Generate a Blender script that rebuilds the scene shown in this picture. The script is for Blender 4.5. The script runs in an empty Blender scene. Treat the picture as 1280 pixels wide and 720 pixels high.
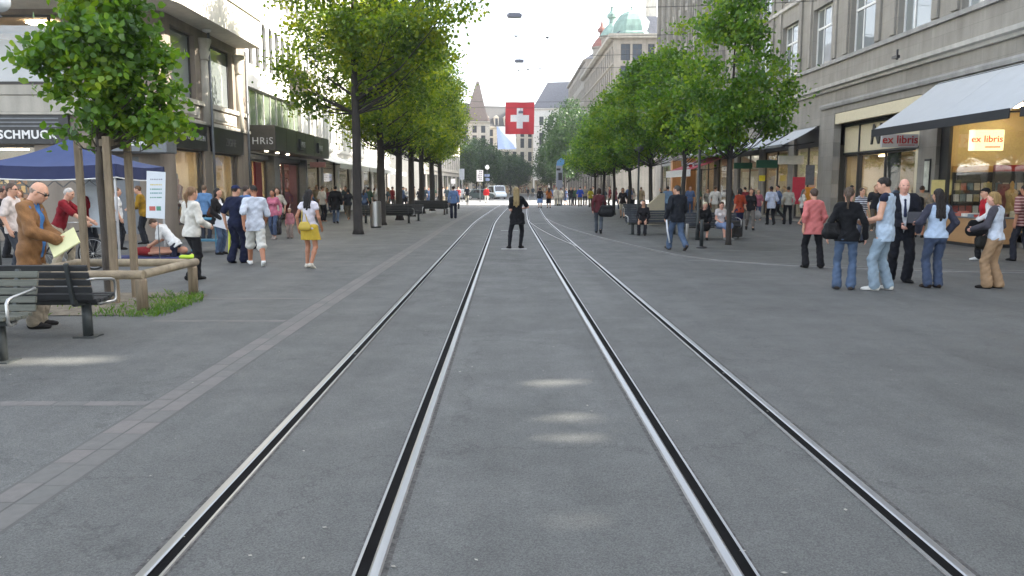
import bpy, bmesh, math, random
import numpy as np
from mathutils import Vector, Matrix, Euler
R = math.radians
PI = math.pi
random.seed(7)
rng = np.random.default_rng(7)
SC = bpy.context.scene
COL = SC.collection

# ------------------------------------------------------------------ camera
CAM_H, F = 1.72, 1000.0
PITCH = math.atan(126 / F)
YAW = math.atan(6 / F)
cam_data = bpy.data.cameras.new('camera')
cam_data.sensor_width = 36.0
cam_data.lens = 36.0 * F / 1280
cam_data.clip_start = 0.05
cam_data.clip_end = 3000
cam = bpy.data.objects.new('camera', cam_data)
COL.objects.link(cam)
cam.location = (0, 0, CAM_H)
cam.rotation_euler = (PI / 2 - PITCH, 0, -YAW)
SC.camera = cam
CR = Euler(cam.rotation_euler).to_matrix()


def ray(px, py):
    return CR @ Vector(((px - 640) / F, (360 - py) / F, -1))


def G(px, py, z=0.0):
    d = ray(px, py)
    t = (z - CAM_H) / d.z
    return Vector((d.x * t, d.y * t, z))


def AY(px, py, Y):
    d = ray(px, py)
    t = Y / d.y
    return Vector((d.x * t, Y, CAM_H + d.z * t))


def street_x(y):
    """sideways drift of the tracks where the street bends right far away"""
    if y < 36: return 0.0
    t = y - 36
    return 0.030 * t * t / (t + 14)


# ------------------------------------------------------------------ colours and materials
def lin(h):
    h = h.lstrip('#')
    out = []
    for i in (0, 2, 4):
        c = int(h[i:i + 2], 16) / 255
        out.append(c / 12.92 if c <= 0.04045 else ((c + 0.055) / 1.055) ** 2.4)
    return tuple(out)


MATS = {}


def nodes_of(m):
    m.use_nodes = True
    nt = m.node_tree
    return nt, nt.nodes, nt.links, nt.nodes['Principled BSDF']


def mat(name, col, rough=0.6, metal=0.0, var=0.12, scale=6.0, bump=0.0, bscale=60.0, spec=0.5, coat=0.0, stretch=None):
    """principled surface whose own colour wanders a little (dirt, wear, weave)"""
    if name in MATS: return MATS[name]
    if isinstance(col, str): col = lin(col)
    m = bpy.data.materials.new(name)
    nt, N, L, b = nodes_of(m)
    tc = N.new('ShaderNodeTexCoord')
    src = tc.outputs['Object']
    if stretch:
        mp = N.new('ShaderNodeMapping'); mp.inputs['Scale'].default_value = stretch
        L.new(src, mp.inputs['Vector']); src = mp.outputs['Vector']
    nz = N.new('ShaderNodeTexNoise')
    nz.inputs['Scale'].default_value = scale; nz.inputs['Detail'].default_value = 6; nz.inputs['Roughness'].default_value = 0.62
    L.new(src, nz.inputs['Vector'])
    cr = N.new('ShaderNodeValToRGB')
    cr.color_ramp.elements[0].position = 0.3; cr.color_ramp.elements[1].position = 0.72
    cr.color_ramp.elements[0].color = (*[c * (1 - var) for c in col], 1)
    cr.color_ramp.elements[1].color = (*[min(1, c * (1 + var)) for c in col], 1)
    L.new(nz.outputs['Fac'], cr.inputs['Fac'])
    L.new(cr.outputs['Color'], b.inputs['Base Color'])
    b.inputs['Roughness'].default_value = rough
    b.inputs['Metallic'].default_value = metal
    b.inputs['Specular IOR Level'].default_value = spec
    b.inputs['Coat Weight'].default_value = coat
    if bump:
        nb = N.new('ShaderNodeTexNoise'); nb.inputs['Scale'].default_value = bscale; nb.inputs['Detail'].default_value = 4
        L.new(src, nb.inputs['Vector'])
        bp = N.new('ShaderNodeBump'); bp.inputs['Strength'].default_value = bump; bp.inputs['Distance'].default_value = 0.02
        L.new(nb.outputs['Fac'], bp.inputs['Height']); L.new(bp.outputs['Normal'], b.inputs['Normal'])
    MATS[name] = m
    return m


def cloth(col, kind='cloth'):
    nm = kind + '_' + col.lstrip('#')
    return mat(nm, col, 0.85 if kind != 'leather' else 0.5, var=0.2, scale=9, bump=0.6, bscale=26, spec=0.25)


def stripes(name, ca, cb, period, axis='Z', duty=0.5):
    if name in MATS: return MATS[name]
    m = bpy.data.materials.new(name)
    nt, N, L, b = nodes_of(m)
    tc = N.new('ShaderNodeTexCoord'); sp = N.new('ShaderNodeSeparateXYZ'); L.new(tc.outputs['Object'], sp.inputs[0])
    a = N.new('ShaderNodeMath'); a.operation = 'MULTIPLY'; a.inputs[1].default_value = 1 / period; L.new(sp.outputs[axis], a.inputs[0])
    f = N.new('ShaderNodeMath'); f.operation = 'FRACT'; L.new(a.outputs[0], f.inputs[0])
    g = N.new('ShaderNodeMath'); g.operation = 'GREATER_THAN'; g.inputs[1].default_value = duty; L.new(f.outputs[0], g.inputs[0])
    mx = N.new('ShaderNodeMix'); mx.data_type = 'RGBA'
    mx.inputs['A'].default_value = (*lin(ca), 1); mx.inputs['B'].default_value = (*lin(cb), 1)
    L.new(g.outputs[0], mx.inputs['Factor']); L.new(mx.outputs['Result'], b.inputs['Base Color'])
    b.inputs['Roughness'].default_value = 0.85
    MATS[name] = m
    return m


def glow(name, col, strength):
    if name in MATS: return MATS[name]
    m = bpy.data.materials.new(name)
    nt, N, L, b = nodes_of(m)
    c = lin(col) if isinstance(col, str) else col
    b.inputs['Base Color'].default_value = (*c, 1)
    b.inputs['Emission Color'].default_value = (*c, 1)
    b.inputs['Emission Strength'].default_value = strength
    MATS[name] = m
    return m


def glass_clear(name='shop_glass', tint=(0.93, 0.95, 0.94), fac=0.0):
    if name in MATS: return MATS[name]
    m = bpy.data.materials.new(name)
    nt, N, L, b = nodes_of(m)
    out = N['Material Output']
    tr = N.new('ShaderNodeBsdfTransparent'); tr.inputs[0].default_value = (*tint, 1)
    gl = N.new('ShaderNodeBsdfGlossy'); gl.inputs['Roughness'].default_value = 0.015; gl.inputs['Color'].default_value = (0.95, 0.97, 1, 1)
    lw = N.new('ShaderNodeLayerWeight'); lw.inputs['Blend'].default_value = 0.5
    pw = N.new('ShaderNodeMath'); pw.operation = 'POWER'; pw.inputs[1].default_value = 4.5; L.new(lw.outputs['Facing'], pw.inputs[0])
    fr = N.new('ShaderNodeMath'); fr.operation = 'MULTIPLY_ADD'; fr.inputs[1].default_value = 0.9; fr.inputs[2].default_value = 0.085; L.new(pw.outputs[0], fr.inputs[0])
    tc = N.new('ShaderNodeTexCoord'); nz = N.new('ShaderNodeTexNoise'); nz.inputs['Scale'].default_value = 0.9
    L.new(tc.outputs['Object'], nz.inputs['Vector'])
    bp = N.new('ShaderNodeBump'); bp.inputs['Strength'].default_value = 0.03; bp.inputs['Distance'].default_value = 0.05
    L.new(nz.outputs['Fac'], bp.inputs['Height']); L.new(bp.outputs['Normal'], gl.inputs['Normal'])
    ad = N.new('ShaderNodeMath'); ad.operation = 'ADD'; ad.use_clamp = True; ad.inputs[1].default_value = fac
    L.new(fr.outputs[0], ad.inputs[0])
    mx = N.new('ShaderNodeMixShader')
    L.new(ad.outputs[0], mx.inputs[0]); L.new(tr.outputs[0], mx.inputs[1]); L.new(gl.outputs[0], mx.inputs[2])
    L.new(mx.outputs[0], out.inputs['Surface'])
    MATS[name] = m
    return m


def glass_window(name='window_glass', base=(0.035, 0.04, 0.042)):
    """dark pane of an unlit room, its tone random per pane"""
    if name in MATS: return MATS[name]
    m = bpy.data.materials.new(name)
    nt, N, L, b = nodes_of(m)
    oi = N.new('ShaderNodeObjectInfo')
    cr = N.new('ShaderNodeValToRGB')
    cr.color_ramp.elements[0].color = (*base, 1)
    cr.color_ramp.elements[1].color = (*[c * 3.2 for c in base], 1)
    L.new(oi.outputs['Random'], cr.inputs['Fac']); L.new(cr.outputs['Color'], b.inputs['Base Color'])
    b.inputs['Roughness'].default_value = 0.03
    b.inputs['IOR'].default_value = 1.75
    b.inputs['Specular IOR Level'].default_value = 0.8
    tc = N.new('ShaderNodeTexCoord'); nz = N.new('ShaderNodeTexNoise'); nz.inputs['Scale'].default_value = 0.8
    L.new(tc.outputs['Object'], nz.inputs['Vector'])
    bp = N.new('ShaderNodeBump'); bp.inputs['Strength'].default_value = 0.05; bp.inputs['Distance'].default_value = 0.06
    L.new(nz.outputs['Fac'], bp.inputs['Height']); L.new(bp.outputs['Normal'], b.inputs['Normal'])
    MATS[name] = m
    return m


# ------------------------------------------------------------------ objects
def tag(o, label=None, cat=None, group=None, kind=None):
    if label: o['label'] = label
    if cat: o['category'] = cat
    if group: o['group'] = group
    if kind: o['kind'] = kind
    return o


def empty(name, loc=(0, 0, 0), rz=0.0, parent=None):
    o = bpy.data.objects.new(name, None)
    COL.objects.link(o)
    o.empty_display_size = 0.2
    o.location = loc
    o.rotation_euler = (0, 0, rz)
    if parent: o.parent = parent
    return o


def link(name, me, parent=None, loc=None, rot=None):
    o = bpy.data.objects.new(name, me)
    COL.objects.link(o)
    if parent: o.parent = parent
    if loc is not None: o.location = loc
    if rot is not None: o.rotation_euler = rot
    return o


def children_of(o):
    return [c for c in KIDS.get(o.name, [])] if False else list(o.children)


def copy_tree(o, parent=None):
    c = o.copy()
    COL.objects.link(c)
    if parent: c.parent = parent
    for ch in list(o.children):
        copy_tree(ch, c)
    return c


def thing(name, label, cat, loc=(0, 0, 0), rz=0.0, group=None):
    return tag(empty(name, loc, rz), label, cat, group)


class MB:
    """collects shapes and links them as one mesh object"""

    def __init__(self, M=None):
        self.v, self.f, self.mi, self.sm = [], [], [], []
        self.M = M
        self.cur = 0
        self.n = 0

    def add(self, vs, fs, smooth=False):
        o = self.n
        for p in vs:
            p = Vector(p)
            if self.M is not None: p = self.M @ p
            self.v.append(p[:])
        self.n += len(vs)
        for f in fs:
            self.f.append([i + o for i in f]); self.mi.append(self.cur); self.sm.append(smooth)
        return self

    def bx(self, x0, x1, y0, y1, z0, z1):
        if x0 > x1: x0, x1 = x1, x0
        if y0 > y1: y0, y1 = y1, y0
        if z0 > z1: z0, z1 = z1, z0
        vs = [(x0, y0, z0), (x1, y0, z0), (x1, y1, z0), (x0, y1, z0), (x0, y0, z1), (x1, y0, z1), (x1, y1, z1), (x0, y1, z1)]
        return self.add(vs, [(0, 3, 2, 1), (4, 5, 6, 7), (0, 1, 5, 4), (1, 2, 6, 5), (2, 3, 7, 6), (3, 0, 4, 7)])

    def obox(self, c, s, rot):
        m = Matrix.Translation(Vector(c)) @ Euler(rot).to_matrix().to_4x4()
        x, y, z = s[0] / 2, s[1] / 2, s[2] / 2
        vs = [m @ Vector(p) for p in ((-x, -y, -z), (x, -y, -z), (x, y, -z), (-x, y, -z), (-x, -y, z), (x, -y, z), (x, y, z), (-x, y, z))]
        return self.add(vs, [(0, 3, 2, 1), (4, 5, 6, 7), (0, 1, 5, 4), (1, 2, 6, 5), (2, 3, 7, 6), (3, 0, 4, 7)])

    def quad(self, a, b, c, d):
        return self.add([a, b, c, d], [(0, 1, 2, 3)])

    def tube(self, pts, rs, n=8, cap=True, smooth=True):
        pts = [Vector(p) for p in pts]
        rs = [float(q) for q in rs] if isinstance(rs, (list, tuple)) else [float(rs)] * len(pts)
        vs, fs = [], []
        up = None
        for i, p in enumerate(pts):
            if i == 0: t = pts[1] - p
            elif i == len(pts) - 1: t = p - pts[i - 1]
            else: t = (pts[i + 1] - p).normalized() + (p - pts[i - 1]).normalized()
            t.normalize()
            if up is None:
                up = Vector((0, 0, 1)) if abs(t.z) < 0.9 else Vector((1, 0, 0))
            a = t.cross(up)
            if a.length < 1e-5: a = t.cross(Vector((0, 1, 0)))
            a.normalize()
            b = t.cross(a); b.normalize()
            up = -b if False else a.cross(t)
            for k in range(n):
                w = 2 * PI * k / n
                vs.append(p + rs[i] * (math.cos(w) * a + math.sin(w) * b))
        for i in range(len(pts) - 1):
            for k in range(n):
                k2 = (k + 1) % n
                fs.append((i * n + k, i * n + k2, (i + 1) * n + k2, (i + 1) * n + k))
        self.add(vs, fs, smooth)
        if cap:
            o = self.n - len(vs)
            self.f.append([o + k for k in reversed(range(n))]); self.mi.append(self.cur); self.sm.append(False)
            o2 = o + (len(pts) - 1) * n
            self.f.append([o2 + k for k in range(n)]); self.mi.append(self.cur); self.sm.append(False)
        return self

    def lathe(self, prof, c=(0, 0, 0), n=16, smooth=True, axis='Z', cap=True):
        vs, fs = [], []
        for r, z in prof:
            for k in range(n):
                w = 2 * PI * k / n
                if axis == 'Z': vs.append((c[0] + r * math.cos(w), c[1] + r * math.sin(w), c[2] + z))
                elif axis == 'Y': vs.append((c[0] + r * math.cos(w), c[1] + z, c[2] - r * math.sin(w)))
                else: vs.append((c[0] + z, c[1] + r * math.cos(w), c[2] + r * math.sin(w)))
        for i in range(len(prof) - 1):
            for k in range(n):
                k2 = (k + 1) % n
                fs.append((i * n + k, i * n + k2, (i + 1) * n + k2, (i + 1) * n + k))
        self.add(vs, fs, smooth)
        o = self.n - len(vs)
        if cap:
            self.f.append([o + k for k in reversed(range(n))]); self.mi.append(self.cur); self.sm.append(False)
            o2 = o + (len(prof) - 1) * n
            self.f.append([o2 + k for k in range(n)]); self.mi.append(self.cur); self.sm.append(False)
        return self

    def ball(self, c, r, n=12, m=8):
        if not isinstance(r, (tuple, list)): r = (r, r, r)
        vs, fs = [], []
        for i in range(m + 1):
            a = PI * i / m
            for k in range(n):
                w = 2 * PI * k / n
                vs.append((c[0] + r[0] * math.sin(a) * math.cos(w), c[1] + r[1] * math.sin(a) * math.sin(w), c[2] - r[2] * math.cos(a)))
        for i in range(m):
            for k in range(n):
                k2 = (k + 1) % n
                fs.append((i * n + k, i * n + k2, (i + 1) * n + k2, (i + 1) * n + k))
        return self.add(vs, fs, True)

    def prism(self, poly, a, b, axis='Y'):
        """extrude a 2D polygon between a and b along an axis"""
        n = len(poly)
        def P(p, t):
            if axis == 'Y': return (p[0], t, p[1])
            if axis == 'X': return (t, p[0], p[1])
            return (p[0], p[1], t)
        vs = [P(p, a) for p in poly] + [P(p, b) for p in poly]
        fs = [tuple(range(n)), tuple(reversed(range(n, 2 * n)))]
        for i in range(n):
            j = (i + 1) % n
            fs.append((i, i + n, j + n, j))
        return self.add(vs, fs)

    def mesh(self, name, mats, bevel=0.0, fix=True):
        me = bpy.data.meshes.new(name)
        me.from_pydata(self.v, [], self.f)
        if not isinstance(mats, (list, tuple)): mats = [mats]
        for m in mats: me.materials.append(m)
        if self.f:
            me.polygons.foreach_set('material_index', self.mi)
            me.polygons.foreach_set('use_smooth', self.sm)
        if bevel or fix:
            bm = bmesh.new(); bm.from_mesh(me)
            if fix: bmesh.ops.recalc_face_normals(bm, faces=bm.faces[:])
            if bevel:
                es = [e for e in bm.edges if len(e.link_faces) == 2 and e.calc_face_angle(0) > 0.6]
                bmesh.ops.bevel(bm, geom=es, offset=bevel, segments=2, profile=0.6, affect='EDGES', clamp_overlap=True)
            bm.to_mesh(me); bm.free()
        me.update()
        return me

    def build(self, name, mats, parent=None, bevel=0.0, loc=None, rot=None, fix=True):
        return link(name, self.mesh(name, mats, bevel, fix), parent, loc, rot)


def np_mesh(name, V, Q, mats, smooth=True, mi=None):
    """fast mesh from numpy arrays: V (n,3), Q (m,k)"""
    me = bpy.data.meshes.new(name)
    k = Q.shape[1]
    me.vertices.add(len(V)); me.vertices.foreach_set('co', np.ascontiguousarray(V, dtype=np.float32).ravel())
    me.loops.add(len(Q) * k); me.loops.foreach_set('vertex_index', np.ascontiguousarray(Q, dtype=np.int32).ravel())
    me.polygons.add(len(Q))
    me.polygons.foreach_set('loop_start', np.arange(0, len(Q) * k, k, dtype=np.int32))
    me.polygons.foreach_set('loop_total', np.full(len(Q), k, dtype=np.int32))
    me.polygons.foreach_set('use_smooth', np.full(len(Q), smooth, dtype=bool))
    for m in (mats if isinstance(mats, (list, tuple)) else [mats]): me.materials.append(m)
    if mi is not None: me.polygons.foreach_set('material_index', mi.astype(np.int32))
    me.update(calc_edges=True)
    return me


def text_mesh(s, size, mats, depth=0.01, spacing=1.0, offset=0.0, align='CENTER', shear=0.0):
    cu = bpy.data.curves.new('lettering', 'FONT')
    cu.body = s; cu.size = size; cu.extrude = depth / 2; cu.align_x = align; cu.align_y = 'CENTER'
    cu.space_character = spacing; cu.offset = offset; cu.shear = shear; cu.resolution_u = 3
    o = bpy.data.objects.new('lettering', cu)
    COL.objects.link(o)
    dg = bpy.context.evaluated_depsgraph_get()
    me = bpy.data.meshes.new_from_object(o.evaluated_get(dg))
    me.name = 'lettering'
    bpy.data.objects.remove(o); bpy.data.curves.remove(cu)
    me.materials.clear(); me.materials.append(mats)
    return me


def lettering(s, size, m, parent, loc, rot=(PI / 2, 0, 0), **k):
    return link('lettering', text_mesh(s, size, m, **k), parent, loc, rot)
# ------------------------------------------------------------------ people: smooth signed-distance figures
def surfnet(Fd, org, vox):
    s = Fd < 0
    nx, ny, nz = Fd.shape
    c = [(0, 0, 0), (1, 0, 0), (0, 1, 0), (1, 1, 0), (0, 0, 1), (1, 0, 1), (0, 1, 1), (1, 1, 1)]
    S = sum(s[a:nx - 1 + a, b:ny - 1 + b, d:nz - 1 + d].astype(np.int8) for a, b, d in c)
    act = (S > 0) & (S < 8)
    I = np.argwhere(act)
    if len(I) == 0: return np.zeros((0, 3)), np.zeros((0, 4), int)
    idx = np.full(act.shape, -1, dtype=np.int64)
    idx[act] = np.arange(len(I))
    vals = np.stack([Fd[I[:, 0] + a, I[:, 1] + b, I[:, 2] + d] for a, b, d in c], 1)
    ca = np.array(c, float)
    acc = np.zeros((len(I), 3)); cnt = np.zeros(len(I))
    for e0, e1 in ((0, 1), (2, 3), (4, 5), (6, 7), (0, 2), (1, 3), (4, 6), (5, 7), (0, 4), (1, 5), (2, 6), (3, 7)):
        a, b = vals[:, e0], vals[:, e1]
        m = (a < 0) != (b < 0)
        t = np.where(m, a / np.where(m, a - b, 1), 0)
        p = ca[e0] + t[:, None] * (ca[e1] - ca[e0])
        acc += p * m[:, None]; cnt += m
    V = (I + acc / cnt[:, None]) * vox + org
    Q = []
    for ax in range(3):
        sl0 = [slice(None)] * 3; sl1 = [slice(None)] * 3
        sl0[ax] = slice(0, -1); sl1[ax] = slice(1, None)
        s0, s1 = s[tuple(sl0)], s[tuple(sl1)]
        ch = np.argwhere(s0 != s1)
        o1, o2 = (ax + 1) % 3, (ax + 2) % 3
        ok = (ch[:, o1] > 0) & (ch[:, o2] > 0) & (ch[:, o1] < act.shape[o1]) & (ch[:, o2] < act.shape[o2])
        ch = ch[ok]
        if len(ch) == 0: continue
        inside = s0[ch[:, 0], ch[:, 1], ch[:, 2]]
        e1 = np.zeros(3, int); e1[o1] = 1
        e2 = np.zeros(3, int); e2[o2] = 1
        def g(d):
            q = ch - d
            return idx[q[:, 0], q[:, 1], q[:, 2]]
        q = np.stack([g(e1 + e2), g(e2), g(0 * e1), g(e1)], 1)
        q[~inside] = q[~inside][:, ::-1]
        Q.append(q)
    Q = np.concatenate(Q)
    Q = Q[(Q >= 0).all(1)]
    return V, Q


def cone(a, b, ra, rb, flat=None, k=None): return ('c', np.array(a, float), np.array(b, float), ra, rb, flat, k)
def ell(c, r, Rm=None, k=None): return ('e', np.array(c, float), np.array(r, float), Rm, None, None, k)


def sdf_grid(prims, vox, k, infl=0.0):
    lo = np.full(3, 1e9); hi = -lo
    for p in prims:
        if p[0] == 'c':
            r = max(p[3], p[4]) + infl
            lo = np.minimum(lo, np.minimum(p[1], p[2]) - r); hi = np.maximum(hi, np.maximum(p[1], p[2]) + r)
        else:
            r = p[2].max() + infl
            lo = np.minimum(lo, p[1] - r); hi = np.maximum(hi, p[1] + r)
    lo -= 3 * vox; hi += 3 * vox
    n = np.ceil((hi - lo) / vox).astype(int) + 1
    ax = [lo[i] + vox * np.arange(n[i]) for i in range(3)]
    D = np.full(n, 0.2, dtype=np.float32)
    for p in prims:
        kk = k if p[6] is None else p[6]
        if p[0] == 'c':
            r = max(p[3], p[4]) + infl + 0.03
            l = np.minimum(p[1], p[2]) - r; h = np.maximum(p[1], p[2]) + r
        else:
            r = p[2].max() + infl + 0.03
            l = p[1] - r; h = p[1] + r
        i0 = np.maximum(0, np.floor((l - lo) / vox).astype(int)); i1 = np.minimum(n, np.ceil((h - lo) / vox).astype(int) + 1)
        X = ax[0][i0[0]:i1[0]][:, None, None]; Y = ax[1][i0[1]:i1[1]][None, :, None]; Z = ax[2][i0[2]:i1[2]][None, None, :]
        if p[0] == 'c':
            a, b = p[1], p[2]
            if p[5] is not None:
                fd, fl = p[5]
                fd = np.array(fd, float); g = 1 / fl - 1
                w = (X - a[0]) * fd[0] + (Y - a[1]) * fd[1] + (Z - a[2]) * fd[2]
                dx = X - a[0] + fd[0] * w * g; dy = Y - a[1] + fd[1] * w * g; dz = Z - a[2] + fd[2] * w * g
                ba = b - a; ba = ba + fd * (ba @ fd) * g
            else:
                dx, dy, dz = X - a[0], Y - a[1], Z - a[2]
                ba = b - a
            L2 = ba @ ba + 1e-9
            t = np.clip((dx * ba[0] + dy * ba[1] + dz * ba[2]) / L2, 0, 1)
            d = np.sqrt((dx - t * ba[0]) ** 2 + (dy - t * ba[1]) ** 2 + (dz - t * ba[2]) ** 2) - (p[3] + infl + (p[4] - p[3]) * t)
        else:
            c, r = p[1], p[2] + infl
            dx, dy, dz = X - c[0], Y - c[1], Z - c[2]
            if p[3] is not None:
                M = p[3]
                dx, dy, dz = (dx * M[0, 0] + dy * M[1, 0] + dz * M[2, 0], dx * M[0, 1] + dy * M[1, 1] + dz * M[2, 1], dx * M[0, 2] + dy * M[1, 2] + dz * M[2, 2])
            q = np.sqrt((dx / r[0]) ** 2 + (dy / r[1]) ** 2 + (dz / r[2]) ** 2)
            d = (q - 1) * r.min()
        sub = D[i0[0]:i1[0], i0[1]:i1[1], i0[2]:i1[2]]
        h_ = np.maximum(kk - np.abs(sub - d), 0) / kk
        sub[...] = np.minimum(sub, d) - h_ * h_ * kk * 0.25
    return D, lo, ax


def sdf_mesh(prims, vox, k=0.02, infl=0.0, post=None):
    D, lo, ax = sdf_grid(prims, vox, k, infl)
    if post is not None:
        D = post(D, ax[0][:, None, None], ax[1][None, :, None], ax[2][None, None, :])
    # keep the border outside
    D[0], D[-1] = 1, 1; D[:, 0], D[:, -1] = 1, 1; D[:, :, 0], D[:, :, -1] = 1, 1
    return surfnet(D, lo, vox)


def rotm(ax, a):
    return np.array(Matrix.Rotation(a, 3, ax))


def unit(v):
    v = np.array(v, float); return v / (np.linalg.norm(v) + 1e-9)


def two_bone(a, c, l1, l2, pole):
    d = c - a; L = np.linalg.norm(d)
    if L > (l1 + l2) * 0.998:
        c = a + d / L * (l1 + l2) * 0.998; d = c - a; L = np.linalg.norm(d)
    x = (l1 * l1 - l2 * l2 + L * L) / (2 * L)
    h = math.sqrt(max(l1 * l1 - x * x, 0))
    u = d / L
    p = np.array(pole, float); p = p - u * (p @ u); p = unit(p)
    return a + u * x + p * h, c


SKIN = {'fair': '#c99a80', 'tan': '#a8755a', 'dark': '#6b4632', 'pink': '#d3a08c'}


def person_mats(skin, haircol):
    sm = mat('skin_' + skin, SKIN[skin], 0.55, var=0.08, scale=14, spec=0.35)
    ey = mat('eye_dark', '#241c18', 0.3)
    lp = mat('lips_' + skin, tuple(c * f for c, f in zip(lin(SKIN[skin]), (0.75, 0.5, 0.5))), 0.5)
    hm = mat('hair_' + haircol, '#' + haircol, 0.55, var=0.35, scale=30, bump=0.5, bscale=90, spec=0.35, stretch=(1, 1, 0.12))
    return sm, ey, lp, hm


DEF = dict(sex='m', h=1.75, lod=0, skin='fair', hair='short', haircol='2a1d14', lean=0, roll=0, twist=0, head=(0, 0), pel=(0, 0, 0.93),
           fl=(-0.10, 0.0, 0.085, 8, 0), fr=(0.10, 0.0, 0.085, -8, 0), hl=(-0.07, 0.05, -0.52), hr=(0.07, 0.05, -0.52), fat=0.0,
           elbl=(-0.5, -1, -0.1), elbr=(0.5, -1, -0.1), kneel=(0, 1, 0), kneer=(0, 1, 0), curl=0.5,
           top=dict(), bottom=dict(), shoes='#1a1816', jacket=None, dress=None)
# poses: foot = (x, y, z of ankle, yaw deg, heel pitch deg), hand = wrist relative to shoulder
STAND = dict()
WALK_A = dict(fl=(-0.09, 0.26, 0.09, 4, -12), fr=(0.09, -0.30, 0.15, -4, 38), hl=(-0.07, -0.16, -0.49), hr=(0.07, 0.22, -0.46), pel=(0, 0, 0.905), lean=3)
WALK_B = dict(fl=(-0.09, -0.30, 0.15, 4, 38), fr=(0.09, 0.26, 0.09, -4, -12), hl=(-0.07, 0.22, -0.46), hr=(0.07, -0.16, -0.49), pel=(0, 0, 0.905), lean=3)
STROLL = dict(fl=(-0.09, 0.13, 0.085, 5, 0), fr=(0.09, -0.16, 0.11, -5, 18), hl=(-0.08, -0.05, -0.51), hr=(0.08, 0.12, -0.49), pel=(0, 0, 0.92), lean=2)
CONTRA = dict(fl=(-0.13, 0.03, 0.085, 14, 0), fr=(0.10, -0.03, 0.085, -12, 0), pel=(0.015, 0, 0.925), roll=1.5)
READ = dict(hl=(0.03, 0.30, -0.26), hr=(-0.03, 0.30, -0.26), head=(0, -22), elbl=(-0.6, -0.5, -0.8), elbr=(0.6, -0.5, -0.8))
SIT = dict(pel=(0, 0, 0.52), fl=(-0.11, 0.48, 0.085, 5, 0), fr=(0.11, 0.44, 0.085, -5, 0), hl=(-0.0, 0.26, -0.40), hr=(0.0, 0.26, -0.40), lean=4)


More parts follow.
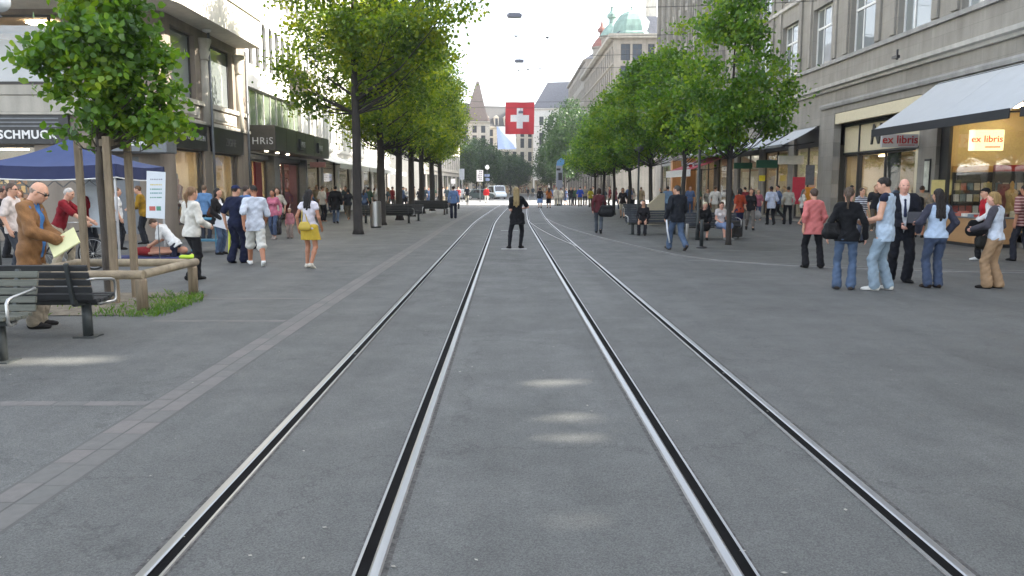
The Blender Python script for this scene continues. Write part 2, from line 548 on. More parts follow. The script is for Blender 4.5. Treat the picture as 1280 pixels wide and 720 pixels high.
def make_figure(S):
    """returns dict of (name -> (V, Q, extra)) for a figure standing at the origin facing +Y, 1.75 m tall before scaling"""
    P = dict(DEF); P.update(S)
    fem = P['sex'] == 'f'
    kid = P['sex'] == 'k'
    vox = (0.0095, 0.015, 0.026, 0.036)[P['lod']]
    pel = np.array(P['pel'], float)
    Rt = rotm('X', -R(P['lean'])) @ rotm('Y', R(P['roll']))
    Rs = Rt @ rotm('Z', R(P['twist']))
    up = Rt @ np.array([0, 0, 1.0]); fwd = Rs @ np.array([0, 1.0, 0]); fwp = np.array([0, 1.0, 0])
    sw = 0.155 if fem else (0.15 if kid else 0.18)
    fat = P['fat']
    wr = (0.115 if fem else 0.132) + fat      # waist half width
    hipw = 0.085 if fem else 0.075
    chest = pel + Rs @ np.array([0, 0.0, 0.345]); waist = pel + Rt @ np.array([0, 0, 0.15])
    neck = pel + Rs @ np.array([0, -0.015, 0.525])
    shl = pel + Rs @ np.array([-sw, -0.01, 0.475]); shr = pel + Rs @ np.array([sw, -0.01, 0.475])
    hy, hp = P['head']
    Rh = Rs @ rotm('Z', R(hy)) @ rotm('X', R(hp))
    hb = neck + Rh @ np.array([0, 0.012, 0.045])
    hs = 1.22 if kid else 1.0
    hc = hb + Rh @ np.array([0, 0.022, 0.125]) * hs
    ff = (tuple(fwd), 0.72); fp_ = (tuple(fwp), 0.82)
    bl = 0.09 if fem else 0.10
    torso = [cone(pel + Rt @ np.array([-hipw, 0, 0.0]), pel + Rt @ np.array([hipw, 0, 0.0]), 0.105 + fat * .6, 0.105 + fat * .6, fp_),
             cone(pel + Rt @ np.array([0, 0.005 + fat * .3, 0.06]), waist + Rt @ np.array([0, fat * .4, 0.03]), wr + 0.012, wr, (tuple(fwd), 0.78 + fat * 2)),
             cone(waist, chest, wr, 0.14 if not fem else 0.122, ff),
             cone(chest + Rs @ np.array([-0.055, 0, 0.0]), chest + Rs @ np.array([0.055, 0, 0.0]), 0.12 if not fem else 0.105, 0.12 if not fem else 0.105, (tuple(fwd), 0.82)),
             cone(chest + Rs @ np.array([-sw * .62, -0.01, 0.09]), chest + Rs @ np.array([sw * .62, -0.01, 0.09]), 0.083, 0.083, (tuple(fwd), 0.85))]
    should = [cone(neck - Rs @ np.array([0, 0, 0.01]), shl + Rs @ np.array([0.02, 0, 0.0]), 0.052, 0.058), cone(neck - Rs @ np.array([0, 0, 0.01]), shr - Rs @ np.array([0.02, 0, 0.0]), 0.052, 0.058)]
    if fem:
        for sx in (-1, 1): torso.append(ell(chest + Rs @ np.array([sx * 0.07, 0.075, -0.01]), (0.062, 0.06, 0.062), k=0.03))
    for sx in (-1, 1): torso.append(ell(pel + Rt @ np.array([sx * 0.065, -0.040, -0.045]), (0.085, 0.068, 0.09), k=0.04))
    # arms
    ars = {}
    ra = (0.043, 0.036, 0.025) if fem else ((0.04, 0.035, 0.027) if kid else (0.052, 0.043, 0.03))
    for sd, sh, tgt, pole in ((-1, shl, P['hl'], P['elbl']), (1, shr, P['hr'], P['elbr'])):
        e, w = two_bone(sh, sh + np.array(tgt, float), 0.29, 0.26, pole)
        ars[sd] = (sh, e, w)
    legs = {}
    for sd, ft, kp in ((-1, P['fl'], P['kneel']), (1, P['fr'], P['kneer'])):
        hp_ = pel + Rt @ np.array([sd * 0.092, 0, -0.03])
        kn, an = two_bone(hp_, np.array(ft[:3], float), 0.425, 0.415, rotm('Z', R(ft[3])) @ np.array(kp, float))
        legs[sd] = (hp_, kn, an, ft[3], ft[4])
    lr = (0.082, 0.052, 0.036) if fem else ((0.07, 0.05, 0.038) if kid else (0.083, 0.055, 0.039))
    lr = tuple(x + fat * .25 for x in lr)

    def leg_prims(sd, a0=0.0, a1=1.0, infl=0.0, flare=0.0):
        h_, k_, n_, _, _ = legs[sd]
        out = []
        t = a1 * 2
        if t <= 1:
            out.append(cone(h_, h_ + (k_ - h_) * t, lr[0] + infl, lr[0] + (lr[1] - lr[0]) * t + infl + flare))
        else:
            out.append(cone(h_, k_, lr[0] + infl, lr[1] + infl))
            q = t - 1
            if flare <= 0.001 and infl < 0.009:
                m = k_ + (n_ - k_) * 0.32 - np.array([0, 0.012, 0])
                out.append(cone(k_, m, lr[1] + infl - .002, lr[1] + infl))
                out.append(cone(m, k_ + (n_ - k_) * q, lr[1] + infl, lr[2] + infl + (1 - q) * .01))
            else:
                out.append(cone(k_, k_ + (n_ - k_) * q, lr[1] + infl, lr[2] + infl + flare + 0.008))
        return out

    def arm_prims(sd, a1=1.0, infl=0.0, flare=0.0):
        s_, e_, w_ = ars[sd]
        t = a1 * 2
        if t <= 1:
            return [cone(s_, s_ + (e_ - s_) * t, ra[0] + infl + 0.004, ra[1] + infl + 0.006 + flare)]
        q = t - 1
        return [cone(s_, e_, ra[0] + infl, ra[1] + infl), cone(e_, e_ + (w_ - e_) * q, ra[1] + infl, ra[2] + infl + flare)]

    bk = (P['bottom'] or {}).get('kind', 'trousers') if P['bottom'] else ''
    shrink = -0.013 if bk == 'trousers' and P['bottom'].get('len', 1) > .8 else 0.0

    def foot_prims(sd, infl=0.0, bare=False):
        _, k_, n_, yw, pt = legs[sd]
        Rf = rotm('Z', R(yw)) @ rotm('X', -R(pt))
        q = lambda x, y, z: n_ + Rf @ np.array([x, y, z])
        return [cone(q(0, -0.035, -0.042), q(0, 0.04, -0.045), 0.037 + infl, 0.036 + infl), cone(q(0, 0.0, -0.01), q(0, 0.06, -0.045), 0.036 + infl, 0.033 + infl),
                cone(q(0.0, 0.04, -0.05), q(0.004 * sd, 0.125, -0.056), 0.036 + infl, 0.034 + infl, (tuple(Rf @ np.array([0, 0, 1.0])), 0.72)),
                cone(q(0.004 * sd, 0.125, -0.058), q(0.004 * sd, 0.158, -0.06), 0.033 + infl, 0.027 + infl, (tuple(Rf @ np.array([0, 0, 1.0])), 0.7))]

    def hand_prims(sd):
        s_, e_, w_ = ars[sd]
        d = unit(w_ - e_)
        inw = np.array([-sd, 0.25, 0.0]); n = unit(inw - d * (inw @ d)); s = np.cross(d, n) * (1 if sd > 0 else -1)
        if s @ np.array([0, 1.0, 0.3]) < 0: s = -s
        g = hs if kid else (0.93 if fem else 1.0)
        out = [cone(w_ - d * 0.01, w_ + d * 0.03 * g, ra[2], 0.027 * g, (tuple(n), 0.7)), cone(w_ + d * 0.03 * g, w_ + d * 0.078 * g, 0.036 * g, 0.040 * g, (tuple(n), 0.42))]
        cu = P['curl']
        for i, Lf in enumerate((0.066, 0.076, 0.071, 0.054)):
            b0 = w_ + d * (0.088 if i in (1, 2) else 0.082) * g + s * (0.030 - i * 0.0195) * g
            d1 = unit(d + n * cu * 0.55); d2 = unit(d + n * cu * 1.6)
            m = b0 + d1 * Lf * 0.55 * g; e2 = m + d2 * Lf * 0.5 * g
            out += [cone(b0 - d * 0.02, m, 0.0095 * g, 0.0088 * g, k=0.006), cone(m, e2, 0.0088 * g, 0.0075 * g, k=0.006)]
        t0 = w_ + d * 0.022 * g + s * 0.024 * g; t1 = t0 + unit(d * 0.7 + s * 0.75 + n * 0.3) * 0.042 * g; t2 = t1 + unit(d + s * 0.25 + n * 0.35) * 0.034 * g
        out += [cone(t0, t1, 0.0135 * g, 0.0105 * g, k=0.008), cone(t1, t2, 0.0105 * g, 0.0085 * g, k=0.006)]
        return out

    H = lambda x, y, z: hc + Rh @ (np.array([x, y, z]) * hs)
    head = [ell(H(0, -0.008, 0.022), np.array([0.074, 0.094, 0.092]) * hs, Rh), ell(H(0, 0.022, -0.045), np.array([0.058, 0.066, 0.066]) * hs, Rh, k=0.04),
            cone(H(0, 0.055, -0.09), H(0, 0.05, -0.085), 0.025 * hs, 0.025 * hs, k=0.03),
            cone(H(0, 0.086, 0.012), H(0, 0.102, -0.028), 0.009 * hs, 0.0145 * hs, k=0.016), ell(H(0, 0.082, -0.062), np.array([0.024, 0.012, 0.011]) * hs, Rh, k=0.012),
            cone(H(-0.035, 0.072, 0.027), H(0.035, 0.072, 0.027), 0.014 * hs, 0.014 * hs, k=0.02)]
    for sx in (-1, 1):
        head.append(ell(H(sx * 0.076, -0.005, -0.008), np.array([0.011, 0.02, 0.032]) * hs, Rh, k=0.008))
        head.append(ell(H(sx * 0.04, 0.055, -0.02), np.array([0.024, 0.024, 0.022]) * hs, Rh, k=0.025))
    neckp = [cone(neck - up * 0.03, hb + Rh @ np.array([0, -0.004, 0.06]), 0.058 if not fem else 0.05, 0.052 if not fem else 0.045)]
    slim = [p[:3] + (p[3] - .012, p[4] - .012) + p[5:] if p[0] == 'c' else p[:2] + (p[2] - .016,) + p[3:] for p in torso]
    body = slim + should + neckp + head
    for sd in (-1, 1):
        body += arm_prims(sd) + leg_prims(sd, infl=shrink) + foot_prims(sd)
        if P['lod'] < 3: body += hand_prims(sd)
        else: body += [cone(ars[sd][2], ars[sd][2] + unit(ars[sd][2] - ars[sd][1]) * 0.13, 0.03, 0.025)]
    out = {}
    V, Q = sdf_mesh(body, vox, 0.022)
    C = V[Q].mean(1)
    loc = (C - hc) @ Rh / hs
    mi = np.zeros(len(Q), int)
    if P['lod'] <= 1:
        e = (np.abs(np.abs(loc[:, 0]) - 0.033) < 0.011) & (np.abs(loc[:, 2] - 0.006) < 0.006) & (loc[:, 1] > 0.05)
        l = (np.abs(loc[:, 0]) < 0.024) & (np.abs(loc[:, 2] + 0.062) < 0.008) & (loc[:, 1] > 0.06)
        br = (np.abs(np.abs(loc[:, 0]) - 0.034) < 0.017) & (np.abs(loc[:, 2] - 0.029) < 0.0042) & (P['lod'] == 0) & (loc[:, 1] > 0.05)
        mi[e] = 1; mi[l] = 2; mi[br] = 3
    out['body'] = (V, Q, mi)

    def wob(amp, sc):
        ph = random.random() * 9
        def f(D, X, Y, Z):
            return D + amp * (np.sin(Z * 31 * sc + X * 17 + ph) * np.sin(X * 23 * sc - Y * 19 + ph * 2) + 0.6 * np.sin(Z * 63 * sc - X * 41 + Y * 37 + ph))
        return f

    def lvl(X, Y, Z): return (X - pel[0]) * up[0] + (Y - pel[1]) * up[1] + (Z - pel[2]) * up[2]

    def side(X, Y, Z):
        q = Rs.T
        dx, dy, dz = X - pel[0], Y - pel[1], Z - pel[2]
        return q[0, 0] * dx + q[0, 1] * dy + q[0, 2] * dz, q[1, 0] * dx + q[1, 1] * dy + q[1, 2] * dz

    def upper(g, layer):
        infl = g.get('loose', 0.016) + layer
        if g.get('hem', -.12) < 0: infl = max(infl, 0.018)
        hem = g.get('hem', -0.12)
        pr = list(torso) + should
        hw = g.get('hemw', 0.0)
        if hem < -0.06:
            base = pel + Rt @ np.array([0, 0, hem - 0.03])
            pr.append(cone(pel + Rt @ np.array([-hipw * .8, 0, 0]), base + Rt @ np.array([-hipw * .8, -.012, 0]), 0.108, 0.106 + hw, (tuple(fwp), 0.9)))
            pr.append(cone(pel + Rt @ np.array([hipw * .8, 0, 0]), base + Rt @ np.array([hipw * .8, -.012, 0]), 0.108, 0.106 + hw, (tuple(fwp), 0.9)))
        wf = wob(0.0055 if infl < 0.03 else 0.007, 0.7)
        op = g.get('open'); vn = g.get('vneck', 0.0); strap = g.get('strap', False)
        sl = g.get('sleeve', 0.35)
        both = sl > 0 and not g.get('sleeve_col')
        if both:
            for sd in (-1, 1): pr += arm_prims(sd, sl, -0.005 if sl < .6 else 0.0, g.get('flare', 0.004 if sl > .6 else 0.012))

        def post(D, X, Y, Z):
            D = wf(D, X, Y, Z)
            w = lvl(X, Y, Z); sx, sy = side(X, Y, Z)
            D = np.maximum(D, hem - w)
            nk = np.sqrt((X - neck[0] - 0.02 * fwd[0]) ** 2 + (Y - neck[1] - 0.02 * fwd[1]) ** 2 + (Z - neck[2] - 0.035) ** 2) - g.get('neckr', 0.072)
            D = np.maximum(D, -nk)
            if op:
                wdt = op[0] + (op[1] - op[0]) * np.clip((w - hem) / (0.52 - hem), 0, 1)
                D = np.maximum(D, np.minimum(wdt - np.abs(sx - op[2] if len(op) > 2 else sx), sy - 0.0) if True else D)
            if vn:
                D = np.maximum(D, np.minimum(np.clip((w - (0.52 - vn)), -1, 1) * 0.32 - np.abs(sx), sy - 0.02))
            if strap:
                D = np.maximum(D, np.minimum(np.abs(sx) - sw * 0.80, w - 0.36))
            return D
        V, Q = sdf_mesh(pr, vox, 0.022, infl, post)
        res = [(V, Q, None)]
        if sl > 0 and g.get('sleeve_col'):
            q = []
            for sd in (-1, 1):
                q += arm_prims(sd, sl, 0.006, 0.004)
                q.append(cone(ars[sd][0], neck + (ars[sd][0] - neck) * 0.35, ra[0] + .004, 0.05))
            def post2(D, X, Y, Z):
                nk = np.sqrt((X - neck[0]) ** 2 + (Y - neck[1]) ** 2 + (Z - neck[2] - 0.035) ** 2) - 0.075
                return np.maximum(wf(D, X, Y, Z), -nk)
            V2, Q2 = sdf_mesh(q, vox, 0.02, infl + 0.003, post2)
            res.append((V2, Q2, None))
        return res

    t = P['top']
    if t:
        r = upper(t, 0.0)
        out['top'] = r[0]
        if len(r) > 1: out['sleeves'] = r[1]
    j = P['jacket']
    if j:
        out['jacket'] = upper(j, 0.016)[0]
    b = P['bottom']
    if b:
        kind = b.get('kind', 'trousers')
        infl = b.get('loose', 0.012)
        wst = b.get('waist', 0.10)
        if kind != 'skirt':
            hm_ = min([q.get('hem', -.12) for q in (P['top'], P['jacket']) if q] + [0.1])
            if P['lean'] < 15: wst = min(wst, hm_ + 0.045)
        hips = [torso[0], torso[1]] + torso[-2:]
        if kind == 'skirt':
            Ls = b.get('len', 0.45); fl_ = b.get('flare', 0.05)
            mid = (legs[-1][1] + legs[1][1]) / 2
            base = pel + (np.array([mid[0], mid[1], mid[2]]) - pel) / np.linalg.norm(mid - pel) * Ls
            pr = hips + [cone(pel + np.array([-0.06, 0, -0.02]), base + np.array([-0.06, 0, 0]), 0.115, 0.115 + fl_, fp_), cone(pel + np.array([0.06, 0, -0.02]), base + np.array([0.06, 0, 0]), 0.115, 0.115 + fl_, fp_)]
            for sd in (-1, 1):
                pr.append(cone(legs[sd][0], legs[sd][0] + (legs[sd][1] - legs[sd][0]) * min(1, Ls / 0.45), 0.095, 0.08))
            zc = base[2] if P['pel'][2] > .7 else -1
            def post(D, X, Y, Z):
                ang = np.arctan2(Y - pel[1], X - pel[0])
                D = D + 0.006 * np.sin(ang * 13) * np.clip((pel[2] - Z) / 0.3, 0, 1)
                return np.maximum(np.maximum(D, lvl(X, Y, Z) - wst), zc - Z)
            out['bottom'] = sdf_mesh(pr, vox, 0.03, infl, post) + (None,)
        else:
            a1 = b.get('len', 1.0)
            pr = list(hips)
            for sd in (-1, 1): pr += leg_prims(sd, 0, a1, b.get('leg', 0.0), b.get('flare', 0.012 if kind != 'leggings' else 0.0))
            wf = wob(0.0055 if kind != 'leggings' else 0.001, 0.9)
            cz = []
            for sd in (-1, 1):
                h_, k_, n_, _, _ = legs[sd]
            def post(D, X, Y, Z):
                D = wf(D, X, Y, Z)
                D = np.maximum(D, lvl(X, Y, Z) - wst)
                if a1 > 0.95: D = np.maximum(D, 0.022 - Z)
                return D
            out['bottom'] = sdf_mesh(pr, vox, 0.018, infl, post) + (None,)
    if P['lod'] < 3 and P['shoes']:
        for sd, nm in ((-1, 'shoe'), (1, 'shoe2')):
            fz = legs[sd]
            low = max(0.004, fz[2][2] - 0.085) if fz[4] == 0 else None
            def post(D, X, Y, Z, low=low):
                if low is not None: D = np.maximum(D, low - Z)
                return np.maximum(D, Z - (fz[2][2] + 0.012))
            out[nm] = sdf_mesh(foot_prims(sd), min(vox, 0.02), 0.012, 0.010, post) + (None,)
    # hair
    hk = P['hair']
    if hk and hk != 'bald':
        pr = [ell(H(0, -0.014, 0.028), np.array([0.082, 0.10, 0.098]) * hs, Rh)]
        vol = 0.0
        if hk in ('long', 'verylong'):
            Lh = 0.30 if hk == 'long' else 0.40
            for sx in (-0.045, 0, 0.045):
                pr.append(cone(H(sx, -0.075, -0.02), H(sx * 1.35, -0.095, -0.02) - np.array([0, 0.03, Lh - abs(sx)]), 0.042, 0.026, k=0.02))
        if hk == 'bob':
            for sx in (-1, 1): pr.append(cone(H(sx * 0.062, -0.03, 0.0), H(sx * 0.066, -0.035, -0.09), 0.036, 0.03))
            pr.append(cone(H(0, -0.075, 0.0), H(0, -0.08, -0.10), 0.045, 0.035))
        if hk == 'pony':
            pr.append(cone(H(0, -0.10, 0.03), H(0, -0.135, -0.03), 0.03, 0.034)); pr.append(cone(H(0, -0.135, -0.03), H(0, -0.12, -0.03) - np.array([0, 0, 0.22]), 0.036, 0.014))
        if hk == 'bun': pr.append(ell(H(0, -0.105, 0.05), (0.04, 0.035, 0.04)))
        if hk == 'fuzzy': vol = 0.018
        ph = random.random() * 5

        def post(D, X, Y, Z):
            q = Rh.T
            dx, dy, dz = X - hc[0], Y - hc[1], Z - hc[2]
            lx = (q[0, 0] * dx + q[0, 1] * dy + q[0, 2] * dz) / hs; ly = (q[1, 0] * dx + q[1, 1] * dy + q[1, 2] * dz) / hs; lz = (q[2, 0] * dx + q[2, 1] * dy + q[2, 2] * dz) / hs
            an = np.arctan2(lx, ly)
            D = D - vol + 0.0030 * np.sin(an * 17 + ph + lz * 30) + 0.0045 * np.sin(an * 7 + ph * 2 + lz * 55) * np.sin(lz * 90 + an * 5) + 0.003 * np.sin(an * 31 - lz * 70)
            if hk == 'fringe':   # bald crown, hair round the back
                D = np.maximum(D, np.maximum(lz - 0.02, ly - 0.03)); D = np.maximum(D, -0.06 - lz)
                return D
            face = np.minimum(ly - 0.035 + np.maximum(0, lz - 0.03) * -0.6, 0.074 - lz + 0.012 * np.sin(lx * 60 + ph))
            D = np.maximum(D, face)
            if hk in ('short', 'crop', 'fuzzy', 'bun', 'pony'):
                ear = (1 - np.sqrt(((ly + 0.006) / 0.024) ** 2 + ((lz + 0.014) / 0.034) ** 2)) * 0.02
                D = np.maximum(D, ear)
                D = np.maximum(D, np.minimum(-0.022 - lz, ly + 0.03))
                if hk in ('short', 'crop', 'fuzzy'): D = np.maximum(D, -0.065 - lz)
            else:
                D = np.maximum(D, np.minimum(ly - 0.02, 0.04 - lz))
            if hk == 'crop': D = D + 0.006
            return D
        out['hair'] = sdf_mesh(pr, vox, 0.025, 0.0, post) + (None,)
    if P.get('cap'):
        pr = [ell(H(0, -0.01, 0.048), np.array([0.086, 0.103, 0.08]) * hs, Rh), cone(H(-0.03, 0.10, 0.055), H(0.03, 0.10, 0.055), 0.055, 0.055, (tuple(Rh @ np.array([0, 0, 1.0])), 0.16))]
        def post(D, X, Y, Z):
            lz = ((X - hc[0]) * Rh[0, 2] + (Y - hc[1]) * Rh[1, 2] + (Z - hc[2]) * Rh[2, 2]) / hs
            return np.maximum(D, 0.045 - lz)
        out['cap'] = sdf_mesh(pr, vox, 0.01, 0.0, post) + (None,)
    if P.get('glasses'):
        pr = [ell(H(-0.034, 0.088, 0.008), np.array([0.027, 0.012, 0.02]) * hs, Rh), ell(H(0.034, 0.088, 0.008), np.array([0.027, 0.012, 0.02]) * hs, Rh),
              cone(H(-0.02, 0.096, 0.014), H(0.02, 0.096, 0.014), 0.006, 0.006), cone(H(-0.062, 0.08, 0.012), H(-0.08, -0.01, 0.008), 0.006, 0.005), cone(H(0.062, 0.08, 0.012), H(0.08, -0.01, 0.008), 0.006, 0.005)]
        out['sunglasses'] = sdf_mesh(pr, 0.006, 0.004) + (None,)
    s = P['h'] / 1.75
    if P.get('tie'):
        q = lambda x, y, z: pel + Rs @ np.array([x, y, z])
        pr = [cone(q(0, 0.105, 0.44), q(0, 0.135, 0.20), 0.016, 0.03, (tuple(fwd), 0.4)), ell(q(0, 0.098, 0.46), (0.02, 0.015, 0.02))]
        out['tie'] = sdf_mesh(pr, vox * .7, 0.01) + (None,)
    for kx in out:
        V, Q, m = out[kx]
        out[kx] = (V * s, Q, m)
    out['_wrist'] = {sd: (ars[sd][2] * s, unit(ars[sd][2] - ars[sd][1])) for sd in (-1, 1)}
    out['_sh'] = {sd: ars[sd][0] * s for sd in (-1, 1)}
    out['_pel'] = pel * s
    return out


FIGS = {}
PEOPLE = []


def person(px, py, yaw, label, group='people in the street', loc=None, key=None, **S):
    """places one person with feet on the ground under pixel (px, py); yaw 0 walks away, 180 comes, -90 faces right"""
    top = S.get('top') or {}; bot = S.get('bottom') or {}; jac = S.get('jacket') or {}
    P = dict(DEF); P.update(S)
    sm, ey, lp, hm = person_mats(P['skin'], P['haircol'])
    fg = FIGS.get(key) if key else None
    names = {'body': 'person', 'top': top.get('name', 'shirt'), 'sleeves': 'sleeves', 'jacket': jac.get('name', 'jacket'), 'bottom': bot.get('name', bot.get('kind', 'trousers')),
             'shoe': 'shoe', 'shoe2': 'shoe', 'hair': 'hair', 'cap': 'cap', 'sunglasses': 'sunglasses', 'tie': 'tie'}
    if fg is None:
        fg = make_figure(dict(S, h=1.75) if key else S)
        fg['_me'] = {}
        for k_, v in fg.items():
            if k_.startswith('_') or len(v[1]) == 0: continue
            fg['_me'][k_] = np_mesh(names[k_], v[0], v[1], [sm] * 4 if k_ == 'body' else [sm], True, v[2])
        if key: FIGS[key] = fg
    def cm(c): return c if isinstance(c, bpy.types.Material) else cloth(c)
    def mats_for(k_):
        if k_ == 'body': return [sm, ey, lp, hm if P['hair'] not in ('bald',) else mat('brow_grey', '#6a5a4c', 0.7)]
        if k_ == 'top': return [cm(top.get('col', '#777777'))]
        if k_ == 'sleeves': return [cm(top['sleeve_col'])]
        if k_ == 'jacket': return [cm(jac['col'])]
        if k_ == 'bottom': return [cm(bot.get('col', '#222831'))]
        if k_ in ('shoe', 'shoe2'): return [cm(P['shoes'])]
        if k_ == 'hair': return [hm]
        if k_ == 'cap': return [cm(P['cap'])]
        if k_ == 'sunglasses': return [mat('dark_lens', '#0c0b0b', 0.15)]
        if k_ == 'tie': return [cm(P['tie'])]
    root = None
    for k_ in ['body'] + [q for q in fg['_me'] if q != 'body']:
        me = fg['_me'][k_]
        o = link(names[k_], me, root)
        for i, m in enumerate(mats_for(k_)):
            o.material_slots[i].link = 'OBJECT'; o.material_slots[i].material = m
        if root is None:
            root = o
            p = G(px, py) if loc is None else Vector(loc)
            root.location = p; root.rotation_euler = (0, 0, R(yaw))
            if key: root.scale = (P['h'] / 1.75,) * 3
    tag(root, label, 'person', group)
    PEOPLE.append(root)
    Mx = Matrix.Translation(root.location) @ Matrix.Rotation(R(yaw), 4, 'Z')
    inf = dict(root=root, M=Mx, wrist={sd: (Mx @ Vector(fg['_wrist'][sd][0]), (Mx.to_3x3() @ Vector(fg['_wrist'][sd][1]))) for sd in (-1, 1)},
               sh={sd: Mx @ Vector(fg['_sh'][sd]) for sd in (-1, 1)}, pel=Mx @ Vector(fg['_pel']))
    return inf
# ------------------------------------------------------------------ trees
def leaf_material(name, dark, midc, light, trans=0.35):
    if name in MATS: return MATS[name]
    m = bpy.data.materials.new(name)
    nt, N, L, b = nodes_of(m)
    out = N['Material Output']
    ge = N.new('ShaderNodeNewGeometry')
    cr = N.new('ShaderNodeValToRGB')
    e = cr.color_ramp.elements
    e[0].position = 0.0; e[0].color = (*dark, 1); e[1].position = 1.0; e[1].color = (*light, 1)
    x = e.new(0.55); x.color = (*midc, 1)
    tc = N.new('ShaderNodeTexCoord'); nz = N.new('ShaderNodeTexNoise'); nz.inputs['Scale'].default_value = 1.1; nz.inputs['Detail'].default_value = 2
    L.new(tc.outputs['Object'], nz.inputs['Vector'])
    md = N.new('ShaderNodeMath'); md.operation = 'MULTIPLY_ADD'; md.inputs[1].default_value = 2.6; md.inputs[2].default_value = -1.3; L.new(nz.outputs['Fac'], md.inputs[0])
    sm = N.new('ShaderNodeMath'); sm.operation = 'MULTIPLY_ADD'; sm.inputs[1].default_value = 0.6; sm.use_clamp = True   # whole sprays differ, single leaves differ less
    L.new(ge.outputs['Random Per Island'], sm.inputs[0])
    of = N.new('ShaderNodeMath'); of.operation = 'ADD'; of.inputs[1].default_value = 0.2; L.new(md.outputs[0], of.inputs[0]); L.new(of.outputs[0], sm.inputs[2])
    L.new(sm.outputs[0], cr.inputs['Fac'])
    L.new(cr.outputs['Color'], b.inputs['Base Color'])
    b.inputs['Roughness'].default_value = 0.42
    b.inputs['Specular IOR Level'].default_value = 0.45
    t = N.new('ShaderNodeBsdfTranslucent')
    g = N.new('ShaderNodeMix'); g.data_type = 'RGBA'; g.blend_type = 'MULTIPLY'; g.inputs['Factor'].default_value = 1
    g.inputs['B'].default_value = (1.9, 1.7, 0.5, 1)
    L.new(cr.outputs['Color'], g.inputs['A']); L.new(g.outputs['Result'], t.inputs['Color'])
    mx = N.new('ShaderNodeMixShader'); mx.inputs[0].default_value = trans
    L.new(b.outputs[0], mx.inputs[1]); L.new(t.outputs[0], mx.inputs[2]); L.new(mx.outputs[0], out.inputs['Surface'])
    MATS[name] = m
    return m


LEAF_LIME = leaf_material('lime_leaves', (0.036, 0.095, 0.012), (0.085, 0.19, 0.018), (0.20, 0.30, 0.028), 0.46)
LEAF_MAPLE = leaf_material('plane_leaves', (0.042, 0.095, 0.010), (0.115, 0.20, 0.015), (0.27, 0.33, 0.022), 0.50)
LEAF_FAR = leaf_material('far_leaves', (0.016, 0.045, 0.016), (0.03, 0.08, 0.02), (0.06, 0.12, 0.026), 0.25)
BARK = mat('bark', (0.075, 0.062, 0.05), 0.9, var=0.4, scale=9, bump=0.9, bscale=26, stretch=(1, 1, 0.25))
BARK_DARK = mat('dark_bark', (0.035, 0.03, 0.026), 0.9, var=0.4, scale=9, bump=0.8, bscale=26, stretch=(1, 1, 0.25))


def leaves_np(C, size, seed, detail):
    """leaf blades at centres C, each its own little folded face set"""
    g = np.random.default_rng(seed)
    n = len(C)
    nrm = g.normal(size=(n, 3)) * 0.75 + np.array([0, 0, 0.5]); nrm /= np.linalg.norm(nrm, axis=1)[:, None]
    a = g.normal(size=(n, 3)); a[:, 2] -= 0.75
    a -= nrm * (a * nrm).sum(1)[:, None]; a /= np.linalg.norm(a, axis=1)[:, None]
    b = np.cross(nrm, a)
    s = size * g.uniform(0.65, 1.25, n)[:, None]
    if detail:
        shp = [(-0.5, 0, 0), (-0.25, -0.36, 0.07), (0.12, -0.38, 0.06), (0.55, 0, -0.05), (0.12, 0.38, 0.06), (-0.25, 0.36, 0.07)]
        fc = [(0, 1, 2, 3), (0, 3, 4, 5)]
    else:
        shp = [(-0.5, 0, 0), (0.0, -0.42, 0.05), (0.55, 0.0, -0.03), (0.02, 0.42, 0.05)]
        fc = [(0, 1, 2, 3)]
    k = len(shp)
    V = np.stack([C + s * (x * a + y * b + z * nrm) for x, y, z in shp], 1).reshape(-1, 3)
    base = (np.arange(n) * k)[:, None]
    Q = np.concatenate([base + np.array(f)[None] for f in fc])
    return V, Q


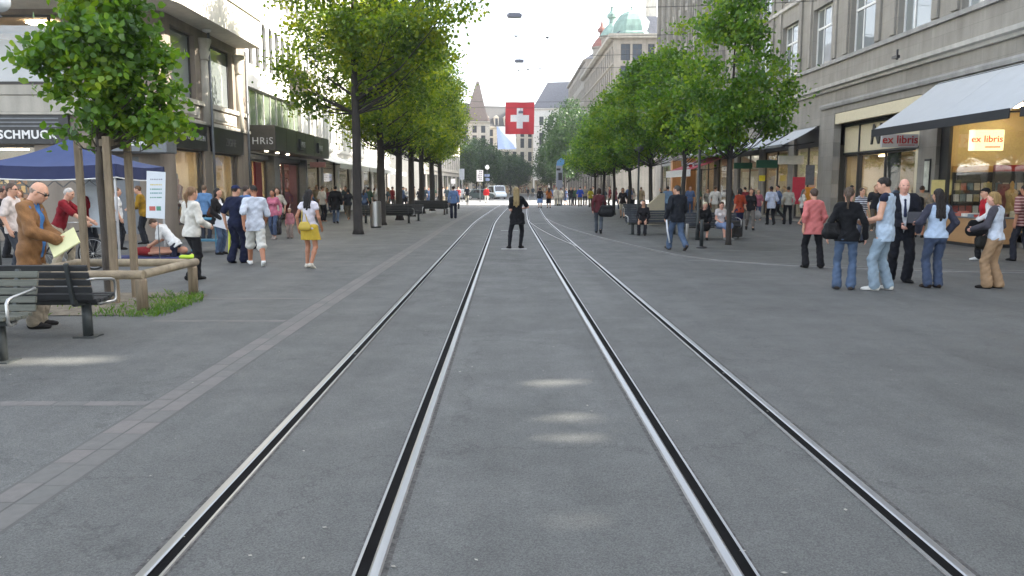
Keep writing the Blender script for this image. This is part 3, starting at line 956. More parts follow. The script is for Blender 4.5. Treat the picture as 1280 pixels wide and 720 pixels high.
def make_tree(seed, H, zb, rx, ry, trunk_r, n_clump, per, leaf, lmat, bark, detail=False, lean=(0, 0), fork=0.45, zt=None, clr=0.42, shape=None, carve=(), lobes=None):
    """trunk+limbs mesh and crown mesh; crown fills an uneven ellipsoid from zb to H"""
    g = np.random.default_rng(seed)
    cz, rz = (zb + H) / 2, (H - zb) / 2
    ccx, ccy = lean
    lob = [(unit(g.normal(size=3)), g.uniform(0.12, 0.42)) for _ in range(10)]
    pts = []
    while len(pts) < n_clump:
        d = unit(g.normal(size=3))
        rad = 0.68 + sum(a * max(0, d @ l) ** 4 for l, a in lob)
        t = g.uniform(0.25, 1.0) ** 0.5
        p = np.array([ccx + d[0] * rx * rad * t, ccy + d[1] * ry * rad * t, cz + d[2] * rz * min(rad, 1.04) * t])
        if lobes:
            wv = np.array([l[3] * l[4] * l[5] for l in lobes]) ** .8
            l = lobes[g.choice(len(lobes), p=wv / wv.sum())]
            p = np.array(l[:3]) + d * np.array(l[3:6]) * t
        if shape is not None and not shape(p): continue
        if all(np.linalg.norm((p - q) / np.array([1, 1, 0.8])) > clr * 0.55 for q in pts): pts.append(p)
        elif g.random() < 0.05: pts.append(p)
    C = []
    for p in pts:
        m = int(per * g.uniform(0.5, 1.4))
        q = g.normal(size=(m, 3)) * np.array([clr * 0.62, clr * 0.62, clr * 0.40]) + p
        q[:, 2] -= 0.10 * np.linalg.norm((q - p)[:, :2], axis=1)
        C.append(q)
    C = np.concatenate(C)
    for p0, d0, r0 in carve:   # gaps in the crown
        w = C - p0; C = C[np.linalg.norm(w - (w @ d0)[:, None] * d0, axis=1) > r0]
    V, Q = leaves_np(C, leaf, seed + 1, detail)
    crown = np_mesh('crown', V, Q, lmat, detail)
    # trunk and limbs
    mb = MB()
    zf = zb + fork * (H - zb)
    top = np.array([ccx * 0.8, ccy * 0.8, H - 0.25 * (H - zb)])
    n = 9
    path = []
    for i in range(n):
        t = i / (n - 1)
        z = t * top[2]
        w = max(0, (z - zb * .7) / (top[2] - zb * .7))
        path.append((ccx * 0.8 * w + g.normal() * 0.02 * (0 < i), ccy * .8 * w + g.normal() * 0.02 * (0 < i), z))
    rs = [trunk_r * (1.35 if i == 0 else 1.0) * max(0.14, (1 - 0.25 * (i / (n - 1)) - 0.62 * max(0, (p[2] - zb) / (top[2] - zb)))) for i, p in enumerate(path)]
    path.insert(1, (path[0][0], path[0][1], 0.18)); rs.insert(1, trunk_r * 1.04)
    mb.tube(path, rs, 10)
    order = sorted(range(len(pts)), key=lambda i: -np.linalg.norm(pts[i] - np.array([ccx, ccy, cz])))
    tips = [pts[i] for i in order[:max(6, n_clump // 4)]]
    P = np.array(path)
    for tp in tips:
        z0 = min(max(zb * 1.04, tp[2] - 0.55 * np.linalg.norm(tp[:2] - np.array([ccx, ccy])) - 0.15 * rz), top[2] - 0.1)
        i = np.searchsorted(P[:, 2], z0); i = min(max(1, i), len(P) - 1)
        f = (z0 - P[i - 1, 2]) / (P[i, 2] - P[i - 1, 2] + 1e-6)
        b0 = P[i - 1] + (P[i] - P[i - 1]) * f
        mid = b0 * 0.5 + tp * 0.5 + np.array([0, 0, -0.08 * np.linalg.norm(tp - b0)]) + g.normal(size=3) * 0.05
        r0 = rs[i] * 0.38
        mb.tube([b0, b0 * .75 + mid * .25 + g.normal(size=3) * .02, mid, tp], [r0, r0 * 0.75, r0 * 0.45, 0.008], 6)
        for q in pts:
            dq = np.linalg.norm(q - mid)
            if 0.2 < dq < clr * 1.8 and g.random() < 0.4:
                mb.tube([mid, (mid + q) / 2 + g.normal(size=3) * .04, q], [r0 * 0.3, r0 * 0.2, 0.005], 5)
    trunk = mb.mesh('trunk', bark, fix=False)
    return trunk, crown


def plant_tree(meshes, loc, label, group=None, rz=0.0, s=1.0, name='street_tree', sz=None):
    t = thing(name, label, 'tree', loc, rz, group)
    t.scale = (s, s, sz or s)
    link('trunk', meshes[0], t); link('crown', meshes[1], t)
    return t


# young tree in the fenced pit
PIT_L = []
for px, py, w_, h_, dy in ((112, 10, 58, 34, 0), (120, -40, 45, 45, .1), (150, 55, 55, 36, .1), (80, 72, 44, 13, -.2), (128, 100, 62, 24, -.1), (68, 104, 36, 13, .15), (188, 88, 38, 36, .1), (165, 138, 56, 28, -.15), (204, 165, 26, 20, .1), (104, 158, 22, 15, -.2), (214, 118, 22, 13, .2), (140, 150, 45, 26, .35), (130, 60, 45, 40, .5), (130, 60, 45, 40, -.45)):
    q = AY(px, py, 11.85)
    PIT_L.append((q.x + 5.93, dy, q.z, w_ * .0108, min(.55, w_ * .0105), h_ * .0112))
pit_tree = make_tree(11, 6.0, 2.15, 1.2, 1.2, 0.06, 112, 84, 0.108, LEAF_LIME, BARK, True, lean=(0.02, 0), clr=0.24, lobes=PIT_L)
plant_tree(pit_tree, (-5.93, 11.85, 0), 'young lime tree staked inside the wooden rail fence beside the benches', name='young_tree')

# left row: older trees with bare straight trunks
LB = [make_tree(21 + i, 11.6, 3.5, 2.75, 2.75, 0.20, 115, 175, 0.150, LEAF_MAPLE, BARK_DARK, False, clr=0.58) for i in range(3)]
LB.append(make_tree(33, 11.6, 4.2, 3.0, 2.8, 0.17, 124, 200, 0.150, LEAF_MAPLE, BARK_DARK, False, clr=0.60))
left_rows = [(-5.50, 29.6, 3, 1.0, 1.0, 20), (-5.75, 36.8, 1, 0.95, 0.93, 100), (-5.65, 42.2, 2, 0.92, 0.9, 200), (-5.65, 47.6, 0, 0.95, 0.92, 250), (-5.6, 53.0, 1, 0.95, 0.92, 320),
             (-5.5, 59.0, 2, 0.98, 0.92, 10), (-5.4, 65.0, 0, 0.95, 0.9, 140)]
left_lab = ['tall plane tree with a straight dark trunk, nearest of the left row',
            'plane tree rising behind the steel litter bin, second of the left row', 'plane tree behind the first long bench, third of the left row',
            'plane tree with a dark trunk between the left benches, fourth of the row', 'plane tree beyond the benches, fifth of the left row',
            'plane tree near the sunlit crossing, last but one of the left row', 'plane tree at the edge of the sunlit crossing, far end of the left row']
for (x, y, k, s, sz, a), lb in zip(left_rows, left_lab):
    plant_tree(LB[k], (x, y, 0), lb, 'plane trees in the left row', R(a), s, 'plane_tree', sz)

# right row: smaller full crowns on thin trunks
RB_R = lambda z: np.interp(z, [2.3, 3.0, 4.4, 6.2, 7.2, 8.6], [1.6, 2.0, 2.0, 1.35, .8, .3])
RB = [make_tree(41 + i, 8.2, 2.45, 2.4, 2.4, 0.085, 104, 118, 0.138, LEAF_LIME, BARK_DARK, False, clr=0.42, shape=lambda p: math.hypot(p[0], p[1]) < RB_R(p[2])) for i in range(3)]
right_rows = [(6.65, 24.0, 0, .90, 1.0, 0), (6.7, 30.6, 1, 1.02, 0.98, 120), (6.65, 37.2, 2, 1.12, 1.04, 220), (6.65, 43.8, 0, 1.12, 1.02, 75), (6.7, 50.4, 1, 1.12, 1.0, 300), (6.8, 57.0, 2, 1.15, 1.0, 33),
              (6.9, 63.5, 0, 1.12, 0.98, 160)]
right_lab = ['nearest lime tree of the right row, its crown against the grey stone facade', 'lime tree behind the nearest of the right row, above the two grey bollards', 'third lime tree of the right row, standing beside the cream wind screen',
             'fourth lime tree of the right row, in front of the orange shop columns', 'fifth lime tree of the right row, by the dark bench', 'sixth lime tree of the right row, last before the sunlit crossing but one', 'lime tree with yellowish lower leaves at the far end of the right row']
for (x, y, k, s, sz, a), lb in zip(right_rows, right_lab):
    plant_tree(RB[k], (x, y, 0), lb, 'lime trees in the right row', R(a), s, 'lime_tree', sz)

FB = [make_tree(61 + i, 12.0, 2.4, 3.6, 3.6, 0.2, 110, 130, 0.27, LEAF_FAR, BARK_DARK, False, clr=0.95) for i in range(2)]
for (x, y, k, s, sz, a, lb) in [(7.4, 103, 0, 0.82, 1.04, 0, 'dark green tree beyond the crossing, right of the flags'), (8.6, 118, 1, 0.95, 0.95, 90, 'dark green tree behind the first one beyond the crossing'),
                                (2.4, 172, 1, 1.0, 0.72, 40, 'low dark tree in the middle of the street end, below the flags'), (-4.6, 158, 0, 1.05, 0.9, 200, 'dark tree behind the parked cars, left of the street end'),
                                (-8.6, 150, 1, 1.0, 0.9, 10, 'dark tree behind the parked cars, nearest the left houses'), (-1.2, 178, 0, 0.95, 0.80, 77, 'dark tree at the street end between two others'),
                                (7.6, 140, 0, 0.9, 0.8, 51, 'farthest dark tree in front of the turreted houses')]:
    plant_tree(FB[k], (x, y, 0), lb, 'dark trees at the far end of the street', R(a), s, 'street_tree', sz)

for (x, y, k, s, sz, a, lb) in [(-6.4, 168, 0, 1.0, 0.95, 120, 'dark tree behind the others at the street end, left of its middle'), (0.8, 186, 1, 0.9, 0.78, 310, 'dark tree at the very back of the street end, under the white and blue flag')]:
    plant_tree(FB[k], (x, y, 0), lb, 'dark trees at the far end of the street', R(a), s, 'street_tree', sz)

# unseen tree added in an opened gap; crown holed to shape road sun patches
SUN_AZ, SUN_EL = R(82), R(34)       # azimuth clockwise from +Y (up the street)
SUN_D = np.array([math.sin(SUN_AZ) * math.cos(SUN_EL), math.cos(SUN_AZ) * math.cos(SUN_EL), math.sin(SUN_EL)])
gaps = []
for px, py, r in ((700, 478, .40), (712, 478, .36), (712, 521, .36), (722, 523, .30), (712, 546, .34), (735, 549, .28), (690, 640, .26), (722, 655, .24), (60, 448, .42), (95, 450, .40), (25, 452, .36), (60, 436, .22)):
    g_ = G(px, py); gaps.append((np.array(g_) - np.array([19.0, 8.2, 0]), SUN_D, r * (.62 if px < 400 else .50)))
sun_patch_tree = make_tree(91, 17.5, 4.0, 4.1, 4.1, 0.25, 260, 190, 0.30, LEAF_MAPLE, BARK_DARK, False, clr=0.9, carve=gaps)
plant_tree(sun_patch_tree, (19.0, 8.2, 0), 'tall tree added out of view at the right, crown holed to shape sun patches', name='plane_tree')
# ------------------------------------------------------------------ buildings
def stone(name, col, rough=0.85, var=0.16, block=None, streak=True):
    """cut stone or render: blotches, rain streaks and (optionally) joints"""
    if name in MATS: return MATS[name]
    if isinstance(col, str): col = lin(col)
    m = bpy.data.materials.new(name)
    nt, N, L, b = nodes_of(m)
    tc = N.new('ShaderNodeTexCoord')
    n1 = N.new('ShaderNodeTexNoise'); n1.inputs['Scale'].default_value = 0.7; n1.inputs['Detail'].default_value = 8; n1.inputs['Roughness'].default_value = 0.65
    L.new(tc.outputs['Object'], n1.inputs['Vector'])
    mp = N.new('ShaderNodeMapping'); mp.inputs['Scale'].default_value = (3.0, 3.0, 0.16); L.new(tc.outputs['Object'], mp.inputs['Vector'])
    n2 = N.new('ShaderNodeTexNoise'); n2.inputs['Scale'].default_value = 1.0; n2.inputs['Detail'].default_value = 5; L.new(mp.outputs[0], n2.inputs['Vector'])
    ad = N.new('ShaderNodeMath'); ad.operation = 'ADD'; L.new(n1.outputs['Fac'], ad.inputs[0]); L.new(n2.outputs['Fac'], ad.inputs[1])
    cr = N.new('ShaderNodeValToRGB'); cr.color_ramp.elements[0].position = 0.36; cr.color_ramp.elements[1].position = 0.62
    hf = N.new('ShaderNodeMath'); hf.operation = 'MULTIPLY'; hf.inputs[1].default_value = 0.5; L.new(ad.outputs[0], hf.inputs[0])
    cr.color_ramp.elements[0].color = (*[c * (1 - var * 1.6) for c in col], 1); cr.color_ramp.elements[1].color = (*[c * (1 + var * .6) for c in col], 1)
    L.new(hf.outputs[0], cr.inputs['Fac'])
    cur = cr.outputs['Color']
    n3 = N.new('ShaderNodeTexNoise'); n3.inputs['Scale'].default_value = 24; n3.inputs['Detail'].default_value = 5; L.new(tc.outputs['Object'], n3.inputs['Vector'])
    bp = N.new('ShaderNodeBump'); bp.inputs['Strength'].default_value = 0.35; bp.inputs['Distance'].default_value = 0.02
    L.new(n3.outputs['Fac'], bp.inputs['Height'])
    if block:
        mp2 = N.new('ShaderNodeMapping'); mp2.inputs['Rotation'].default_value = (PI / 2, 0, 0); L.new(tc.outputs['Object'], mp2.inputs['Vector'])
        bk = N.new('ShaderNodeTexBrick'); bk.inputs['Scale'].default_value = 1; bk.inputs['Brick Width'].default_value = block[0]; bk.inputs['Row Height'].default_value = block[1]
        bk.inputs['Mortar Size'].default_value = 0.006; bk.inputs['Color1'].default_value = (1, 1, 1, 1); bk.inputs['Color2'].default_value = (0.88, 0.88, 0.88, 1); bk.inputs['Mortar'].default_value = (0.6, 0.6, 0.6, 1)
        L.new(mp2.outputs[0], bk.inputs['Vector'])
        mx = N.new('ShaderNodeMix'); mx.data_type = 'RGBA'; mx.blend_type = 'MULTIPLY'; mx.inputs['Factor'].default_value = 0.7
        L.new(cur, mx.inputs['A']); L.new(bk.outputs['Color'], mx.inputs['B']); cur = mx.outputs['Result']
    L.new(cur, b.inputs['Base Color']); L.new(bp.outputs['Normal'], b.inputs['Normal'])
    b.inputs['Roughness'].default_value = rough; b.inputs['Specular IOR Level'].default_value = 0.25
    MATS[name] = m
    return m


GREY_ST = stone('grey_stone', (0.30, 0.283, 0.25), block=(1.6, 0.62))
GREY_TRIM = stone('pale_stone_trim', (0.48, 0.465, 0.43))
LAMP_F = glow('shop_ceiling_lamp_far', (1.0, 0.88, 0.70), 3.5)
BEIGE_ST = stone('beige_stone', (0.30, 0.27, 0.225), block=(1.2, 0.55))
BROWN_ST = stone('brown_stone', (0.25, 0.21, 0.17))
WHITE_W = stone('white_render', (0.72, 0.70, 0.66), var=0.06)
CREAM_W = stone('cream_render', (0.58, 0.54, 0.46), var=0.1)
CREAM_PANEL = mat('cream_panel', (0.62, 0.55, 0.38), 0.5, var=0.05)
DARK_MET = mat('dark_metal', (0.022, 0.022, 0.023), 0.42, var=0.2)
GREY_MET = mat('grey_metal', (0.16, 0.17, 0.18), 0.45, metal=0.3, var=0.15)
STEEL = mat('brushed_steel', (0.55, 0.55, 0.54), 0.32, metal=1.0, var=0.12, scale=20, stretch=(1, 1, 0.05))
WHITE_P = mat('white_paint', (0.74, 0.74, 0.72), 0.5, var=0.05)
FRAME_D = mat('dark_frame', (0.045, 0.04, 0.036), 0.5)
SLATE = mat('slate_roof', (0.075, 0.08, 0.095), 0.6, var=0.3, scale=3)
TILE_BR = mat('brown_roof', (0.10, 0.075, 0.062), 0.7, var=0.3, scale=3)
COPPER = mat('green_copper', (0.20, 0.30, 0.25), 0.6, var=0.25, scale=1.4, stretch=(1, 1, 0.3))
RED_ROOF = mat('red_roof', (0.23, 0.085, 0.06), 0.7, var=0.3)
GLASS_W = glass_window()
GLASS_B = glass_window('bright_window_glass', (0.10, 0.11, 0.11))
GLASS_S = glass_clear()
GLASS_F = glass_window('far_window_glass', (0.022, 0.027, 0.033)); GLASS_F.node_tree.nodes['Principled BSDF'].inputs['IOR'].default_value = 1.35; GLASS_F.node_tree.nodes['Principled BSDF'].inputs['Specular IOR Level'].default_value = .3
LAMP_W = glow('shop_ceiling_lamp', (1.0, 0.82, 0.58), 6.0)
LAMP_N = glow('shop_ceiling_lamp_neutral', (1.0, 0.90, 0.74), 6.0)


def goods(name, cols, w=0.22, h=0.3, mortar=(0.05, 0.04, 0.03)):
    """shelves full of small coloured goods: cells of random colour between dark shelf lines"""
    if name in MATS: return MATS[name]
    m = bpy.data.materials.new(name)
    nt, N, L, b = nodes_of(m)
    tc = N.new('ShaderNodeTexCoord'); mp = N.new('ShaderNodeMapping'); mp.inputs['Rotation'].default_value = (PI / 2, 0, 0)
    L.new(tc.outputs['Object'], mp.inputs['Vector'])
    bk = N.new('ShaderNodeTexBrick'); bk.inputs['Scale'].default_value = 1; bk.inputs['Brick Width'].default_value = w; bk.inputs['Row Height'].default_value = h
    bk.inputs['Mortar Size'].default_value = 0.035; bk.inputs['Mortar Smooth'].default_value = 0.1
    bk.inputs['Color1'].default_value = (0, 0, 0, 1); bk.inputs['Color2'].default_value = (1, 1, 1, 1); bk.inputs['Mortar'].default_value = (0.5, 0.5, 0.5, 1)
    bk.offset = 0.37
    L.new(mp.outputs[0], bk.inputs['Vector'])
    cr = N.new('ShaderNodeValToRGB'); cr.color_ramp.interpolation = 'CONSTANT'
    el = cr.color_ramp.elements
    for i, c in enumerate(cols):
        e = el[i] if i < 2 else el.new(i / len(cols))
        e.position = i / len(cols); e.color = (*lin(c), 1)
    L.new(bk.outputs['Color'], cr.inputs['Fac'])
    mx = N.new('ShaderNodeMix'); mx.data_type = 'RGBA'; L.new(bk.outputs['Fac'], mx.inputs['Factor'])
    L.new(cr.outputs['Color'], mx.inputs['A']); mx.inputs['B'].default_value = (*mortar, 1)
    L.new(mx.outputs['Result'], b.inputs['Base Color']); b.inputs['Roughness'].default_value = 0.6
    MATS[name] = m
    return m


G_WARM = goods('goods_warm', ['#8a5a2a', '#d9b26a', '#5a2d1a', '#c98d3a', '#efe0b8', '#a33a22', '#3a2a20'])
G_BOOK = goods('goods_books', ['#c8b070', '#e8dcb8', '#8a3322', '#d9a03a', '#4a5a6a', '#f0ead8', '#6a4a2a', '#b84a30'], 0.16, 0.34)
G_MIX = goods('goods_mixed', ['#b8b0a0', '#d0c8b4', '#7a3a3a', '#46506a', '#e8e4da', '#a08848', '#2c2826'], 0.4, 0.5)
G_FASH = goods('goods_clothes', ['#ddd8cc', '#c23a4a', '#e8e6e0', '#2a2a30', '#b8a890', '#6a7a8a'], 0.3, 1.1)
WARM_WALL = mat('warm_shop_wall', (0.52, 0.42, 0.27), 0.8, var=0.12, scale=1.2)
PALE_WALL = mat('pale_shop_wall', (0.60, 0.54, 0.42), 0.8, var=0.12, scale=1.2)
SHOP_FLOOR = mat('shop_floor', (0.22, 0.18, 0.13), 0.35, var=0.2)


def wall_mb(mb, u0, u1, z0, z1, ops, reveal=0.28, y=0.0, arch=False):
    """front skin with openings and their reveals; openings: (u0,u1,z0,z1)"""
    us = sorted({u0, u1, *[o[0] for o in ops], *[o[1] for o in ops]}); us = [u for u in us if u0 <= u <= u1]
    zs = sorted({z0, z1, *[o[2] for o in ops], *[o[3] for o in ops]}); zs = [z for z in zs if z0 <= z <= z1]
    for j in range(len(zs) - 1):
        zc = (zs[j] + zs[j + 1]) / 2
        st = None
        for i in range(len(us) - 1):
            uc = (us[i] + us[i + 1]) / 2
            hole = any(o[0] < uc < o[1] and o[2] < zc < o[3] for o in ops)
            if not hole and st is None: st = us[i]
            if st is not None and (hole or i == len(us) - 2):
                e = us[i] if hole else us[i + 1]
                mb.quad((st, y, zs[j]), (e, y, zs[j]), (e, y, zs[j + 1]), (st, y, zs[j + 1])); st = None
    for a, b, c, d in ops:
        r = y + reveal
        mb.quad((a, y, c), (a, y, d), (a, r, d), (a, r, c)); mb.quad((b, y, c), (b, r, c), (b, r, d), (b, y, d))
        mb.quad((a, y, d), (b, y, d), (b, r, d), (a, r, d)); mb.quad((a, y, c), (a, r, c), (b, r, c), (b, y, c))


def shell(mb, u0, u1, dep, z1, z0=0.0, y=0.0):
    """sides, back and top of a building block"""
    mb.quad((u0, y, z0), (u0, y, z1), (u0, dep, z1), (u0, dep, z0)); mb.quad((u1, y, z0), (u1, dep, z0), (u1, dep, z1), (u1, y, z1))
    mb.quad((u0, dep, z0), (u0, dep, z1), (u1, dep, z1), (u1, dep, z0)); mb.quad((u0, y, z1), (u1, y, z1), (u1, dep, z1), (u0, dep, z1))


WIN_CACHE = {}


def window_mesh(w, h, kind, fm, gm):
    """frame mesh and pane mesh, origin at lower left of the opening, face at y=0"""
    key = (round(w, 2), round(h, 2), kind, fm.name, gm.name)
    if key in WIN_CACHE: return WIN_CACHE[key]
    f = MB(); b = 0.07
    f.bx(0, b, 0, .07, 0, h); f.bx(w - b, w, 0, .07, 0, h); f.bx(b, w - b, 0, .07, 0, b); f.bx(b, w - b, 0, .07, h - b, h)
    if kind == 'transom3':
        zt = h * 0.66
        f.bx(b, w - b, .005, .075, zt - .05, zt + .05)
        for q in (1 / 3, 2 / 3): f.bx(w * q - .03, w * q + .03, .01, .065, zt + .05, h - b)
        f.bx(w * .33 - .035, w * .33 + .035, .01, .07, b, zt - .05)
    elif kind == 'cross':
        zt = h * 0.68
        f.bx(b, w - b, .005, .075, zt - .04, zt + .04); f.bx(w / 2 - .035, w / 2 + .035, .01, .07, b, zt - .04); f.bx(w / 2 - .025, w / 2 + .025, .01, .065, zt + .04, h - b)
    elif kind == 'mid':
        f.bx(w / 2 - .03, w / 2 + .03, .01, .07, b, h - b)
    elif kind == 'fins':
        n = max(2, round(w / 1.1))
        for i in range(1, n): f.bx(w * i / n - .035, w * i / n + .035, .0, .07, b, h - b)
    fr = f.mesh('frame', fm)
    p = MB(); p.bx(b * .5, w - b * .5, .045, .055, b * .5, h - b * .5)
    pa = p.mesh('pane', gm)
    WIN_CACHE[key] = (fr, pa)
    return fr, pa


def add_window(root, u, z, w, h, kind='cross', fm=None, gm=None, y=0.20, M=None, curtain=0.0):
    fr, pa = window_mesh(w, h, kind, fm or WHITE_P, gm or GLASS_W)
    loc = Vector((u, y, z)); rz = 0
    o = link('window', fr, root)
    m = Matrix.Translation(loc)
    if M is not None: m = M @ m
    o.matrix_local = m
    link('pane', pa, o)
    return o


def shop(root, u0, u1, z0, z1, dep=3.5, wall=None, back=None, lamp=None, y=0.18, frame=None, mull=(), door=None, M=None, glassm=None):
    """a lit shop room behind a glass front: interior shell, goods wall, ceiling lamps, glass, frame"""
    i = MB(M); e = 0.02
    i.quad((u0, y, z0), (u0, dep, z0), (u0, dep, z1), (u0, y, z1)); i.quad((u1, y, z0), (u1, y, z1), (u1, dep, z1), (u1, dep, z0))
    i.quad((u0, y, z1), (u0, dep, z1), (u1, dep, z1), (u1, y, z1))
    i.quad((u0, dep, z0), (u1, dep, z0), (u1, dep, z1), (u0, dep, z1))
    i.cur = 1
    i.quad((u0, y, z0), (u1, y, z0), (u1, dep, z0), (u0, dep, z0))
    i.build('shop_interior', [wall or WARM_WALL, SHOP_FLOOR], root, fix=False)
    g = MB(M)
    zt = min(z1 - .3, z0 + 2.3)
    g.bx(u0 + .1, u1 - .1, dep - .35, dep - .02, z0 + .02, zt)
    g.build('goods_shelf', back or G_WARM, root)
    l = MB(M)
    n = max(1, int((u1 - u0) / 2.2))
    for k in range(n):
        uc = u0 + (u1 - u0) * (k + .5) / n
        l.bx(uc - .45, uc + .45, dep * .35 - .2, dep * .35 + .2, z1 - .09, z1 - .06)
    l.build('ceiling_lamp', lamp or LAMP_W, root)
    p = MB(M); p.bx(u0 + .04, u1 - .04, y - .01, y, z0 + .04, z1 - .04)
    p.build('shop_window', glassm or GLASS_S, root)
    f = MB(M); t = .06
    f.bx(u0, u0 + t, y - .06, y + .03, z0, z1); f.bx(u1 - t, u1, y - .06, y + .03, z0, z1); f.bx(u0 + t, u1 - t, y - .06, y + .03, z1 - t, z1); f.bx(u0 + t, u1 - t, y - .06, y + .03, z0, z0 + t * 1.5)
    for q in mull: f.bx(q - .035, q + .035, y - .055, y + .025, z0 + t * 1.5, z1 - t)
    f.build('shop_frame', frame or FRAME_D, root)
    dr = random.Random(int(u0 * 31 + u1 * 7 + dep * 100))
    pal = ['#c8b89a', '#7a3a30', '#e0dacb', '#46525e', '#a88850', '#2c2a2a', '#b8a0a0', '#8a9a90']
    for q in range(max(2, int((u1 - u0) / .8)) if dep >= 2.5 and z1 - z0 < 4.5 else 0):   # goods standing behind the glass
        uu = u0 + .4 + (u1 - u0 - .8) * (q + dr.uniform(.1, .9)) / max(2, int((u1 - u0) / .8)); yy = y + dr.uniform(.35, 1.0)
        cn = dr.choice(pal); d_ = MB(M); hh = dr.uniform(.7, 1.25)
        kind = dr.random()
        if kind < .45:      # clothes stand / figure
            d_.lathe([(.16, 0), (.02, .04), (.02, .55), (.17, .6), (.13, .95), (.19, 1.25), (.05, 1.36), (.07, 1.48), (.02, 1.58)], (uu, yy, z0 + .03), 10)
        elif kind < .75:
            d_.bx(uu - .22, uu + .22, yy - .2, yy + .2, z0 + .03, z0 + hh * .7); d_.bx(uu - .14, uu + .14, yy - .1, yy + .1, z0 + hh * .701, z0 + hh)
        else:
            d_.bx(uu - .3, uu + .3, yy - .015, yy + .015, z0 + .5, z0 + .5 + hh); d_.bx(uu - .02, uu + .02, yy + .016, yy + .04, z0 + .03, z0 + .6)
        d_.build('display_item', mat('display_' + cn[1:], cn, .6, var=.25, scale=5), root)


# ======================= right: long grey stone building =======================
YB = 80.5
bA = thing('stone_building', 'long grey stone commercial building along the right side with shops on its ground floor', 'building', (14.7, YB, 0), -PI / 2)
U = lambda Y: YB - Y
ops = []
pill = [(11.6, 12.2), (19.5, 20.3), (27.7, 28.9), (36.5, 38.2), (41.5, 42.3), (46.4, 47.2), (51.6, 52.4)]
y = 57.0
while y < 79: pill.append((y - .4, y + .4)); y += 5.2
bays = []
for a, b in zip(pill[:-1], pill[1:]):
    zt = 5.0 if b[0] < 37 else 4.6
    bays.append((a[1], b[0], zt)); ops.append((U(b[0]), U(a[1]), 0.12, zt))
wins = []
Yc = 25.5 - 4.3 * 2
while Yc < 53:
    for zz, hh in ((7.4, 2.7), (11.3, 2.5), (15.0, 2.4)): wins.append((U(Yc) - 1.2, zz, 2.4, hh, 'transom3'))
    Yc += 4.3
Yc = 57.0
while Yc < 79:
    for zz, hh in ((6.9, 2.6), (10.2, 2.6), (13.5, 2.6), (16.7, 2.4)): wins.append((U(Yc) - .75, zz, 1.5, hh, 'cross'))
    Yc += 2.6
for u, z, w, h, k in wins: ops.append((u, u + w, z, z + h))
mb = MB(); wall_mb(mb, U(80), U(11.6), 0, 20.8, ops, 0.32); shell(mb, U(80), U(11.6), 6.3, 20.8)  # block ends early and stays shallow, an added gap for low sun
mb.build('wall', GREY_ST, bA, fix=False)
for u, z, w, h, k in wins: add_window(bA, u, z, w, h, k, None, GLASS_B, y=0.22)
mb = MB()   # pilasters between the windows
Yc = 25.5 - 4.3 * 2 + 2.15
while Yc < 53:
    for q in (-.62, .62): mb.bx(U(Yc) + q - .2, U(Yc) + q + .2, -.09, -.002, 7.45, 20.2)
    Yc += 4.3
Yc = 55.7
while Yc < 79.9:
    mb.bx(U(Yc) - .33, U(Yc) + .33, -.22, -.002, 6.4, 20.3); mb.bx(U(Yc) - .15, U(Yc) + .15, -.30, -.221, 6.4, 20.3)
    Yc += 2.6
mb.build('pilasters', GREY_ST, bA, bevel=0.015)
mb = MB()
prof = [(-.002, 6.02), (-.12, 6.02), (-.16, 6.12), (-.30, 6.16), (-.32, 6.30), (-.10, 6.36), (-.002, 6.36)]
mb.prism([(p[0], p[1]) for p in prof], U(80), U(11.6), 'X')
mb.prism([(-.002, 20.2), (-.35, 20.3), (-.7, 20.55), (-.75, 20.85), (-.002, 21.0)], U(80), U(11.6), 'X')
mb.prism([(-.002, 10.85), (-.14, 10.9), (-.16, 11.05), (-.002, 11.1)], U(53.6), U(11.6), 'X')
mb.build('cornice', GREY_TRIM, bA)
mb = MB(); mb.bx(U(53.6), U(11.6), -.11, -.002, 7.22, 7.38)
mb.prism([(-.002, 5.28), (-.10, 5.28), (-.14, 5.40), (-.10, 5.48), (-.002, 5.50)], U(38.0), U(11.7), 'X')
mb.build('sill_band', stone('mid_stone', (0.33, 0.325, 0.31)), bA)
# security light on the band
mb = MB(); mb.bx(U(30.4), U(30.0), -.45, -.33, 6.42, 6.52); mb.bx(U(30.25), U(30.2), -.36, -.30, 6.38, 6.75); mb.build('floodlight', DARK_MET, bA)

# shops behind the bays
kinds = [(WARM_WALL, G_BOOK, LAMP_W), (PALE_WALL, G_MIX, LAMP_N), (WARM_WALL, G_WARM, LAMP_W), (PALE_WALL, G_FASH, LAMP_N)]
for n, (a, b, zt) in enumerate(bays):
    if 28 < a < 30 or 20 < a < 21: continue
    k = kinds[n % 4]
    zz = zt - (0.9 if a > 37 else .6)
    shop(bA, U(b) + .02, U(a) - .02, 0.14, zz, 4.0, k[0], k[1], k[2], mull=[U((a + b) / 2)])
    mb = MB(); mb.bx(U(b) + .02, U(a) - .02, .12, .25, zz + .002, zt - .002); mb.build('shop_fascia', FRAME_D if n % 2 else GREY_MET, bA)
# bookshop bay: one big window
a, b = 20.3, 27.7
shop(bA, U(b) + .02, U(a) - .02, 0.3, 4.4, 5.5, mat('yellow_shop_wall', (0.66, 0.54, 0.30), 0.8, var=0.12, scale=1), G_BOOK, LAMP_W, y=0.3, mull=[U(22.3)])
mb = MB(); mb.bx(U(b) + .02, U(a) - .02, .2, .4, 4.402, 4.998); mb.build('shop_fascia', FRAME_D, bA)
mb = MB(); mb.bx(U(27.7) + .01, U(27.7) + .55, .14, .24, .13, 4.4); mb.build('shop_jamb', DARK_MET, bA)
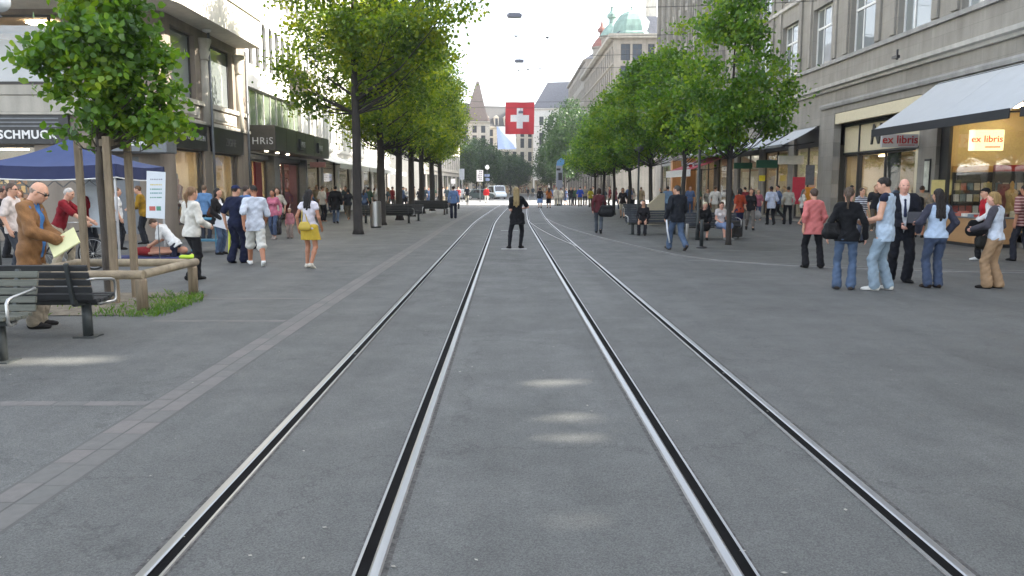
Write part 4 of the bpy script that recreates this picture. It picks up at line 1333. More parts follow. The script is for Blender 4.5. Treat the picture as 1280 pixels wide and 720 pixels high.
# neighbour bay with cream panels: door and window below a cream fascia
a, b = 28.9, 36.5
mb = MB(); mb.bx(U(b) + .02, U(a) - .02, .02, .2, 4.52, 4.98); mb.bx(U(b) + .02, U(b) + 1.55, .5, .6, 3.25, 4.38); mb.bx(U(b) + 1.62, U(a) - .02, .5, .6, 3.25, 4.38); mb.build('cream_fascia', CREAM_PANEL, bA, bevel=.01)
mb = MB(); mb.bx(U(b) + .02, U(a) - .02, .45, .66, 4.40, 4.50); mb.bx(U(b) + 1.55, U(b) + 1.62, .45, .66, .13, 4.38); mb.bx(U(b) + .02, U(a) - .02, .45, .66, 3.16, 3.24)
mb.build('fascia_frame', DARK_MET, bA)
shop(bA, U(b) + .02, U(a) - 1.2, 0.14, 3.14, 5.0, WARM_WALL, G_MIX, LAMP_W, y=0.6, mull=[U(b) + 1.6, U(b) + 3.9])
mb = MB(); mb.bx(U(b) + 3.95, U(b) + 4.9, .62, .72, .14, 3.1); mb.build('shop_door', DARK_MET, bA)
mb = MB(); mb.bx(U(a) - 1.18, U(a) - .02, .5, .7, .13, 3.14); mb.build('cream_pier', CREAM_PANEL, bA)
# black letter marks on the cream fascia (mostly hidden behind the awning)
lettering('N', 1.15, DARK_MET, bA, (U(33.4), .47, 3.85), depth=.04, offset=.02, shear=.2)
mb = MB(); mb.bx(U(28.35), U(27.95), -.05, -.003, 1.55, 2.7); mb.build('show_case', DARK_MET, bA, bevel=.01)
mb = MB(); mb.bx(U(28.32), U(27.98), -.056, -.0505, 1.62, 2.62); mb.build('show_case_poster', mat('poster_pale', (0.5, 0.52, 0.45), 0.4, var=.4, scale=3), bA)


def awning(name, label, Y0, Y1, z_wall, z_front, out, mcol, valm, val=0.22, group=None, seams=1, X=14.7, under=None):
    t = thing(name, label, 'awning', (X, Y1, 0), -PI / 2, group)
    L_ = Y1 - Y0
    mb = MB()
    n = seams + 1
    th = .03
    for i in range(n):
        a, b = L_ * i / n + .006, L_ * (i + 1) / n - .006
        m_ = 5
        for j in range(m_):
            s0, s1 = j / m_, (j + 1) / m_
            sag = lambda s: -0.05 * math.sin(PI * s)
            p = lambda s: (-.05 - out * s, z_wall + (z_front - z_wall) * s + sag(s))
            q0, q1 = p(s0), p(s1)
            mb.prism([(q0[0], q0[1]), (q1[0], q1[1]), (q1[0], q1[1] + th), (q0[0], q0[1] + th)], a, b, 'X')
    mb.build('cloth', mcol, t)
    mb = MB()
    mb.bx(0, L_, -.05 - out - .04, -.05 - out + .0, z_front - val, z_front + .05)
    mb.build('valance', valm, t)
    mb = MB()
    for u in (.25, L_ - .25):
        mb.tube([(u, -.05, z_wall - .7), (u, -.05 - out * .5, z_front + .02), (u, -.05 - out, z_front - .02)], .025, 6)
    mb.bx(0, L_, -.12, -.02, z_wall - .12, z_wall - .002)
    for i in range(1, n): mb.bx(L_ * i / n - .012, L_ * i / n + .012, -.07 - out, -.05 - out + .02, z_front, z_front + .06)
    mb.build('frame', DARK_MET, t)
    return t


AW_WHITE = mat('pale_awning_cloth', (0.47, 0.49, 0.50), 0.8, var=0.04, scale=2, bump=.1, bscale=120)
AW_DARK = mat('black_awning_valance', (0.02, 0.022, 0.025), 0.8)
awning('shop_awning', 'large pale awning with a black valance over the bookshop window', 20.2, 27.75, 5.2, 3.62, 2.15, AW_WHITE, AW_DARK, .2, 'awnings on the right', 1)
awning('shop_awning', 'pale awning at the right edge of the photo, next to the large one', 12.2, 19.75, 5.2, 3.62, 2.15, AW_WHITE, AW_DARK, .2, 'awnings on the right', 1)
awning('shop_awning', 'pale awning left of the thick grey pillar, half behind leaves', 38.4, 41.4, 4.55, 3.7, 1.6, AW_WHITE, GREY_MET, .08, 'awnings on the right', 0)
awning('shop_awning', 'pale awning above the two small green shop signs', 42.4, 51.4, 4.5, 3.75, 1.5, AW_WHITE, GREY_MET, .08, 'awnings on the right', 2)
awning('shop_awning', 'pale awning directly above the red awning', 52.5, 60.4, 4.55, 3.9, 1.7, AW_WHITE, GREY_MET, .08, 'awnings on the right', 2)
awning('red_awning', 'dark red awning with a white valance hanging low over a shop', 53.0, 61.0, 3.85, 2.85, 2.6, mat('red_awning_cloth', (0.28, 0.02, 0.035), .8), WHITE_P, .42, None, 1)


def panel_sign(name, label, loc, w, h, rz, facem, text=None, size=.3, tm=None, thick=.12, spacing=1.0, sub=None, offset=.0, bracket=True):
    t = thing(name, label, 'sign', loc, rz)
    mb = MB(); mb.bx(-w / 2, w / 2, 0, thick, -h / 2, h / 2); mb.build('panel', facem, t, bevel=.012)
    if text: lettering(text, size, tm, t, (0, -.006, .03 if sub else 0), depth=.012, spacing=spacing, offset=offset)
    if sub:
        mb = MB(); mb.bx(w * -.05, w * .4, -.004, -.0005, -h * .36, -h * .30); mb.build('small_print', tm, t)
    return t


RED_L = mat('red_lettering', (0.42, 0.012, 0.016), .45)
SIGN_GREY = mat('sign_pale_grey', (0.50, 0.49, 0.50), .4, var=.04)
panel_sign('shop_sign', 'pale grey projecting sign with red ex libris lettering below the large awning corner', (13.98, 28.8, 3.36), 1.30, .46, 0, SIGN_GREY, 'ex libris', .40, RED_L, sub=True, offset=.004)
mb = MB(); mb.tube([(14.6, 28.86, 3.45), (14.72, 28.86, 3.45)], .03, 6)
panel_sign('shop_sign', 'cream lit sign with red ex libris lettering hanging inside the bookshop window', (15.42, 26.0, 3.22), 1.02, .66, R(-8), glow('lit_sign_cream', (0.80, 0.66, 0.34), 0.55), 'ex libris', .30, glow('lit_red_letters', (0.62, 0.02, 0.015), .35), sub=True, offset=.004)
panel_sign('shop_sign', 'cream projecting shop sign beside the thick grey pillar', (14.0, 39.8, 3.05), 1.25, .42, 0, mat('sign_cream', (0.58, 0.54, 0.44), .4))
GREEN_S = mat('sign_green', (0.012, 0.10, 0.05), .4)
panel_sign('shop_sign', 'dark green shop sign over a doorway, the nearer of the green pair', (14.2, 44.1, 2.98), 1.15, .42, 0, GREEN_S)
panel_sign('shop_sign', 'dark green shop sign, the farther and smaller of the green pair', (14.15, 48.4, 3.0), 1.1, .36, 0, GREEN_S)
panel_sign('shop_sign', 'small yellow notice hanging in a doorway under the green signs', (14.3, 45.2, 2.22), .34, .32, 0, mat('sign_yellow', (0.72, 0.62, 0.02), .5), thick=.03)
sg = panel_sign('shop_sign', 'white shop sign with a red disc and black letters above the red awning', (13.0, 55.6, 3.18), 1.25, .42, 0, mat('sign_white', (0.66, 0.64, 0.64), .4))
mb = MB(); mb.lathe([(.13, 0), (.13, .012)], (-.38, -.013, 0), 20, axis='Y'); mb.build('red_disc', RED_L, sg)
lettering('Mer', .3, DARK_MET, sg, (.12, -.006, -.01), offset=.012)
panel_sign('poster', 'tall red poster in the shop window behind the woman in coral', (14.6, 40.3, 1.55), .62, 1.35, 0, mat('poster_red', (0.50, 0.03, 0.06), .5), thick=.03)
panel_sign('poster', 'orange poster board beside the thick grey pillar', (14.42, 38.35, 1.15), .42, 1.15, 0, mat('poster_orange', (0.62, 0.25, 0.02), .5), thick=.04)
panel_sign('poster', 'grey framed notice board fixed beside the thick grey pillar above the orange board', (14.42, 38.36, 2.3), .42, .95, 0, mat('board_grey', (0.12, 0.12, 0.12), .4, var=.3), thick=.05)
for i, (xx, yy, zz, lb) in enumerate([(14.75, 27.3, 1.72, 'small yellow notice stuck low in the bookshop window, left one'), (15.9, 26.3, 1.62, 'small yellow notice in front of the bookshop shelves, right one')]):
    panel_sign('notice', lb, (xx, yy, zz), .62, .5, R(-30 if i == 0 else 0), mat('notice_yellow', (0.66, 0.56, 0.22), .6), thick=.02)
# columns with orange cladding further down the right side
for i, yy in enumerate((62.0, 67.2)):
    t = thing('clad_column', ['orange wood clad column in front of the shops, the nearer one', 'orange wood clad column in front of the shops, the farther one'][i], 'column', (14.05, yy, 0), 0, None)
    mb = MB(); mb.bx(-.35, .35, -.35, .35, 0, 3.9); mb.build('shaft', mat('orange_wood', (0.40, 0.17, 0.04), .5, var=.25, scale=3, stretch=(6, 6, .4)), t, bevel=.02)
    mb = MB(); mb.bx(-.4, .4, -.4, .4, 3.901, 4.1); mb.build('cap', GREY_ST, t)

# ======================= left: corner building with jewellers =======================
bB = thing('corner_building', 'stone corner building on the left with jewellery shops and a projecting upper bay', 'building', (-10.9, 26.0, 0), 0)
MS = Matrix.Rotation(PI / 2, 4, 'Z')          # side facade: local u runs up the street
mb = MB()
opsF = [(-12.5, -3.1, 4.95, 7.1), (-12.5, -4.2, .35, 3.05), (-2.6, -.9, .2, 2.7)]
wall_mb(mb, -13, -.5, 0, 7.7, opsF, .3)
n = 6
for i in range(n):
    a, b = PI / 2 * i / n, PI / 2 * (i + 1) / n
    p = lambda t: (-.5 + .5 * math.sin(t), .5 - .5 * math.cos(t))
    q0, q1 = p(a), p(b)
    mb.add([(q0[0], q0[1], 0), (q1[0], q1[1], 0), (q1[0], q1[1], 7.7), (q0[0], q0[1], 7.7)], [(0, 1, 2, 3)], True)
mb.M = MS
opsS = [(.75, 2.75, 4.75, 6.95), (4.1, 6.6, 4.75, 6.95), (.7, 3.25, .45, 3.0), (4.0, 6.9, .45, 3.0)]
wall_mb(mb, .5, 8.3, 0, 7.7, opsS, .3)
mb.M = None
mb.quad((-13, 0, 0), (-13, 0, 7.7), (-13, 9, 7.7), (-13, 9, 0)); mb.quad((-13, 8.3, 0), (-13, 8.3, 7.7), (0, 8.3, 7.7), (0, 8.3, 0))
mb.build('wall', BROWN_ST, bB, fix=False)
# window of the first floor front with frosted lower band
shop(bB, -12.5, -3.1, 4.95, 7.1, 3.2, mat('tan_room_wall', (0.42, 0.32, 0.22), .8, scale=1), G_MIX, LAMP_W, y=.2, frame=FRAME_D, mull=[-3.55, -7.5])
mb = MB(); mb.bx(-12.4, -3.7, .10, .12, 5.05, 6.32); mb.build('frosted_band', mat('frosted_film', (0.62, 0.63, 0.63), .5, var=.06, scale=.8), bB)
for u, w in ((.75, 2.0), (4.1, 2.5)): add_window(bB, u, 4.75, w, 2.2, 'single', FRAME_D, GLASS_B, .16, MS)
shop(bB, -12.5, -4.2, .35, 3.05, 3.2, WARM_WALL, G_WARM, LAMP_W, y=.2, mull=[-9.5, -6.8])
shop(bB, .7, 3.25, .45, 3.0, 2.6, WARM_WALL, G_WARM, LAMP_W, M=MS, y=.14)
shop(bB, 4.0, 6.9, .45, 3.0, 2.6, WARM_WALL, G_WARM, LAMP_W, M=MS, y=.14)
mb = MB(); mb.bx(-2.6, -.9, .25, .3, .2, 2.7); mb.build('side_door', GREY_MET, bB)
TRIM_B = stone('corner_trim', (0.46, 0.43, 0.37))
mb = MB()
mb.bx(-13, -.5, -.10, -.002, 4.62, 4.92); mb.bx(-13, -.5, -.06, -.002, 4.10, 4.60); mb.bx(-13, -.5, -.16, -.002, 4.0, 4.09)
mb.M = MS
mb.bx(.5, 8.3, -.10, -.002, 4.58, 4.74); mb.bx(.5, 8.3, -.12, -.002, 3.93, 4.05)
for a, b in ((.8, 2.9), (4.05, 6.75)):
    mb.bx(a, b, -.05, -.002, 4.12, 4.52); mb.bx(a + .15, b - .15, -.08, -.051, 4.2, 4.45)
mb.build('sill_band', TRIM_B, bB, bevel=.008)
# half columns with carved capitals on the side facade
for u in (3.42, 7.1):
    mb = MB(MS)
    mb.tube([(u, -.06, 3.95), (u, -.06, 6.2)], [.17, .15], 12)
    mb.lathe([(.15, 6.2), (.2, 6.24), (.17, 6.3), (.24, 6.5), (.19, 6.58), (.28, 6.8), (.3, 6.85), (.3, 6.95)], (u, -.06, 0), 14)
    mb.build('half_column', stone('carved_stone', (0.5, 0.47, 0.4)), bB)
for u in (3.42, 7.5):
    mb = MB(MS); mb.tube([(u + .2, -.2, .02), (u + .2, -.2, 7.2)], .05, 8); mb.build('drain_pipe', GREY_MET, bB)
# black fascias
FASC = mat('black_fascia', (0.016, 0.016, 0.017), .35, var=.3)
mb = MB(); mb.bx(-13, -3.0, -.14, -.003, 3.08, 3.98); mb.build('fascia', FASC, bB, bevel=.01)
mb = MB(MS); mb.bx(.6, 3.3, -.12, -.003, 3.02, 3.92); mb.build('fascia', FASC, bB, bevel=.01)
mb = MB(MS); mb.bx(3.85, 7.3, -.12, -.003, 3.02, 3.92); mb.build('fascia', FASC, bB, bevel=.01)
mb = MB(); mb.bx(-13, -3.3, -.145, -.1405, 3.62, 3.66); mb.bx(-13, -3.3, -.145, -.1405, 3.74, 3.78); mb.bx(-13, -3.3, -.145, -.1405, 3.86, 3.9); mb.build('fascia_slats', GREY_MET, bB)
LET_W = mat('white_lettering', (0.78, 0.77, 0.74), .4)
LET_G = mat('pale_grey_lettering', (0.38, 0.38, 0.37), .4)
x0 = AY(1, 168, 26).x + 10.9
lettering('SCHMUCK', .36, LET_W, bB, (x0, -.147, AY(1, 169, 26).z), depth=.02, offset=.012, spacing=1.12, align='LEFT')
lettering('SCHMUCK UHREN', .27, LET_G, bB, tuple(MS @ Vector((1.95, -.127, 3.42))), (PI / 2, 0, PI / 2), depth=.02)
lettering('ZIGHE', .42, mat('dim_lettering', (0.12, 0.115, 0.105), .4), bB, tuple(MS @ Vector((5.75, -.127, 3.42))), (PI / 2, 0, PI / 2), depth=.02)
t = thing('awning_case', 'grey rolled awning case on the corner wall behind the young tree', 'awning', (-11.6, 25.7, 2.98), 0)
mb = MB(); mb.bx(-1.2, 1.05, -.5, .28, -.2, .2); mb.build('case', GREY_MET, t, bevel=.03)
mb = MB(); mb.bx(-.2, .5, -.52, -.501, .02, .35); mb.build('plate', WHITE_P, t)
panel_sign('menu_board', 'cream menu board fixed to the grey wall right of the blue tent', (-11.35, 25.9, 1.45), .36, .82, 0, mat('menu_cream', (0.60, 0.50, 0.28), .6), thick=.05)


def bay_outline(o=0.0):
    """plan of the projecting upper bay around the corner, pushed out by o"""
    pts = [(-13, -2.2 - o)]
    c = (-.5, -.7); r = 1.5 + o
    for i in range(9):
        a = PI / 2 * i / 8
        pts.append((c[0] + r * math.sin(a), c[1] - r * math.cos(a)))
    pts += [(1.0 + o, 7.2 + o * .5), (-.3, 7.2 + o * .5), (-.3, 1.0), (-13, 1.0)]
    return pts


BAY_ST = stone('bay_stone', (0.62, 0.58, 0.50), var=.1)
mb = MB(); mb.prism(bay_outline(0), 7.25, 8.45, 'Z'); mb.prism(bay_outline(-.12), 8.452, 20, 'Z'); mb.build('projecting_bay', BAY_ST, bB)
mb = MB(); mb.prism(bay_outline(.06), 8.30, 8.44, 'Z'); mb.prism(bay_outline(.10), 11.9, 12.1, 'Z'); mb.build('bay_moulding', TRIM_B, bB)
mb = MB(); mb.bx(-13, 0, .0, 8.3, 7.701, 20.02); mb.build('upper_wall', BROWN_ST, bB)
for yy in (-.2, 1.9, 4.0): # bay windows facing the street
    for zz in (9.0, 12.6):
        add_window(bB, yy, zz, 1.1, 2.2, 'cross', FRAME_D, GLASS_W, -.90, MS)
mb = MB(); mb.lathe([(.02, 0), (.14, .05), (.16, .12)], (.3, 3.2, 7.12), 14); mb.build('soffit_lamp', WHITE_P, bB)

# ======================= left: white modern house with black canopy =======================
bC = thing('white_shop_house', 'white rendered house with a glazed strip above a black shop canopy', 'building', (-11.4, 34.35, 0), PI / 2)
LC = 11.9
ops = [(.15, 10.9, 3.3, 6.15)]
wc = []
for i in range(9):
    wc.append((2.0 + i * 1.05, 7.15, .62, 2.15)); wc.append((2.0 + i * 1.05, 10.6, .62, 2.15)); wc.append((2.0 + i * 1.05, 14.0, .62, 2.15))
ops += [(a, a + w, z, z + h) for a, z, w, h in wc]
mb = MB(); wall_mb(mb, 0, LC, 3.25, 18.5, ops, .25); shell(mb, 0, LC, 12, 18.5, 0)
mb.build('wall', WHITE_W, bC, fix=False)
for a, z, w, h in wc:
    add_window(bC, a, z, w, h, 'single', FRAME_D, GLASS_W, .12)
    mb = MB()
    k = 8
    for s in (0, 1):   # rounded head
        pts = []
        for i in range(k + 1):
            t_ = PI / 2 * i / k
            pts.append((math.cos(t_), math.sin(t_)))
        r = w / 2
        poly = [(a + r + (1 if s else -1) * r * c_, z + h - r + r * s_) for c_, s_ in pts] + [(a + (w if s else 0), z + h)]
        mb.prism(poly, .015, .11, 'Y')
    mb.build('arch_head', WHITE_W, bC)
GL_G = glass_window('green_strip_glass', (0.10, 0.12, 0.09))
add_window(bC, .15, 3.3, 10.75, 2.85, 'fins', mat('pale_frame', (0.55, 0.54, 0.5), .4), GL_G, .14)
mb = MB(); mb.bx(8.7, 9.6, -.95, -.003, 6.62, 7.8); mb.build('oriel_box', mat('oriel_grey', (0.20, 0.18, 0.155), .6), bC, bevel=.01)
shop(bC, .3, 5.4, .1, 3.0, 4.0, WARM_WALL, G_WARM, LAMP_W, y=.5, mull=[1.4, 3.2])
shop(bC, 6.4, 11.5, .1, 3.0, 4.0, mat('dark_red_wall', (0.16, 0.02, 0.025), .6), G_MIX, LAMP_W, y=.5, mull=[8.6])
mb = MB(); mb.bx(-.0, .28, .02, .6, 0, 3.24); mb.bx(5.42, 6.38, .02, .6, 0, 3.24); mb.bx(11.52, LC, .02, .6, 0, 3.24); mb.bx(.3, LC, .3, .6, 3.02, 3.24); mb.build('piers', GREY_MET, bC)
mb = MB(); mb.bx(3.5, 4.4, .35, .45, .1, 2.9); mb.build('red_banner', mat('banner_red', (0.20, 0.01, 0.02), .6), bC)
cp = thing('shop_canopy', 'black box canopy with HRiS lettering over the shop entrance', 'canopy', (-11.4, 35.6, 0), PI / 2)
CANO = mat('canopy_dark', (0.10, 0.088, 0.072), .38, var=.15)  # box colour lightened to carry the light on its front
CANO2 = mat('canopy_side', (0.035, 0.036, 0.036), .3, var=.2, scale=2)
mb = MB(); mb.bx(0, 10.6, -1.25, -.003, 3.32, 4.42); mb.build('box', CANO, cp, bevel=.02)
mb = MB()
for i in range(6): mb.bx(.06 + i * 1.76, .06 + i * 1.76 + 1.70, -1.262, -1.2505, 3.36, 4.38)
mb.build('side_panels', CANO2, cp)
o = lettering('HRiS', .43, LET_W, cp, (-.012, -.70, 3.72), depth=.02, spacing=1.12); o.rotation_euler = (PI / 2, 0, -PI / 2)
for u in (4.4, 8.2):
    mb = MB(); mb.bx(u - .45, u + .45, -1.36, -1.263, 3.52, 4.05); mb.build('sign_box', FASC, cp, bevel=.01)
    lettering('HRiS', .40, LET_G, cp, (u, -1.367, 3.78), depth=.014)
mb = MB()
for u in (.5, 2.2, 4.0): mb.lathe([(.08, 0), (.08, .02)], (u, -.7, 3.29), 10)
mb.build('downlights', glow('downlight', (1, .85, .6), 10), cp)

# ======================= left: pale pilaster facade and those beyond =======================
def facade_building(name, label, loc, rz, L_, H, dep, wallm, zrows, pitch, ww, kind='cross', fm=None, gm=None, pil=None, ground=4.0, shops=True, cornice=None, trim=None, roof=None, u_off=.0, lampm=None, gw=None):
    b = thing(name, label, 'building', loc, rz)
    n = max(1, int(L_ / pitch)); p0 = (L_ - n * pitch) / 2
    wl = [(p0 + (i + .5) * pitch - ww / 2, z, ww, h) for i in range(n) for z, h in zrows]
    ops = [(u, u + w, z, z + h) for u, z, w, h in wl]
    sh = []
    if shops:
        m = max(1, round(L_ / 5.0)); s = L_ / m
        sh = [(i * s + .4, (i + 1) * s - .4) for i in range(m)]
        ops += [(a, c, .12, ground - .7) for a, c in sh]
    mb = MB(); wall_mb(mb, 0, L_, 0, H, ops, .26); shell(mb, 0, L_, dep, H)
    mb.build('wall', wallm, b, fix=False)
    for u, z, w, h in wl: add_window(b, u, z, w, h, kind, fm, gm, .17)
    for i, (a, c) in enumerate(sh):
        k = kinds[(i + len(label)) % 4]
        shop(b, a + .01, c - .01, .13, ground - .72, 3.0, PALE_WALL, k[1], LAMP_F)
    if pil:
        mb = MB()
        for i in range(n + 1):
            u = min(max(p0 + i * pitch, pil / 2 + .01), L_ - pil / 2 - .01)
            mb.bx(u - pil / 2, u + pil / 2, -.16, -.002, ground + .1, H - .6)
        mb.build('pilasters', trim or wallm, b)
    mb = MB()
    for z, o, h in (cornice or [(ground - .2, .18, .22), (H - .4, .45, .4)]):
        mb.prism([(-.002, z), (-o * .5, z), (-o, z + h * .4), (-o, z + h), (-.002, z + h + .02)], 0, L_, 'X')
    mb.build('cornice', trim or wallm, b)
    if roof:
        rm, rh, inset = roof
        mb = MB()
        mb.add([(-.1, -.2, H + .03), (L_ + .1, -.2, H + .03), (L_ + .1, dep, H + .03), (-.1, dep, H + .03), (inset * .5, inset, H + rh), (L_ - inset * .5, inset, H + rh), (L_ - inset * .5, dep - inset, H + rh), (inset * .5, dep - inset, H + rh)],
               [(0, 1, 5, 4), (1, 2, 6, 5), (2, 3, 7, 6), (3, 0, 4, 7), (4, 5, 6, 7), (3, 2, 1, 0)])
        mb.build('roof', rm, b)
    return b


rowz = [(4.6, 2.3), (7.8, 2.3), (11.0, 2.3), (14.2, 2.2)]
dD = facade_building('pilaster_house', 'long white house with narrow windows between tall white pilasters behind the left trees', (-11.7, 46.4, 0), PI / 2, 33.5, 18.5, 12, WHITE_W, rowz, 1.9, 1.0, 'mid', FRAME_D, GLASS_F, .5, 4.2)
dE = facade_building('cream_house', 'cream house beyond the crossing on the left side of the street', (-11.2, 104, 0), R(86), 40, 17.5, 12, CREAM_W, rowz, 2.6, 1.2, 'cross', WHITE_P, GLASS_F, None, 4.2, roof=(SLATE, 3.5, 3))
W_AW = mat('white_awning_cloth', (0.74, 0.73, 0.70), .8, var=.05)
def left_awning(label, y0, y1, zw, zf, out, X=-11.7):
    t = awning('shop_awning', label, -y1, -y0, zw, zf, out, W_AW, W_AW, .25, 'white awnings on the left', 2, X=X)
    t.location = (X, y0, 0); t.rotation_euler = (0, 0, PI / 2)
left_awning('long white awning behind the nearest plane tree trunk', 46.8, 56.5, 3.7, 3.05, 2.0)
left_awning('white awning farther along the left shops, behind the second tree', 57.0, 66.5, 3.7, 3.05, 2.0)
left_awning('white awning at the far end of the left shops', 67.0, 78.5, 3.7, 3.05, 1.8)
panel_sign('shop_sign', 'small red and white shop sign under the end of the black canopy', (-10.9, 46.6, 3.0), .9, .3, 0, mat('sign_pinkish', (0.66, 0.34, 0.30), .5), thick=.06)

# the next house past the gap opened for the sun on the right, level with the camera and behind it
facade_building('stone_building', 'grey stone house past the side street on the right, outside the picture', (14.7, 4.4, 0), -PI / 2, 16, 20.8, 13, GREY_ST, [(7.4, 2.7), (11.3, 2.5), (15, 2.4)], 4.0, 2.4, 'transom3', WHITE_P, GLASS_W, None, 5.4)

# ======================= right, beyond the crossing =======================
zr = [(5.0, 2.6), (8.6, 2.6), (12.2, 2.6), (15.8, 2.4), (18.9, 2.2)]
dF = facade_building('domed_building', 'beige stone corner building with a green copper dome, copper turret and red spire', (14.6, 156, 0), -PI / 2, 43.5, 22.2, 10, BEIGE_ST, zr, 2.5, 1.25, 'cross', FRAME_D, GLASS_F, None, 4.4, trim=stone('beige_trim', (0.36, 0.33, 0.275)),
                     cornice=[(4.3, .2, .25), (18.4, .2, .2), (21.7, .8, .6)], roof=(SLATE, 3.0, 4))
# its end wall that faces the camera, with windows
MF = Matrix.Translation((43.85, 0, 0)) @ Matrix.Rotation(PI / 2, 4, 'Z')
mb = MB(MF)
wl = [(u, z, w, h) for z, h in zr for u, w in ((.9, 1.3), (2.5, 1.3), (4.6, .9), (6.6, 1.3), (8.3, 1.2))]
wall_mb(mb, 0.0, 10, 0, 21.8, [(u, u + w, z, z + h) for u, z, w, h in wl], .2, y=-.03)
mb.build('end_wall', BEIGE_ST, dF, fix=False)
for u, z, w, h in wl: add_window(dF, u, z, w, h, 'cross', FRAME_D, GLASS_F, .1, MF)
mb = MB(); mb.bx(42.9, 44.6, -.8, 10, 21.81, 22.35); mb.build('end_cornice', stone('beige_trim', (0.36, 0.33, 0.275)), dF)
for (uu, vv, rr, hh) in ((41.1, 2.7, 2.75, 3.7),):
    mb = MB()
    k = 4
    ring = [(rr * 1.12, 0), (rr * 1.1, .25), (rr * .98, .5), (rr * .94, 1.2), (rr * .84, 2.0), (rr * .62, 2.8), (rr * .34, 3.3), (.12, 3.6), (.05, 4.6)]
    nseg = 8
    vs, fs = [], []
    for r_, z_ in ring:
        for i in range(nseg):
            a = 2 * PI * (i + .5) / nseg; q = r_ / math.cos(PI / nseg)
            vs.append((uu + q * math.cos(a), vv + q * math.sin(a), 22.37 + z_ * hh / 3.6))
    for j in range(len(ring) - 1):
        for i in range(nseg): fs.append((j * nseg + i, j * nseg + (i + 1) % nseg, (j + 1) * nseg + (i + 1) % nseg, (j + 1) * nseg + i))
    mb.add(vs, fs); mb.build('dome', COPPER, dF)
for uu in (33.2, 36.6):
    mb = MB(); mb.bx(uu - .45, uu + .45, 6, 6.9, 24, 30.2); mb.bx(uu - .6, uu + .6, 5.85, 7.05, 30.21, 30.7); mb.build('chimney', CREAM_W, dF)
dG = facade_building('turret_building', 'pale stone building farther up the right side behind the domed one', (15.0, 200, 0), -PI / 2, 43, 26, 16, BEIGE_ST, zr + [(22.4, 2.2)], 2.6, 1.2, 'cross', FRAME_D, GLASS_F, None, 4.4, roof=(SLATE, 3, 4))


def turret(parent, u, v, z, s, body, roofm, spire):
    mb = MB()
    mb.lathe([(1.9 * s, 0), (1.9 * s, 3.0 * s), (2.2 * s, 3.2 * s), (2.2 * s, 3.5 * s)], (u, v, z), 10, False); mb.build('turret_drum', body, parent)
    mb = MB()
    mb.lathe([(2.3 * s, 3.52 * s), (2.0 * s, 4.1 * s), (1.2 * s, 5.2 * s), (.55 * s, 5.8 * s), (.55 * s, 6.6 * s), (.95 * s, 6.8 * s), (.95 * s, 7.3 * s), (.4 * s, 7.9 * s), (.14 * s, 9.0 * s), (.05 * s, spire * s)], (u, v, z), 10, False); mb.build('turret_roof', roofm, parent)


turret(dF, 19, 2.8, 23.3, .92, BEIGE_ST, COPPER, 13)
turret(dF, 4.6, 2.8, 24.2, .86, BEIGE_ST, RED_ROOF, 13)
# closing the view: white house with a blue-grey roof, stepped forward on the right
dH = facade_building('gabled_white_house', 'white house with a dark blue slate roof closing the street, right of the flags', (6.6, 206, 0), R(-12), 13.0, 21.5, 14, WHITE_W, [(5, 2.6), (8.6, 2.6), (12.2, 3.2), (17.2, 2.2)], 2.2, 1.1, 'cross', FRAME_D, GLASS_F, None, 4.2, roof=(SLATE, 7.0, 5.5))
mb = MB(); mb.prism([(8.3, 21.52), (12.9, 21.52), (10.6, 24.3)], -.5, 3.0, 'Y'); mb.build('pediment', WHITE_W, dH)
dI = facade_building('mansard_house', 'beige stone house with a grey mansard roof closing the street, left of the flags', (-7.2, 206, 0), R(18), 15, 17.0, 13, CREAM_W, [(5, 2.4), (8.4, 2.4), (11.8, 2.4), (14.6, 1.7)], 2.1, 1.05, 'cross', FRAME_D, GLASS_F, None, 4.2, roof=(mat('grey_mansard', (0.06, 0.06, 0.058), .7, var=.2), 5.5, 3.0))
for q in range(5):
    mb = MB(); mb.bx(1.6 + q * 2.6, 2.7 + q * 2.6, .0, 2.2, 17.1, 19.3); mb.prism([(1.45 + q * 2.6, 19.31), (2.85 + q * 2.6, 19.31), (2.15 + q * 2.6, 19.9)], -.1, 2.3, 'Y'); mb.build('dormer', CREAM_W, dI)
    mb = MB(); mb.bx(1.8 + q * 2.6, 2.5 + q * 2.6, -.03, -.004, 17.4, 19.1); mb.build('dormer_window', GLASS_F, dI)
dJ = facade_building('tower_house', 'house with a pointed brown tower roof at the end of the street, far left', (-13.6, 196, 0), R(8), 9.5, 17.5, 12, CREAM_W, [(5, 2.4), (8.4, 2.4), (11.8, 2.4), (14.8, 1.7)], 2.1, 1.05, 'cross', FRAME_D, GLASS_F, None, 4.2, roof=(TILE_BR, 4.5, 3.0))
mb = MB(); mb.add([(3.6, -.6, 17.6), (9.0, -.6, 17.6), (9.0, 5, 17.6), (3.6, 5, 17.6), (6.5, 1.6, 27.2), (7.1, 1.6, 27.2), (7.1, 2.2, 27.2), (6.5, 2.2, 27.2)], [(0, 1, 5, 4), (1, 2, 6, 5), (2, 3, 7, 6), (3, 0, 4, 7), (4, 5, 6, 7), (3, 2, 1, 0)]); mb.build('tower_roof', TILE_BR, dJ)
dK = facade_building('gable_house', 'house with a stepped tan gable beside the pointed tower roof', (-24.0, 186, 0), R(4), 10, 19.5, 12, stone('tan_render', (0.42, 0.36, 0.28)), [(5, 2.4), (8.4, 2.4), (11.8, 2.4), (15, 2)], 2.3, 1.05, 'cross', FRAME_D, GLASS_F, None, 4.2, roof=(TILE_BR, 5, 3.0))
